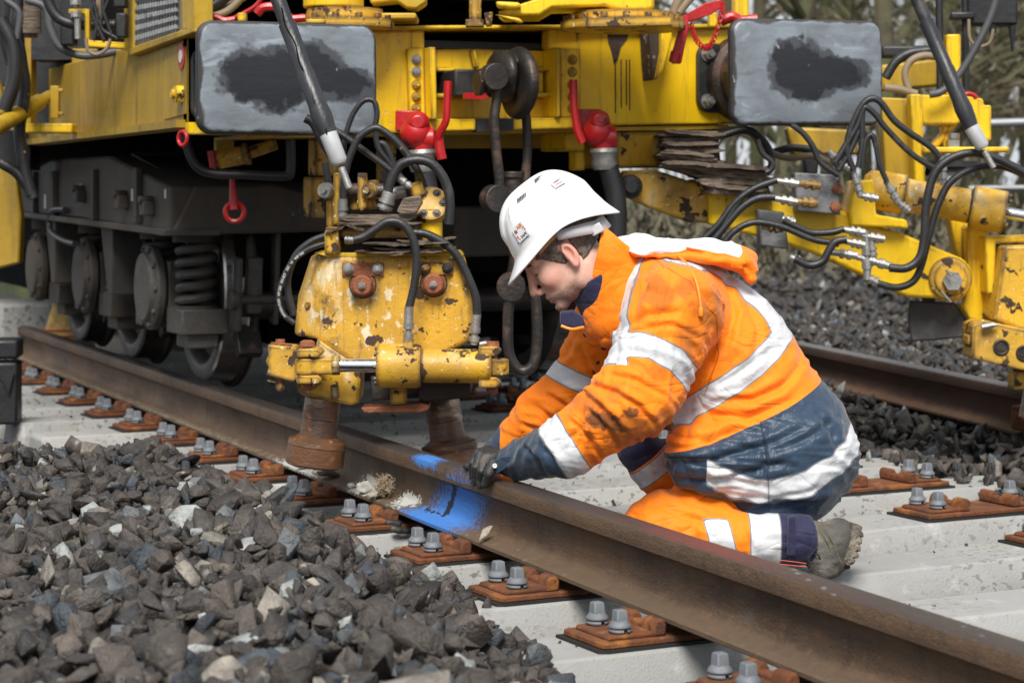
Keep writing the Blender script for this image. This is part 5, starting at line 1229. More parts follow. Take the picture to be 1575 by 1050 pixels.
q = MB(); q.torus(at(1489, 160, BD + .05), FWD, .034, .008, n=20, a0=-.6, a1=2.6); q.build('red_strap', M['red_paint'], bo)
for u in (1444, 1484):
    q = MB(); q.cyl(at(u, -60, BD + .3), at(u + 2, 138, BD + .3), .013, n=10); q.build('guide_rod', M['black_paint'], bo)
q = MB(); pp(q, rect(1488, -50, 1566, 38), BD + .28, .12); pp(q, rect(1462, 18, 1500, 30), BD + .26, .05); q.build('control_box', M['black_plastic'], bo, bevel=.008)
q = MB(); q.lathe(at(1557, 40, BD + .3), UP * -1, [(0, .014), (.04, .010), (.09, .004)], n=10); q.lathe(at(1527, 38, BD + .3), UP * -1, [(0, .016), (.03, .012)], n=10); q.each('connector', M['black_plastic'], bo)
sp([(1490, 30), (1492, 60), (1505, 72), (1522, 66), (1528, 45)], BD + .24, .006, 'thin_cable', 'hose_tan', bo)
# vertical clamp carrier and second clamp head at the right edge
rc_ = empty('rail_clamp', at(1560, 470, 7.2), 'yellow rail clamp head hanging over the dark far rail at the right edge', 'rail clamp')
q = MB(); pp(q, [(1488, 350), (1520, 352), (1525, 480), (1535, 505), (1500, 505), (1478, 470), (1490, 430)], BD + .02, .12); pp(q, [(1455, 300), (1500, 340), (1500, 440), (1480, 440)], BD + .1, .1); q.build('carrier_plate', M['yellow_paint'], rc_, bevel=.006)
q = MB(); pp(q, [(1516, 364), (1600, 362), (1600, 372), (1532, 374), (1530, 452), (1518, 452)], BD - .08, .14); q.build('carrier_frame', M['yellow_paint'], rc_, bevel=.005)
q = MB(); pp(q, [(1545, 378), (1620, 376), (1640, 500), (1600, 520), (1528, 492)], BD - .16, .22); hs_ = q.build('clamp_housing', M['yellow_worn'], rc_, bevel=.010)
def text(s, size, loc, rot, mt, parent, name='marking', ext=.0006, align='LEFT'):
    cu = bpy.data.curves.new(name, 'FONT'); cu.body = s; cu.size = size; cu.extrude = ext; cu.align_x = align
    t = bpy.data.objects.new(name, cu); me = bpy.data.meshes.new_from_object(t); bpy.data.objects.remove(t)
    me.materials.append(mt); o = bpy.data.objects.new(name, me); COL.objects.link(o); o.parent = parent
    o.location = Vector(loc) - wloc(parent); o.rotation_euler = rot; return o
text('1A', .042, at(1550, 478, BD - .163), (PI / 2, 0, -TH), M['black_paint'], hs_)
q = MB(); pp(q, [(1496, 500), (1512, 492), (1640, 520), (1640, 585), (1496, 552)], BD - .22, .16); pp(q, rect(1489, 515, 1512, 531), BD - .20, .10); pp(q, rect(1560, 570, 1640, 600), BD - .15, .1); q.build('clamp_jaw', M['yellow_worn'], rc_, bevel=.006)
for u, v in ((1540, 534), (1575, 543)): q = MB(); q.torus(at(u, v, BD - .222), FWD, .022, .005); q.lathe(at(u, v, BD - .223), -FWD, [(0, .016), (.003, .016)], n=16); q.build('pin_hole', M['dark_steel'], rc_)
q = MB(); q.cyl(at(1510, 503, BD - .24), at(1528, 499, BD - .24), .010, n=8); q.cyl(at(1528, 500, BD - .24), at(1535, 499, BD - .24), .005, n=8); q.lathe(at(1500, 560, BD - .2), UP, [(0, .012), (.02, .012)], n=6); q.build('jaw_bolt', M['zinc'], rc_)
q = MB(); q.cyl(at(1600, 590, BD - .05), at(1600, 640, BD - .05), .05, .07, n=20); q.build('clamp_roller', M['roller_rust'], rc_)
# black rubber flap
q = MB(); pp(q, [(1400, 462), (1470, 466), (1492, 500), (1488, 518), (1440, 523), (1402, 525), (1397, 490)], BD + .05, .02); q.build('rubber_flap', M['rubber_flap'], bo, bevel=.006)
q = MB(); pp(q, [(1418, 440), (1440, 440), (1438, 466), (1420, 466)], BD + .06, .02); q.build('flap_strap', M['rubber_flap'], bo)
# black mount under the boom root
q = MB(); q.lathe(at(970, 287, BD - .02), -FWD, [(0, .040), (.03, .036), (.04, .02), (.05, .02)], n=24); q.build('rubber_bush', M['black_paint'], bo)

# ---- stacks of worn boards
def boards(name, items, label, seed):
    rnd = random.Random(seed); root = empty(name, at(items[0][0], items[0][1], items[0][4]), label, 'wooden packing')
    for (u0, v0, u1, v1, d, th_, dep_) in items:
        n = 9; V_ = []; mb = MB(); a = at(u0, v0, d); c = at(u1, v1, d); t = (c - a)
        prev = None
        ph = rnd.uniform(0, 6); top = []; bot = []
        for i in range(n + 1):
            s = i / n; w = .0035 * math.sin(ph + s * 4) + rnd.uniform(-.0015, .0015); p = a + t * s + UP * w
            j0 = FWD * rnd.uniform(-.01, .01)
            e = .35 if i in (0, n) else 1
            top.append((p + j0 + UP * th_ / 2 * e, p + FWD * dep_ + UP * th_ / 2 * e)); bot.append((p + j0 - UP * th_ / 2 * e, p + FWD * dep_ - UP * th_ / 2 * e))
        vs = []; 
        for i in range(n + 1): vs += [top[i][0], top[i][1], bot[i][1], bot[i][0]]
        fs = [(0, 1, 2, 3), (n * 4 + 3, n * 4 + 2, n * 4 + 1, n * 4)]
        for i in range(n):
            for k in range(4): fs.append((i * 4 + k, (i + 1) * 4 + k, (i + 1) * 4 + (k + 1) % 4, i * 4 + (k + 1) % 4))
        mb.add(vs, fs); mb.build('board', M['old_board'], root, smooth=30)
    return root
rnd = random.Random(2); it = []
for i in range(11): it.append((1016 + rnd.uniform(-6, 8), 203 + i * 5.2, 1104 + rnd.uniform(-12, 14) , 206 + i * 5.4, 7.0 + rnd.uniform(-.03, .03), .0125, .3))
for i in range(8): it.append((1058 + i * 4 + rnd.uniform(-6, 6), 250 + i * 6.5, 1178 + rnd.uniform(-12, 18), 262 + i * 6, 7.0 + rnd.uniform(-.03, .03), .0145, .3))
boards_root_ = boards('board_stack', it, 'stack of warped weathered boards lying on the boom root, behind the worker', 3)

q = MB(); pp(q, [(1022, 200), (1104, 202), (1108, 246), (1176, 262), (1186, 300), (1140, 298), (1060, 268), (1024, 258)], 7.06, .22); q.build('packing_core', M['old_board'], boards_root_)
# ================================================================ rail clamp gripping the near rail
CD = 5.98
def L(u, v, dd=0.0): return at(u, v, CD + dd)
kc = empty('rail_clamp', L(590, 560, .1), 'worn yellow rail clamp with two rusty rollers, gripping the near rail left of the worker', 'rail clamp')
def pk(mb, poly, dd, t): return mb.prism([L(u, v, dd) for u, v in poly], FWD * t)
# housing with a bevelled left flank
fr_ = [(508, 395), (700, 391), (712, 400), (727, 459), (729, 505), (722, 527), (706, 534), (640, 566), (552, 562), (529, 551), (485, 521)]
lf = [(479, 391), (458, 455), (452, 516)]
mb = MB(); V_ = [L(u, v, -.06) for u, v in fr_]; V_ += [L(u, v, .02) for u, v in lf]; nb = len(V_)
bk = [L(u, v, -.06) + FWD * .27 for u, v in fr_] + [L(u, v, .02) + FWD * .19 for u, v in lf]
V_ += bk
n = len(fr_); fs = [tuple(range(n)), tuple(nb + i for i in reversed(range(n)))]
for i in range(n - 1): fs.append((i, nb + i, nb + i + 1, i + 1))
fs += [(n - 1, n + 2, n + 1, n, 0)]                      # left flank
fs += [(0, n, nb + n, nb + 0), (n, n + 1, nb + n + 1, nb + n), (n + 1, n + 2, nb + n + 2, nb + n + 1), (n + 2, n - 1, nb + n - 1, nb + n + 2), (nb + 0, nb + n, nb + n + 1, nb + n + 2, nb + n - 1)]
mb.add(V_, fs)
kw = wloc(kc)
zr = lambda u, v, r, s_: (tuple(L(u, v, -.06) - kw), r, s_)
layered('clamp_paint', (0.62, 0.345, 0.028), rough=0.42, var=0.15, varscale=6, bump=(60, 0.5), bumps=((250, 0.4),), bdist=.003, layers=[
    dict(scale=5, lo=0.45, hi=0.68, col=(0.46, 0.26, 0.035), amt=.9),
    dict(scale=7, stretch=(1, 1, .7), detail=10, lo=0.50, hi=0.58, col=(0.72, 0.60, 0.38), off=8, rough=.7, amt=.85, zone=zr(520, 440, .05, .10)),
    dict(scale=26, stretch=(1, 1, .7), detail=10, lo=0.58, hi=0.61, col=(0.74, 0.66, 0.48), off=18, rough=.7, amt=.85, zone=zr(540, 480, .10, .14)),
    dict(scale=7, stretch=(1, 1, .5), detail=10, lo=0.46, hi=0.58, col=(0.06, 0.05, 0.045), off=28, rough=.7, amt=.85, zone=zr(472, 455, .035, .06)),
    dict(scale=22, stretch=(1, 1, .5), detail=6, lo=0.42, hi=0.60, col=(0.04, 0.03, 0.02), off=38, rough=.6, amt=.9, zone=zr(556, 452, .030, .035)),
    dict(scale=22, stretch=(1, 1, .5), detail=6, lo=0.42, hi=0.60, col=(0.04, 0.03, 0.02), off=48, rough=.6, amt=.9, zone=zr(668, 452, .032, .035)),
    dict(scale=30, stretch=(2.4, 2.4, .3), lo=0.56, hi=0.75, col=(0.12, 0.07, 0.03), amt=0.7, off=3.0, rough=.7),
    dict(edge=.022, wob=.42, scale=14, lo=.30, hi=.46, col=(.055, .035, .025), rough=.8, h=-.5),
    dict(scale=60, detail=3, lo=0.65, hi=0.67, col=(0.74, 0.66, 0.46), off=12, amt=.9),
    dict(scale=17, detail=9, lo=0.615, hi=0.63, col=(0.06, 0.032, 0.022), rough=.8, h=-1.2, off=5.0),
    dict(scale=44, detail=5, lo=0.67, hi=0.69, col=(0.10, 0.045, 0.02), rough=.8, h=-1.0, off=1.0)])
hou = mb.build('housing', M['clamp_paint'], kc, bevel=.012, seg=3)
q = MB(); pk(q, [(482, 389), (706, 388), (712, 396), (505, 396)], -.055, .24); q.build('top_plate', M['yellow_paint'], kc, bevel=.003)
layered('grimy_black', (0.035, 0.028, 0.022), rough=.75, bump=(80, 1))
# retaining plates and pivot pins
for pu, pv, (x0, y0, x1, y1), (kx, ky), mt, b1, b2 in ((0, 0, (526, 404, 590, 425), (558, 438), 'rust_red', 'zinc', 'zinc'), (0, 0, (645, 403, 697, 423), (667, 436), 'yellow_worn', 'yellow_worn', 'dark_steel')):
    q = MB(); pk(q, rect(x0, y0, x1, y1), -.068, .008); pl = q.build('retaining_plate', M[mt], kc, bevel=.002)
    for bu, m_ in ((x0 + 10, b1), (x1 - 9, b2)): q = MB(); q.hexbolt(L(bu, (y0 + y1) / 2 - 1, -.068), -FWD, r=.0115, h=.014); q.build('bolt', M[m_], pl, bevel=.001)
    q = MB(); p = L(kx, ky, -.06); q.lathe(p, -FWD, [(-.01, .0345), (.004, .0345), (.005, .029), (.036, .028), (.040, .024)], n=30); kn = q.build('pivot_pin', M['rust_red'], kc)
    q = MB(); q.lathe(p, -FWD, [(-.005, .040), (.002, .038)], n=26); q.build('grease_ring', M['grimy_black'], kn)
    q = MB(); q.lathe(p, -FWD, [(.038, .010), (.047, .010), (.047, .006), (.056, .005)], n=10); q.build('grease_nipple', M['zinc'], kn)
q = MB(); q.hexbolt(L(478, 470, -.005), (-FWD - RIGHT * .6), r=.012, h=.012); q.build('side_bolt', M['yellow_worn'], kc)
# cylinder
a = L(583, 562, -.15); ax_ = (L(745, 563, -.15) - a).normalized(); PXM = CD / FPX
q = MB(); q.lathe(a, ax_, [(-.006, .050), (-.004, .058), (0, .060), (.105, .061), (.114, .055)], n=36); q.lathe(a, ax_, [(.11, .046), (.30, .046), (.305, .040)], n=36)
cyl2 = q.build('cylinder', M['yellow_worn'], kc, bevel=.001)
for i in range(8):
    an = 2 * PI * i / 8; X_, Y_, Z_ = q.frame(ax_); p = a + (X_ * math.cos(an) + Y_ * math.sin(an)) * .047; q2 = MB(); q2.cyl(p, p - ax_ * .012, .006, n=6); q2.build('flange_bolt', M['dark_steel'], cyl2)
q = MB(); q.cyl(a, a - ax_ * .105, .0185, n=26); q.build('piston_rod', M['chrome'], kc)
q = MB(); q.lathe(a - ax_ * .128, ax_, [(0, .027), (.022, .027)], n=8); q.build('lock_nut', M['yellow_worn'], kc, bevel=.002)
# left knuckle
q = MB(); q.lathe(L(472, 563, -.15), UP, [(-.022, .028), (.022, .028)], n=24); pk(q, [(472, 552), (512, 551), (518, 563), (512, 576), (472, 575)], -.172, .044); q.build('rod_eye', M['yellow_worn'], kc, bevel=.004)
for v0, v1, nm in ((537, 550, 'upper_lug'), (578, 591, 'lower_lug')):
    q = MB(); pk(q, [(456, v0), (490, v0 - 1), (496, (v0 + v1) / 2), (490, v1), (456, v1)], -.18, .09); q.build(nm, M['yellow_worn'], kc, bevel=.004)
q = MB(); pk(q, [(411, 530), (456, 534), (458, 583), (452, 588), (409, 577), (413, 565), (408, 556), (413, 545)], -.15, .11); q.build('knuckle_block', M['yellow_worn'], kc, bevel=.005)
q = MB(); q.cyl(L(473, 527, -.14), L(473, 600, -.14), .0135, n=16); q.lathe(L(473, 532, -.14), UP, [(0, .022), (.012, .020), (.016, .012)], n=16); q.cyl(L(463, 599, -.15), L(486, 596, -.15), .0035, n=6); q.build('knuckle_pin', M['rust_red'], kc)
q = MB(); q.cyl(L(431, 522, -.12), L(431, 600, -.12), .010, n=12); q.lathe(L(431, 530, -.12), UP, [(0, .014), (.015, .013)], n=8); q.cyl(L(417, 527, -.13), L(449, 530, -.13), .003, n=6); q.build('knuckle_pin', M['rust_red'], kc)
q = MB(); q.lathe(L(431, 590, -.12), UP * -1, [(0, .014), (.014, .013)], n=6); q.cyl(L(412, 585, -.13), L(424, 588, -.13), .003, n=6); q.build('knuckle_nut', M['yellow_worn'], kc)
# right knuckle
q = MB(); q.lathe(L(766, 564, -.15), UP, [(-.022, .030), (.022, .030)], n=24); pk(q, [(744, 552), (766, 551), (766, 577), (744, 577)], -.175, .05); q.build('end_eye', M['yellow_worn'], kc, bevel=.004)
for v0, v1 in ((533, 548), (580, 597)):
    q = MB(); pk(q, [(736, v0), (764, v0), (772, (v0 + v1) / 2), (764, v1), (736, v1)], -.18, .08); q.build('end_lug', M['yellow_worn'], kc, bevel=.004)
q = MB(); q.cyl(L(757, 526, -.14), L(757, 602, -.14), .013, n=16); q.lathe(L(757, 532, -.14), UP, [(0, .021), (.012, .019)], n=8); q.lathe(L(757, 597, -.14), UP * -1, [(0, .018), (.012, .016)], n=8); q.build('end_pin', M['rust_red'], kc)
q = MB(); q.cyl(L(738, 529, -.16), L(748, 527, -.16), .006, n=8); q.build('split_pin', M['zinc'], kc)
# arms that carry the rollers
q = MB(); pk(q, [(488, 520), (531, 551), (556, 563), (552, 620), (540, 624), (462, 607), (455, 590), (480, 575)], -.07, .18); q.build('jaw_arm', M['yellow_worn'], kc, bevel=.006)
q = MB(); pk(q, [(508, 592), (520, 590), (522, 612), (509, 613)], -.08, .02); q.build('jaw_rib', M['yellow_worn'], kc, bevel=.003)
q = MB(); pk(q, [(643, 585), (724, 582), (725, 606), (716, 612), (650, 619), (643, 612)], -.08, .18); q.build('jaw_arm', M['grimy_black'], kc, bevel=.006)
q = MB(); pk(q, [(600, 600), (625, 599), (625, 622), (600, 623)], -.10, .05); q.build('center_stop', M['yellow_worn'], kc, bevel=.004)
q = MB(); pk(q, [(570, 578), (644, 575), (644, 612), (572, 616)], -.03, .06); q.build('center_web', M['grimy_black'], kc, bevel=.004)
q = MB(); pk(q, [(555, 627), (648, 621), (660, 623), (660, 630), (648, 634), (560, 635)], -.10, .10); q.build('stop_plate', M['rust_red'], kc, bevel=.003)
# rollers
for (u0, v0), (u1, v1), dd, bw in (((497, 612), (483, 716), -.02, 44), ((679, 612), (697, 725), .12, 44)):
    a = L(u0, v0, dd); c = L(u1, v1, dd); t = (c - a); h = t.length; t.normalize()
    q = MB(); q.lathe(a, t, [(0, .050), (h * .30, .051), (h * .31, .049), (h * .55, .052), (h * .57, .060), (h * .60, .066), (h * .62, .079), (h * .70, .081), (h * .715, .079), (h * .72, .080), (h * .97, .081), (h, .075)], n=44)
    q.build('roller', M['roller_rust'], kc)
# top works: lugs, ram foot, flange, wooden packing
q = MB()
q = MB(); pk(q, [(513, 266), (524, 266), (526, 345), (510, 345)], -.02, .08); q.build('lug', M['yellow_worn'], kc, bevel=.003)
q = MB(); pk(q, [(550, 266), (562, 266), (564, 318), (556, 326), (549, 318)], -.02, .08); q.build('lug', M['yellow_worn'], kc, bevel=.003)
q = MB(); pk(q, [(502, 310), (513, 305), (514, 350), (502, 352)], .02, .08); q.build('lug', M['yellow_worn'], kc, bevel=.003)
q = MB(); pk(q, [(540, 306), (575, 304), (578, 322), (538, 324)], .03, .08); pk(q, [(563, 278), (582, 276), (584, 308), (563, 308)], .06, .05); q.build('lug_base', M['yellow_worn'], kc, bevel=.004)
q = MB(); q.cyl(L(500, 293, .02), L(590, 293, .02), .020, n=16); q.build('hinge_pin', M['dark_steel'], kc)
for uu in (503, 570): q = MB(); q.lathe(L(uu, 293, -.02), -FWD - RIGHT * .4, [(0, .022), (.02, .020), (.02, .010), (.03, .009)], n=20); q.build('pin_cap', M['zinc' if uu == 503 else 'yellow_worn'], kc)
q = MB(); pk(q, [(500, 350), (640, 345), (642, 366), (500, 366)], -.04, .14); pk(q, [(499, 355), (520, 352), (522, 390), (499, 392)], -.08, .1); q.build('neck', M['yellow_worn'], kc, bevel=.005)
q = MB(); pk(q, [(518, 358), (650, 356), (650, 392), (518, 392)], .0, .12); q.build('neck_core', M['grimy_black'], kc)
q = MB(); q.cyl(L(662, 392, .04), L(662, 335, .04), .034, n=26); q.lathe(L(662, 338, .04), UP, [(0, .040), (.02, .042), (.03, .042)], n=26); q.build('swivel_post', M['yellow_paint'], kc)
q = MB(); q.lathe(L(660, 332, .04), UP, [(0, .037), (.010, .037)], n=26); q.torus(L(660, 325, .04), UP, .033, .004, n=26); q.build('hose_clip', M['zinc'], kc)
q = MB(); q.lathe(L(662, 315, .02), -FWD - UP * -.5, [(-.03, .052), (.01, .052), (.012, .040)], n=30)
q.build('flange', M['yellow_worn'], kc, bevel=.002)
for i in range(6):
    an = 2 * PI * i / 6; q = MB(); X_, Y_, Z_ = q.frame(-FWD + UP * .5); p = L(662, 315, .02) + (-FWD + UP * .5).normalized() * .012 + (X_ * math.cos(an) + Y_ * math.sin(an)) * .036; q.torus(p, Z_, .009, .003, n=12, m=6); q.cyl(p, p + Z_ * .008, .006, n=8); q.build('flange_bolt', M['dark_steel'], kc)
q = MB(); pk(q, [(628, 284), (648, 276), (653, 300), (632, 306)], .0, .05); q.build('elbow_block', M['yellow_worn'], kc, bevel=.005)
q = MB(); q.cyl(L(604, 298, .02), L(624, 294, .02), .017, n=18); q.lathe(L(601, 300, .02), RIGHT, [(0, .012), (.02, .012)], n=8); q.build('adaptor', M['zinc'], kc)
def fit2(p0, p1, dd, r=.011, yl=False): fitting_ = None; a = L(p0[0], p0[1], dd); c = L(p1[0], p1[1], dd); t = c - a; l = t.length; t.normalize(); q = MB(); q.lathe(a, t, [(0, r), (l * .42, r), (l * .42, r * 1.15), (l * .60, r * 1.15), (l * .60, r * .75), (l * .72, r * .75), (l * .72, r * 1.1), (l * .9, r * 1.1), (l * .9, r * .8), (l, r * .8)], n=10); q.build('hose_fitting', M['yellow_worn' if yl else 'zinc'], kc)
fit2((527, 306), (527, 336), -.03, .0135); fit2((600, 296), (590, 324), -.04, .020); fit2((608, 270), (632, 288), -.02, .011); fit2((629, 472), (628, 528), -.17, .0125); fit2((733, 484), (729, 530), -.10, .0125); fit2((544, 369), (530, 368), -.06, .012)
q = MB(); q.lathe(L(628, 522, -.17), UP * -1, [(0, .015), (.03, .014)], n=12); q.build('port', M['yellow_worn'], kc)
# hoses
def hose(pts, dd, r, lab=None, mt='hose_rubber'):
    q = MB(); q.tube([L(p[0], p[1], dd + (p[2] if len(p) > 2 else 0)) for p in pts], r, n=12, res=9); o = q.build('hydraulic_hose', M[mt], kc)
    return o
hose([(528, 308), (528, 288), (533, 258), (542, 232), (554, 210), (576, 197), (592, 203), (610, 218), (628, 240), (642, 262), (652, 288, .1), (654, 310, .15)], -.03, .0105)
hose([(596, 302), (599, 285), (606, 268), (618, 252), (642, 246), (664, 252), (680, 270), (689, 292), (692, 318), (690, 345)], -.04, .0135)
hose([(505, 195), (530, 210), (560, 232), (585, 250), (608, 268)], .02, .0095)
hose([(531, 300), (528, 270), (528, 235), (534, 200), (545, 172), (560, 155), (575, 156), (580, 175), (577, 200), (582, 228), (596, 248), (610, 264), (632, 290)], .06, .008)
hose([(470, 182), (482, 190), (495, 215), (510, 240)], -.02, .013)
hose([(576, 222), (590, 222), (600, 240), (606, 262)], .10, .010); hose([(592, 262), (596, 285), (600, 300)], .12, .013); hose([(500, 250), (506, 285), (512, 310)], .14, .011)
hose([(544, 369), (560, 364), (578, 352), (596, 341), (616, 343), (630, 357), (638, 378), (641, 405), (637, 440), (629, 474)], -.15, .0115)
hose([(636, 358), (655, 360), (680, 372), (702, 392), (719, 424), (731, 456), (734, 486)], -.09, .0115)
hose([(518, 361), (497, 364), (475, 374), (455, 393), (443, 425), (444, 455), (452, 485)], -.03, .010)
hw = [(512, 374), (495, 376), (470, 386), (447, 406), (433, 436), (429, 462), (437, 484), (453, 497)]
hose(hw, -.06, .0075)
# lettering printed along the thin hose
cp = catmull([L(u, v, -.06) - FWD * .0078 for u, v in hw], 30)
acc = [0.0]
for i in range(1, len(cp)): acc.append(acc[-1] + (cp[i] - cp[i - 1]).length)
def on_curve(s):
    for i in range(1, len(acc)):
        if acc[i] >= s: return cp[i - 1].lerp(cp[i], (s - acc[i - 1]) / max(1e-9, acc[i] - acc[i - 1])), (cp[i] - cp[i - 1]).normalized()
    return cp[-1], (cp[-1] - cp[-2]).normalized()
layered('white_print', (0.7, 0.7, 0.68), rough=.6, bump=None)
def letters_mesh(body, size, place, mt, parent, name, offx=0.0, flip=1):
    """turn a word into one mesh, each letter set where place(x) says: returns the object"""
    cu = bpy.data.curves.new(name, 'FONT'); cu.body = body; cu.size = size; cu.extrude = .0003
    t = bpy.data.objects.new(name, cu); me = bpy.data.meshes.new_from_object(t); bpy.data.objects.remove(t)
    for v in me.vertices: v.co = place(v.co.x + offx, v.co.y, v.co.z) - wloc(parent)
    me.materials.append(mt); o = bpy.data.objects.new(name, me); COL.objects.link(o); o.parent = parent; return o
def pl_(x, y, z):
    p, t = on_curve(total - x); t = -t; nrm = -FWD; up = nrm.cross(t).normalized(); return p + up * (y - .0035) * 1.0 + nrm * (z + .0004)
total = acc[-1] - .03
letters_mesh('HANSA-FLEX   KP 200   EN 857   2SC  10   WP 330', .0095, pl_, M['white_print'], kc, 'lettering')
# boards packed on the clamp
rnd = random.Random(5); it = []
it += [(522, 338, 640, 332, CD - .07, .018, .12), (518, 347, 648, 341, CD - .08, .008, .12), (524, 353, 645, 349, CD - .06, .006, .12), (520, 343, 560, 352, CD - .09, .008, .1)]
it += [(500, 360, 530, 346, CD - .09, .006, .1), (558, 377, 690, 372, CD - .11, .005, .14), (545, 387, 640, 386, CD - .11, .004, .14), (575, 382, 700, 383, CD - .10, .005, .14), (590, 375, 668, 376, CD - .12, .005, .14), (610, 370, 700, 368, CD - .09, .005, .14), (600, 390, 682, 389, CD - .11, .005, .1)]
boards('board_stack', it, 'thin splintered boards jammed on top of the clamp housing under the hoses', 8)
q = MB(); pk(q, [(610, 325), (620, 305), (646, 300), (650, 312), (640, 328), (615, 330)], -.09, .05); tag(q.build('wood_block', M['old_board'], bevel=.004), 'upright brown wood offcut wedged beside the round yellow flange of the clamp', 'wood block')

# ---- black struts that hang the clamps
def strut(p_top, p_mid, p_end, d, label, wrap=True):
    r = empty('hanging_strut', at(p_mid[0], p_mid[1], d), label, 'hydraulic strut')
    a = at(p_top[0], p_top[1], d + .1); b_ = at(p_mid[0], p_mid[1], d); c = at(p_end[0], p_end[1], d - .01)
    t = (b_ - a); l = t.length; t.normalize(); q = MB()
    prof = [(0, .021), (l * .35, .0205), (l * .355, .024), (l * .62, .023), (l * .63, .0255), (l * .80, .025), (l * .86, .029), (l * .93, .026), (l, .018)]
    q.lathe(a, t, prof, n=20); q.build('sleeve', M['wrap_black'], r)
    q = MB(); q.lathe(b_ - t * .02, (c - b_), [(0, .024), ((c - b_).length, .0235), ((c - b_).length + .01, .016)], n=22); q.build('end_sleeve', M['white_sleeve'], r)
    q = MB(); q.cyl(c, c + (c - b_).normalized() * .06, .010, n=10); q.build('rod_end', M['zinc'], r)
    if wrap:
        q = MB(); X_, Y_, Z_ = q.frame(t); pts = [a + t * (l * k / 30) + X_ * 0 + (-FWD) * .0235 + RIGHT * (.004 * math.sin(k)) for k in range(8, 30)]; q.tube(pts, .0022, n=5, res=2); q.build('split_seam', M['shade_black'], r)
    return r
strut((405, -60), (509, 217), (525, 258), 5.75, 'black wrapped hanging strut with a silver end above the left clamp')
strut((1385, -60), (1498, 205), (1514, 233), 6.85, 'black hanging strut with a silver end at the right, before the trees', False)
# ================================================================ the kneeling worker
layered('skin', 'tone', rough=0.5, var=0.06, varscale=60, spec=.4, bump=(700, 0.25), bdist=.002, layers=[
    dict(attr='stubble', lo=.3, hi=1.0, wob=.3, scale=160, col=(.17, .105, .085), amt=.8),
    dict(attr='dark', lo=.35, hi=.6, wob=.15, scale=200, col=(.035, .022, .018), rough=.6)])
layered('hair', (0.115, 0.088, 0.068), rough=0.55, var=0.5, varscale=90, bump=(260, 2.0, (1, 1, .35)), bdist=.003, layers=[dict(scale=220, stretch=(1, 1, .3), lo=.55, hi=.7, col=(.22, .20, .18))])
layered('helmet_white', (0.80, 0.80, 0.80), rough=0.22, var=0.02, varscale=20, bump=(25, 0.1), layers=[
    dict(scale=30, stretch=(1, .4, 1), lo=.655, hi=.70, col=(.45, .44, .43), amt=.6, rough=.5), dict(scale=70, lo=.70, hi=.73, col=(.15, .14, .13), off=3)])
layered('strap_white', (0.55, 0.55, 0.57), rough=0.35, bump=None, var=.03)
layered('liner_tan', (0.45, 0.27, 0.12), rough=0.6, bump=None, var=.1)
layered('ink_black', (0.02, 0.02, 0.025), rough=.6, bump=None); layered('ink_navy', (0.03, 0.05, 0.13), rough=.6, bump=None)
layered('ink_orange', (0.62, 0.16, 0.02), rough=.6, bump=None); layered('ink_red', (0.62, 0.10, 0.06), rough=.6, bump=None); layered('sticker', (0.72, 0.72, 0.73), rough=.3, bump=None, var=.02)
ORG = (0.98, 0.222, 0.004); NAVY = (0.028, 0.050, 0.085)
def cloth(name, base=ORG, bs=1.0):
    return layered(name, base, rough=0.62, var=0.05, varscale=8, spec=.25, sheen=.15, bump=(26, .5 * bs, (1, .7, 1)), bumps=((6, 1.5, (1, .7, 1.9), 1), (17, .5, (1.4, 1, .8), 1), (700, .05)), bdist=.006, layers=[
        dict(attr='dirt', lo=.32, hi=.62, wob=.34, scale=22, col=(0.40, 0.115, 0.012), amt=.75, rough=.75),
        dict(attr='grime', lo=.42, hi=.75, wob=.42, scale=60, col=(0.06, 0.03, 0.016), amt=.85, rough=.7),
        dict(attr='navy', lo=-.10, hi=.10, col=NAVY, rough=.36),
        dict(attr='navydark', lo=-.1, hi=.1, col=(0.022, 0.022, 0.060), rough=.7),
        dict(attr='silver_edge', lo=-.10, hi=.15, col=(.20, .20, .21), rough=.5),
        dict(attr='silver', lo=-.10, hi=.12, col=(.60, .61, .63), rough=.42),
        dict(attr='white', lo=-.1, hi=.1, col=(.84, .84, .85), rough=.7),
        dict(attr='seam_a', line=1, lo=1.6, hi=.6, col=(.012, .014, .02), amt=.55, h=-.3), dict(attr='seam_b', line=1, lo=1.8, hi=.8, col=(.012, .012, .015), amt=.8, h=-.4), dict(attr='seam_c', line=1, lo=1.5, hi=.5, col=(.35, .07, .004), amt=.6, h=-.3),
        dict(scale=55, detail=3, lo=.70, hi=.735, col=(.16, .09, .05), off=6, amt=.5)])
cloth('workwear')
layered('glove_black', (0.022, 0.022, 0.023), rough=0.45, var=0.3, varscale=25, bump=(90, 1.0), bumps=((400, .4),), bdist=.003, layers=[dict(scale=24, lo=.54, hi=.72, col=(.14, .12, .10), rough=.8, amt=.7)])
layered('boot_leather', (0.075, 0.068, 0.058), rough=0.65, var=0.3, varscale=14, bump=(60, 1.2), bumps=((250, .6),), bdist=.003, layers=[dict(scale=14, lo=.45, hi=.65, col=(.15, .135, .11), rough=.85)])
layered('boot_sole', (0.085, 0.070, 0.055), rough=0.85, var=0.3, varscale=30, bump=(90, 2.5), bdist=.006, layers=[dict(scale=22, lo=.45, hi=.6, col=(.24, .205, .16), rough=.9), dict(scale=80, lo=.66, hi=.7, col=(.4, .38, .34))])
layered('lace', (0.16, 0.13, 0.07), rough=.8, bump=None)
layered('cord_orange', (0.95, 0.25, 0.02), rough=.5, bump=None)

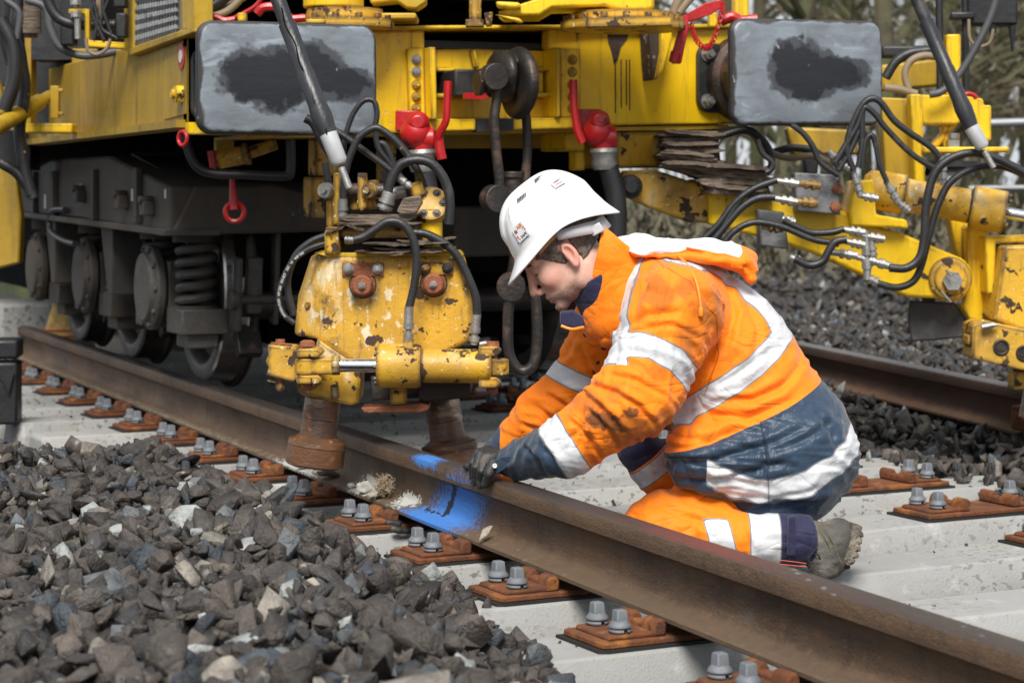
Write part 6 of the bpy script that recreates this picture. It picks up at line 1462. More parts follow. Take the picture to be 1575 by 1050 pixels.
PD = 5.2
def J(u, v, d=PD): return np.array([(u - U0) / FPX * d, d, HC + (VH - v) / FPX * d])
B0_ = J(1150, 868, 5.2); B0_[2] = 0.0
bw_ = RIGHT * B0_[0] + FWD * B0_[1]
pe = empty('person', (bw_.x, bw_.y, 0), 'person kneeling between the sleepers in orange and navy workwear and white helmet, leaning over the near rail', 'person', rz=-TH)
pe['label'] = 'person in white helmet and orange and navy workwear kneeling over the near rail'
def local(V): return V - B0_
def tow(p): return RIGHT * float(p[0]) + FWD * float(p[1]) + UP * float(p[2])
def UVp(P, d=PD): return U0 + P[:, 0] / d * FPX, VH - (P[:, 2] - HC) / d * FPX
def pline(u, v, pts):
    """distance to a polyline in the side view, and a sign: + above / left of the direction of travel"""
    best = np.full(len(u), 1e9); sg = np.ones(len(u)); n = len(pts) - 1
    for i in range(n):
        ax, ay = pts[i]; bx, by = pts[i + 1]; dx, dy = bx - ax, by - ay; t = ((u - ax) * dx + (v - ay) * dy) / (dx * dx + dy * dy)
        t = np.clip(t, -9 if i == 0 else 0, 9 + 1 if i == n - 1 else 1)
        px_, py_ = u - ax - t * dx, v - ay - t * dy; d = np.hypot(px_, py_); q = d < best
        best = np.where(q, d, best); sg = np.where(q, np.sign(px_ * dy - py_ * dx), sg)
    return best, sg
def pmesh(name, f, lo, hi, h, mt, attrs=None, disp=None, it=2, parent=None):
    V, F = surfnet(f, lo, hi, h); V = relax(V, F, it, .5)
    A_ = attrs(V) if attrs else None
    if mt == 'workwear':
        A_ = A_ or {}
        for k_ in ('white', 'navy', 'navydark', 'silver', 'silver_edge', 'dirt', 'grime'):
            if k_ not in A_: A_[k_] = np.full(len(V), -1.0 if k_ not in ('dirt', 'grime') else 0.0)
        for k_ in ('seam_a', 'seam_b', 'seam_c'):
            if k_ not in A_: A_[k_] = np.full(len(V), 99.0)
    if disp is not None: V = V + grad(f, V) * disp(V)[:, None]
    return npmesh(name, local(V), F, M[mt], parent or pe, attrs=A_)

# ---------------------------------------------------------------- head (own axes: x towards the face, y towards the viewer, z to the crown)
HO = J(875, 391, 5.2); fx = np.array([-.79, 0, -.613]); ux = np.array([-.613, 0, .79]); sx = np.array([0, -1., 0])
yaw = math.radians(3)
HR = np.stack([fx, sx, ux], 1)
def h2l(p): return HO + HR @ np.array(p, float)
def toh(P): return (P - HO) @ HR
NB = J(962, 455, 5.24)
def head_sdf(P):
    Q = toh(P); ay = np.abs(Q[:, 1]); S_ = np.stack([Q[:, 0], ay, Q[:, 2]], 1)
    d = sell(Q, (-.005, 0, .058), (.098, .077, .086))
    d = smin(d, sell(Q, (.040, 0, -.006), (.062, .060, .078)), .02)
    d = smin(d, sell(Q, (.036, 0, -.058), (.062, .052, .040)), .02)
    d = smin(d, sell(S_, (.008, .046, -.050), (.030, .018, .036)), .018)         # jaw angle
    d = smin(d, sell(Q, (.087, 0, -.084), (.020, .024, .018)), .014)             # chin
    d = smin(d, sell(Q, (.082, 0, -.052), (.024, .030, .022)), .012)             # mouth mound
    d = smin(d, sell(S_, (.070, .040, -.012), (.026, .020, .026)), .016)         # cheek bone
    d = smin(d, scap(S_, (.093, 0, .037), (.078, .042, .036), .012, .010), .010) # brow
    d = smax(d, -(np.linalg.norm(S_ - np.array([.108, .032, .018]), axis=1) - .013), .010)
    d = smin(d, np.linalg.norm(S_ - np.array([.0835, .031, .017]), axis=1) - .0130, .004)   # lid over the eye
    d = smin(d, scap(Q, (.100, 0, .026), (.122, 0, -.020), .0085, .0110), .010)  # nose bridge
    d = smin(d, sell(Q, (.122, 0, -.024), (.012, .010, .010)), .005)
    d = smin(d, sell(S_, (.110, .0115, -.030), (.012, .008, .0085)), .004)       # nostril wing
    d = smax(d, -(sell(S_, (.116, .0075, -.0375), (.006, .0035, .005))), .003)
    d = smin(d, sell(Q, (.1015, 0, -.0525), (.0075, .019, .0055)), .004)         # lips
    d = smin(d, sell(Q, (.0995, 0, -.0650), (.0075, .017, .0058)), .004)
    d = smax(d, -(scap(S_, (.109, 0, -.0588), (.094, .022, -.0595), .0014, .0010)), .003)
    d = smax(d, -(sell(Q, (.106, 0, -.0755), (.008, .018, .004))), .006)
    # ear
    e = sell(S_, (-.004, .077, .002), (.0165, .0085, .032)); e = smax(e, -(sell(S_, (-.001, .0855, .006), (.0105, .0100, .019))), .0015)
    e = smin(e, sell(S_, (.002, .079, -.024), (.008, .006, .010)), .004)
    e = smin(e, sell(S_, (.006, .082, .004), (.003, .004, .014)), .003)
    d = smin(d, e, .005)
    # neck
    d = smin(d, scap(P, h2l((-.018, 0, -.035)), NB, .057, .066), .022)
    return d
def head_at(V):
    Q = toh(V); ay = np.abs(Q[:, 1]); n = len(V)
    tone = np.tile(np.array([.66, .40, .31]), (n, 1))
    def blob(c, r): return np.exp(-(((Q[:, 0] - c[0]) / r[0]) ** 2 + ((ay - c[1]) / r[1]) ** 2 + ((Q[:, 2] - c[2]) / r[2]) ** 2))
    red = blob((.122, 0, -.024), (.02, .02, .018)) * .8 + blob((-.004, .08, .0), (.022, .02, .034)) * .9 + blob((.07, .05, -.02), (.03, .03, .025)) * .5 + blob((.103, 0, -.058), (.01, .022, .010)) * .9
    tone = tone * (1 - red[:, None]) + np.array([.62, .25, .19]) * red[:, None]
    stub = np.clip((-.040 - Q[:, 2]) / .02, 0, 1) * np.clip((Q[:, 0] + .0) / .03, 0, 1) * .8
    stub = np.maximum(stub, blob((.108, 0, -.044), (.015, .03, .007)) * .8)
    brow = 1.2 - np.hypot((Q[:, 2] - .038 + (ay - .03) ** 2 * 8) / .0055, (ay - .030) / .022); brow = np.clip(brow, 0, 1) * (Q[:, 0] > .06)
    lash = np.clip(1.3 - np.hypot((Q[:, 2] - .0095) / .0026, (ay - .032) / .016), 0, 1) * (Q[:, 0] > .075)
    nos = np.clip(1 - np.hypot((Q[:, 2] + .037) / .004, np.hypot(ay - .0075, (Q[:, 0] - .116)) / .006), 0, 1)
    mth = np.clip(1 - np.hypot((Q[:, 2] + .0590) / .0020, ay / .024), 0, 1) * (Q[:, 0] > .085) * .6
    return {'tone': tone, 'stubble': stub, 'dark': np.maximum(np.maximum(brow * .95, lash), np.maximum(nos, mth))}
lo = np.minimum(HO - .16, NB - .09); hi = np.maximum(HO + .16, NB + .09)
pmesh('body', head_sdf, lo, hi, .0027, 'skin', head_at, it=1)
# hair, under the helmet rim
def hair_sdf(P):
    Q = toh(P); ay = np.abs(Q[:, 1])
    sk = smin(sell(Q, (-.005, 0, .058), (.098, .077, .086)), scap(P, h2l((-.018, 0, -.035)), NB, .060, .075), .022) - .0055
    sk = smin(sk, sell(Q, (.040, 0, -.006), (.062, .060, .078)) - .0035, .015)
    side = np.maximum(Q[:, 0] - .062 + np.maximum(0, .035 - Q[:, 2]) * .9, -(Q[:, 2] + .010) )           # temple and sideburn
    side = np.maximum(side, -(Q[:, 0] - .012))
    back = np.maximum(Q[:, 0] + .020, -(Q[:, 2] + .030 + (Q[:, 0] + .02) * .3))
    top = -(Q[:, 2] - .036); top = np.maximum(top, Q[:, 0] - .070)
    reg = np.minimum(np.minimum(side, back), top)
    return smax(sk, reg, .004) + vnoise(P, 330, 3) * .0010 + vnoise(P, 150, 4) * .0012
pmesh('hair', hair_sdf, HO - .15, HO + .15, .003, 'hair', it=1)

# ---------------------------------------------------------------- helmet
he_root = empty('helmet', (0, 0, 0)); he_root.parent = pe
def hp(f, s, u): return h2l((f, s, u))
def edge_h(a):       # height of the rim over the ear canal by azimuth (0 = front)
    c = math.cos(a); return .038 + .026 * (1 - abs(c) ** 1.6) + (-.033 if c < 0 else .004) * abs(c) ** 2
def dome(a, t):
    """t 0..1 from rim to crown"""
    c, s = math.cos(a), math.sin(a); e = edge_h(a)
    af = .132 if c > 0 else .132; as_ = .110
    th = t * PI / 2; k = math.cos(th) ** .66 if t < 1 else 0.0
    z = e + (.196 - e) * math.sin(th) ** 1.05
    f = -.018 + af * c * k; y = as_ * s * k
    # shift the crown back a little and open the rim outward
    rim = max(0, 1 - t / .10)
    out = .003 * rim
    if c > -.15:        # peak
        b = max(0, c) ** 2.2; q = max(0, 1 - t / .13); out += .046 * b * q ** 1.3; z -= .010 * b * q ** 1.2
    if c < -.2: q = max(0, 1 - t / .16); out += .008 * abs(c) * q
    f += c * out; y += s * out
    # raised centre rib and side fluting
    ay = abs(y); rib = .0080 * max(0, 1 - abs(ay - .0) / .026) ** .5 * min(1, max(0, (t - .28) / .12)) if ay < .026 else 0
    g = .0050 * math.exp(-((ay - .052) / .010) ** 2) * min(1, max(0, (t - .20) / .15)) * (1 if c < .75 else .4)
    n = np.array([math.cos(th) * c / .13, math.cos(th) * s / .11, math.sin(th) / .15]); n /= np.linalg.norm(n)
    p = np.array([f, y, z]) + n * (rib + g)
    return p
na, nt_ = 144, 44
V = []; 
for j in range(nt_ + 1):
    for i in range(na): V.append(h2l(dome(2 * PI * i / na, min(.999, (j / nt_) ** 1.15))))
V.append(h2l(dome(0, .9999))); V = np.array(V)
me_v = [tuple(v) for v in local(V)]; fs = []
for j in range(nt_):
    for i in range(na): fs.append((j * na + i, j * na + (i + 1) % na, (j + 1) * na + (i + 1) % na, (j + 1) * na + i))
for i in range(na): fs.append((nt_ * na + i, nt_ * na + (i + 1) % na, (nt_ + 1) * na))
mb = MB(); mb.v = [Vector(v) for v in me_v]; mb.f = fs
he = mb.build('shell', M['helmet_white'], he_root, world=False, smooth=60)
so = he.modifiers.new('solid', 'SOLIDIFY'); so.thickness = .0035; so.offset = -1
# vent slots, sticker, writing
def on_dome(a, t, lift=.0006):
    p = dome(a, t); d1 = dome(a + .01, t) - p; d2 = dome(a, min(.998, t + .01)) - p; n = np.cross(d1, d2); n /= np.linalg.norm(n)
    if n @ (p - np.array([-.018, 0, .08])) < 0: n = -n
    return p + n * lift, n, d1 / np.linalg.norm(d1), d2 / np.linalg.norm(d2)
def decal(a0, t0, pts, lift, mt, name, parent, rot=0.0, sc=1.0, thick=.0003):
    p, n, e1, e2 = on_dome(a0, t0, lift); e2 = np.cross(n, -e1); e2 /= np.linalg.norm(e2)
    if e2[2] < 0: e2 = -e2
    X_ = np.cross(e2, n); cr, sr = math.cos(rot), math.sin(rot); mb = MB()
    P_ = [Vector(local(h2l(p + (X_ * (x * cr - y * sr) + e2 * (x * sr + y * cr)) * sc))) for x, y in pts]
    nn = Vector(HR @ n) * thick; mb.prism(P_, nn); return mb.build(name, M[mt], parent, world=False, smooth=0)
def word(a0, t0, s, size, lift, mt, name, parent, rot=0.0, ox=0.0, oy=0.0):
    p, n, e1, e2 = on_dome(a0, t0, lift); e2 = np.cross(n, -e1); e2 /= np.linalg.norm(e2)
    if e2[2] < 0: e2 = -e2
    X_ = np.cross(e2, n); cr, sr = math.cos(rot), math.sin(rot)
    if (HR @ X_)[0] < 0: X_ = -X_
    cu = bpy.data.curves.new(name, 'FONT'); cu.body = s; cu.size = size; cu.extrude = .0002; cu.align_x = 'CENTER'; cu.align_y = 'CENTER'; cu.offset = size * .02
    t = bpy.data.objects.new(name, cu); me = bpy.data.meshes.new_from_object(t); bpy.data.objects.remove(t)
    for v in me.vertices:
        x, y = v.co.x + ox, v.co.y + oy
        v.co = Vector(local(h2l(p + X_ * (x * cr - y * sr) + e2 * (x * sr + y * cr) + n * v.co.z)))
    me.materials.append(M[mt]); o = bpy.data.objects.new(name, me); COL.objects.link(o); o.parent = parent; return o
SA, ST_ = math.radians(52), .30        # where the sticker sits on the shell
sq = [(-.019, -.019), (.019, -.019), (.019, .019), (-.019, .019)]
stk = decal(SA, ST_, sq, .0022, 'sticker', 'sticker', he_root, rot=0.0, thick=.0012)
RS = math.radians(0)
word(SA, ST_, 'AIR', .0125, .0038, 'ink_orange', 'lettering', stk, RS, .006, .0115)
word(SA, ST_, 'SAFE', .0098, .0038, 'ink_navy', 'lettering', stk, RS, .004, -.0125)
word(SA, ST_, 'b', .0098, .0038, 'ink_orange', 'lettering', stk, RS, -.012, -.0125)
word(SA, ST_, "'2", .0130, .0038, 'ink_red', 'lettering', stk, RS, .014, .000)
word(SA, ST_, "4", .0130, .0038, 'ink_red', 'lettering', stk, RS, -.015, -.006)
for k, mtn in ((0, 'ink_navy'), (1, 'ink_orange')):
    pts = [(-.011 + (.0055 - .0028 * k) * math.cos(a * PI / 4 + k * .3) * (1 if a % 2 else .75), .007 + (.0055 - .0028 * k) * math.sin(a * PI / 4 + k * .3) * (1 if a % 2 else .75)) for a in range(8)]
    decal(SA, ST_, pts, .0036 + .0003 * k, mtn, 'emblem', stk)
# second, smaller sticker at the back and the row of dark vent slots
stk2 = decal(math.radians(128), .52, [(-.017, -.010), (.017, -.010), (.017, .010), (-.017, .010)], .0055, 'sticker', 'sticker', he_root)
word(math.radians(128), .52, 'SAFETY', .0065, .0075, 'ink_navy', 'lettering', stk2, 0, 0, .004); word(math.radians(128), .52, 'TRACK', .0065, .0075, 'ink_orange', 'lettering', stk2, 0, 0, -.004)
for k in range(6):
    for (a_, t_) in ((math.radians(66) + k * .055, .66), (math.radians(110) + k * .055, .74)):
        decal(a_, t_, [(-.0022, -.0045), (.0012, -.0045), (.0022, .0045), (-.0012, .0045)], .0052, 'ink_black', 'vent_slot', he_root, rot=-.3)
# inner band and nape strap
mb = MB(); nseg = 60; vs = []; fs = []
for i in range(nseg + 1):
    a = 2 * PI * i / nseg; c, s = math.cos(a), math.sin(a); e = edge_h(a)
    for z in (e - .010 - .006 * (c < 0), e + .020): vs.append(Vector(local(h2l((-.012 + .106 * c, .086 * s, z)))))
for i in range(nseg):
    if i < 16 or i >= 44: fs.append((2 * i, 2 * i + 2, 2 * i + 3, 2 * i + 1))
mb.v, mb.f = vs, fs; o = mb.build('head_band', M['liner_tan'], he_root, world=False); m_ = o.modifiers.new('s', 'SOLIDIFY'); m_.thickness = .003
mb = MB(); vs = []; fs = []
for i in range(41):
    a = math.radians(78) + math.radians(204) * i / 40; c, s = math.cos(a), math.sin(a); k = min(1, min(i, 40 - i) / 12); e = .050 - .040 * k
    for z in (e - .006 - .012 * k, e + .018 - .000 * k): vs.append(Vector(local(h2l((-.022 + .102 * c, .092 * s, z)))))
for i in range(40): fs.append((2 * i, 2 * i + 2, 2 * i + 3, 2 * i + 1))
mb.v, mb.f = vs, fs; o = mb.build('nape_strap', M['strap_white'], he_root, world=False); m_ = o.modifiers.new('s', 'SOLIDIFY'); m_.thickness = .003
mb = MB(); p0 = h2l((-.088, .070, .010)); mb.box(Vector(local(p0)), (.030, .012, .024), Matrix.Rotation(-.5, 3, 'Y')); mb.build('ratchet', M['strap_white'], he_root, world=False, bevel=.003)

# ---------------------------------------------------------------- jacket
A0, A1, A2, A3 = J(1040, 478, 5.06), J(976, 612, 4.99), J(872, 684, 5.03), J(798, 708, 5.19)
Bq0, Bq1, Bq2, Bq3 = J(952, 465, 5.42), J(905, 575, 5.50), J(832, 640, 5.52), J(742, 742, 5.62)
T1, T2, T3, T5 = J(1030, 463, 5.26), J(1108, 555, 5.26), J(1190, 676, 5.24), J(1082, 700, 5.13)
def d_arm(P): return smin(scap(P, A0, A1, .112, .090), smin(scap(P, A1, A2, .088, .068), scap(P, A2, A3, .067, .046), .02), .03)
def d_far(P): return smin(scap(P, Bq0, Bq1, .100, .080), smin(scap(P, Bq1, Bq2, .078, .066), scap(P, Bq2, Bq3, .066, .052), .02), .03)
def d_torso(P):
    d = smin(scap(P, T1, T2, .150, .172), scap(P, T2, T3, .172, .180), .04)
    d = smin(d, scap(P, J(1035, 470, 5.12), J(975, 462, 5.40), .105, .105), .05)
    d = smin(d, scap(P, T5, J(1190, 705, 5.20), .086, .150), .05)
    d = smin(d, sell(P, J(1203, 698, 5.23), (.178, .190, .162)), .04)
    d = smin(d, scap(P, J(952, 510, 5.20), J(948, 478, 5.30), .052, .060), .05)
    # hem: cut the skirt flat, hollow edge
    return d
def jacket(P):
    da, df, dt = d_arm(P), d_far(P), d_torso(P)
    d = smin(smin(dt, da, .028), df, .028)
    d = smax(d, -(scap(P, h2l((-.018, 0, -.035)), J(975, 470, 5.24), .066, .06)), .01)   # neck opening
    return d
def aframe(P, a, b): t = (b - a) / np.linalg.norm(b - a); s = (P - a) @ t; return s
def crease(u, v, pts, w, am):
    P_ = np.array(pts, float); sg = np.diff(P_, axis=0); ln = np.hypot(sg[:, 0], sg[:, 1]); cum = np.concatenate([[0], np.cumsum(ln)])
    best = np.full(len(u), 1e9); sd = np.zeros(len(u)); tt = np.zeros(len(u))
    for i in range(len(sg)):
        t = ((u - P_[i, 0]) * sg[i, 0] + (v - P_[i, 1]) * sg[i, 1]) / ln[i] ** 2; t = np.clip(t, 0, 1)
        px_, py_ = u - P_[i, 0] - t * sg[i, 0], v - P_[i, 1] - t * sg[i, 1]; d = np.hypot(px_, py_); q = d < best
        best = np.where(q, d, best); sd = np.where(q, d * np.sign(px_ * sg[i, 1] - py_ * sg[i, 0]), sd); tt = np.where(q, (cum[i] + t * ln[i]) / cum[-1], tt)
    tp = np.sin(np.clip(tt * 1.06 - .03, 0, 1) * PI) ** .6 * (best < 40)
    return am * tp * (-np.exp(-(sd / w) ** 2) + .75 * np.exp(-((sd - 2.0 * w) / (1.5 * w)) ** 2) + .3 * np.exp(-((sd + 2.2 * w) / (1.5 * w)) ** 2))
CR_ARM = [([(905, 590), (945, 598), (990, 622)], 4, .008), ([(893, 602), (928, 622), (962, 660)], 4.5, .009), ([(930, 572), (975, 580), (1022, 606)], 4, .007), ([(868, 636), (905, 668), (925, 708)], 4, .006),
          ([(900, 622), (938, 655), (950, 695)], 4, .006), ([(948, 508), (995, 484), (1050, 476)], 5, .007), ([(985, 503), (1030, 497), (1078, 520)], 4, .005), ([(1005, 405), (986, 448), (972, 505)], 5, .007),
          ([(1030, 415), (1015, 465), (1000, 512)], 4, .004), ([(1068, 606), (1032, 648), (985, 676)], 5, .009), ([(1052, 618), (1010, 655), (968, 690)], 4, .006), ([(965, 610), (1000, 640), (1010, 662)], 4, .005),
          ([(830, 680), (850, 700), (860, 725)], 4, .005), ([(800, 690), (830, 705), (845, 735)], 4, .006), ([(1060, 430), (1085, 460), (1095, 510)], 5, .006), ([(905, 640), (880, 668), (875, 690)], 3.5, .004)]
CR_TOR = [([(1078, 596), (1130, 566), (1190, 524)], 5, .006), ([(1088, 608), (1150, 606), (1225, 574)], 5, .008), ([(1080, 628), (1140, 634), (1215, 604)], 5, .008), ([(1028, 664), (1080, 668), (1140, 648)], 5, .009),
          ([(1010, 682), (1055, 678), (1110, 664)], 4, .007), ([(1112, 425), (1124, 480), (1104, 545)], 5, .006), ([(1140, 452), (1160, 505), (1150, 550)], 5, .006), ([(1076, 440), (1092, 500), (1086, 565)], 5, .007),
          ([(1230, 520), (1225, 560), (1180, 600)], 5, .005), ([(1020, 703), (1090, 694), (1170, 672), (1245, 640)], 5, .009), ([(1018, 716), (1070, 728), (1130, 716), (1210, 690)], 5, .008), ([(1040, 742), (1100, 760), (1180, 768), (1260, 752)], 5.5, .009),
          ([(1062, 760), (1130, 783), (1215, 788)], 5, .007), ([(1238, 622), (1268, 655), (1280, 700)], 6, .007), ([(1150, 690), (1215, 668), (1290, 632)], 5, .007), ([(1120, 745), (1180, 752), (1250, 735)], 4, .005), ([(1160, 650), (1165, 690), (1160, 735)], 4, .005),
          ([(905, 520), (915, 560), (925, 600)], 4, .006), ([(932, 500), (938, 550), (940, 590)], 4, .006), ([(960, 520), (966, 560), (975, 600)], 4, .006)]
CR_FAR = [([(882, 515), (872, 545), (850, 560)], 4, .006), ([(835, 603), (868, 622), (890, 640)], 4, .008), ([(818, 622), (845, 640), (870, 660)], 4, .008), ([(890, 530), (905, 560), (920, 585)], 4, .006), ([(800, 650), (830, 662), (850, 672)], 4, .006)]
def folds(V):
    n = len(V); o = np.zeros(n)
    da, df, dt = d_arm(V), d_far(V), d_torso(V)
    def aniso(axis, hi_, lo_, seed):
        t = axis / np.linalg.norm(axis); s = V @ t; Q = (V - s[:, None] * t) * lo_ + (s * hi_)[:, None] * t
        w = vnoise(V, 9, seed + 5) * 1.3
        return vnoise(Q + w[:, None] * .35, 1.0, seed)
    up = A1 - A0; fo = A2 - A1
    wa = np.clip((.03 - (da - np.minimum(dt, df))) / .03, 0, 1); wf = np.clip((.03 - (df - np.minimum(dt, da))) / .03, 0, 1); wt = np.clip(1 - wa - wf, 0, 1)
    el = np.exp(-(np.linalg.norm(V - A1, axis=1) / .13) ** 2)
    dg = np.array([.55, .0, .85])
    r1 = 1 - np.abs(aniso(up + dg * .1, 42, 12, 1)) * 2; r2 = 1 - np.abs(aniso(fo + np.array([0, 0, .12]), 50, 13, 2)) * 2; r3 = aniso(up, 22, 7, 3)
    sh_ = lambda r: np.sign(r) * np.abs(r) ** .8
    o += wa * (sh_(r1) * .0032 + sh_(r2) * (.0028 + .0045 * el) + r3 * .005)
    f1 = 1 - np.abs(aniso(Bq1 - Bq0 + np.array([.1, 0, .05]), 45, 12, 6)) * 2; o += wf * (f1 * .004 + aniso(Bq2 - Bq1, 26, 8, 7) * .003)
    ta = T3 - T1; nav = np.clip((UVp(V)[1] - 640) / 60, 0, 1)
    t1 = 1 - np.abs(aniso(ta + np.array([.25, 0, 0]), 30, 7, 8)) * 2; t2 = aniso(np.array([.6, .2, .5]), 24, 8, 9); t3 = 1 - np.abs(aniso(np.array([.1, 0, 1.0]), 60, 10, 10)) * 2
    o += wt * (t1 * .0035 + t2 * .0045 + t3 * nav * .0060)
    ua, va = UVp(V, 5.0); u_, v_ = UVp(V); uf, vf = UVp(V, 5.45); nearside = np.clip((5.32 - V[:, 1]) / .06, 0, 1)
    for pts, w, am in CR_ARM: o += wa * crease(ua, va, pts, w, am * 1.15)
    for pts, w, am in CR_TOR: o += wt * nearside * crease(u_, v_, pts, w, am * 1.2)
    for pts, w, am in CR_FAR: o += wf * crease(uf, vf, pts, w, am * 1.2)
    # pinched folds fanning from the armpit and from the elbow crook
    for c_, rr, am, sd in ((J(1068, 600, 5.1), .16, .008, 21), (J(930, 590, 5.0), .07, .006, 22), (J(1045, 690, 5.1), .15, .006, 23)):
        w = V - c_; ang = np.arctan2(w[:, 2], w[:, 0]); r = np.linalg.norm(w, axis=1)
        o += am * np.exp(-((r - rr * .55) / (rr * .45)) ** 2) * (np.abs(np.sin(ang * 5.5 + vnoise(V, 12, sd) * 1.2)) ** .7 - .5) * (wa * .6 + wt * .8)
    return o
def jk_attr(V):
    u, v = UVp(V); ua, va = UVp(V, 5.0); uf, vf = UVp(V, 5.45)
    da, df, dt = d_arm(V), d_far(V), d_torso(V)
    ma = (np.minimum(dt, df) - da) / .004; mf = (np.minimum(dt, da) - df) / .004; mt_ = (np.minimum(da, df) - dt) / .004
    S = lambda u_, v_, pts, hw, msk: np.minimum((hw - pline(u_, v_, pts)[0]) / 3.0, msk)
    E = lambda pts, hw: (pline(u, v, pts)[0])
    wob = vnoise(V, 28, 31) * 2.5
    near = (5.30 - V[:, 1]) / .004
    arm_l = [(940, 540), (965, 527), (1000, 530), (1035, 549), (1062, 580), (1076, 612)]
    cuf_l = [(842, 650), (868, 688), (893, 730)]
    far_l = [(850, 568), (880, 582), (925, 600)]
    h1 = [(950, 700), (1005, 658), (1060, 620), (1110, 588), (1165, 548), (1212, 502), (1240, 465)]
    br = [(1035, 388), (1062, 394), (1100, 408), (1140, 435), (1172, 468), (1192, 500)]
    bf = [(990, 380), (975, 408), (960, 440), (952, 480), (948, 530), (948, 560)]
    def sil(g):
        s = np.maximum(S(ua, va + wob, arm_l, 16 + g, ma), S(ua, va, cuf_l, 17.5 + g, ma))
        s = np.maximum(s, S(uf, vf, far_l, 13 + g, mf)); s = np.maximum(s, S(u, v + wob, h1, 16 + g, mt_))
        m2 = np.minimum(near, np.minimum(mt_ + 12, (h1_side(u, v) + 4) / 3))
        s = np.maximum(s, np.minimum(S(u, v, br, 13.5 + g, m2), (1000 - 0 * u))); s = np.maximum(s, np.minimum(S(u, v, bf, 8 + g, near), (548 - v) / 3))
        h2 = [(1040, 690), (1085, 714), (1120, 733), (1160, 741), (1230, 727), (1275, 703), (1310, 672), (1335, 645)]
        s = np.maximum(s, np.minimum(S(u, v + wob, h2, 15.5 + g, mt_), (u - 1078) / 3))
        s = np.maximum(s, np.minimum(S(ua, va, [(862, 560), (900, 500)], 0, -9), -1) if False else s)
        return s
    def h1_side(u, v): d, sg = pline(u, v, h1); return d * sg
    d, sg = pline(u, v, [(930, 712), (1000, 696), (1060, 680), (1110, 662), (1160, 640), (1205, 618), (1262, 586), (1320, 545)])
    nv = np.minimum(-d * sg / 3, mt_)
    dc, sc_ = pline(ua, va, cuf_l); nc = np.minimum((-dc * sc_) * (1) / 3, ma)
    nc = np.minimum((866 - (va - 650) * -.62 - 0 - ua) / 3, ma)
    nf = np.minimum((770 - uf) / 3, mf)
    navy = np.maximum(np.maximum(nv, nc), nf)
    dirt = np.zeros(len(V)); gr = np.zeros(len(V))
    for (cu, cv, ru, rv, am) in ((1012, 452, 28, 24, .75), (1052, 442, 20, 18, .65), (1090, 470, 34, 42, .55), (1055, 520, 26, 34, .6), (975, 660, 60, 34, .62), (1035, 640, 22, 26, .65), (1000, 570, 30, 20, .4), (930, 600, 40, 26, .4), (1190, 560, 80, 40, .28), (900, 620, 30, 22, .5)):
        dirt = np.maximum(dirt, am * np.exp(-(((ua - cu) / ru) ** 2 + ((va - cv) / rv) ** 2) ** 1.5) + .0)
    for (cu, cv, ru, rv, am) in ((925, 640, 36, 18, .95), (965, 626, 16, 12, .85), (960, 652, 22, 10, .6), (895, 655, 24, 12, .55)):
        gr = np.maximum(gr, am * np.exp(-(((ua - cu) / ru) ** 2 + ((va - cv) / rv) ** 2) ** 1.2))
    near_ = (V[:, 1] < 5.25)
    def seam(pts, msk, u_=u, v_=v):
        d_, s_ = pline(u_, v_, pts); xs = [q[0] for q in pts]; ys_ = [q[1] for q in pts]
        ins = (u_ > min(xs) - 3) & (u_ < max(xs) + 3) & (v_ > min(ys_) - 3) & (v_ < max(ys_) + 3) & (V[:, 1] < 5.24) & (msk > 0)
        return np.where(ins, d_ * s_, 99.0)
    sa = seam([(1160, 640), (1168, 700), (1176, 792)], mt_ + 9); sb = seam([(1003, 699), (1045, 692), (1088, 690)], mt_ + 9); sc2 = seam([(1003, 398), (1050, 430), (1086, 480), (1098, 540), (1078, 600)], mt_ + 30)
    return {'seam_a': sa, 'seam_b': sb, 'seam_c': sc2, 'silver': np.clip(sil(0), -1, 1), 'silver_edge': np.clip(sil(2.2), -1, 1), 'navy': np.clip(navy, -1, 1), 'dirt': dirt * near_ + .12, 'grime': gr * (ma > 0) * 1.0}
lo = J(700, 800, 5.4); hi = J(1335, 380, 5.3)
pmesh('jacket', lambda P: jacket(P), (lo[0], 4.84, .06), (hi[0] + .03, 5.72, hi[2] + .05), .0046, 'workwear', jk_attr, folds, it=2)

# collar
CA, CB = J(952, 478, 5.235), J(932, 385, 5.215)
def collar(P):
    u, v = UVp(P)
    d = scap(P, CA, CB, .096, .083); d = np.abs(d) - .0045
    lft = ((v - 345) * .205 + (u - 925)); e1 = -(lft) * .00158            # keep right of the opening edge
    top = ((u - 925) * .78 + 345 - v); e2 = top * .00125                   # keep below the rim
    bot = (v - 520) * .00158
    return smax(smax(d, e1, .003), smax(e2, bot, .003), .003)
pmesh('collar', collar, J(870, 540, 5.2) - [0, .14, 0], J(1010, 330, 5.2) + [0, .15, 0], .0036, 'workwear',
      lambda V: {'dirt': .25 * np.clip((UVp(V)[1] - 380) / 100, 0, 1), 'silver': np.full(len(V), -1.), 'navydark': np.clip((scap(V, CA, CB, .096, .083) < -.001) * 2. - 1., -1, 1), 'silver_edge': np.full(len(V), -1.), 'navy': np.full(len(V), -1.)},
      lambda V: vnoise(V * [1, 1, .5], 45, 40) * .0018 + vnoise(V, 20, 41) * .002, it=1)
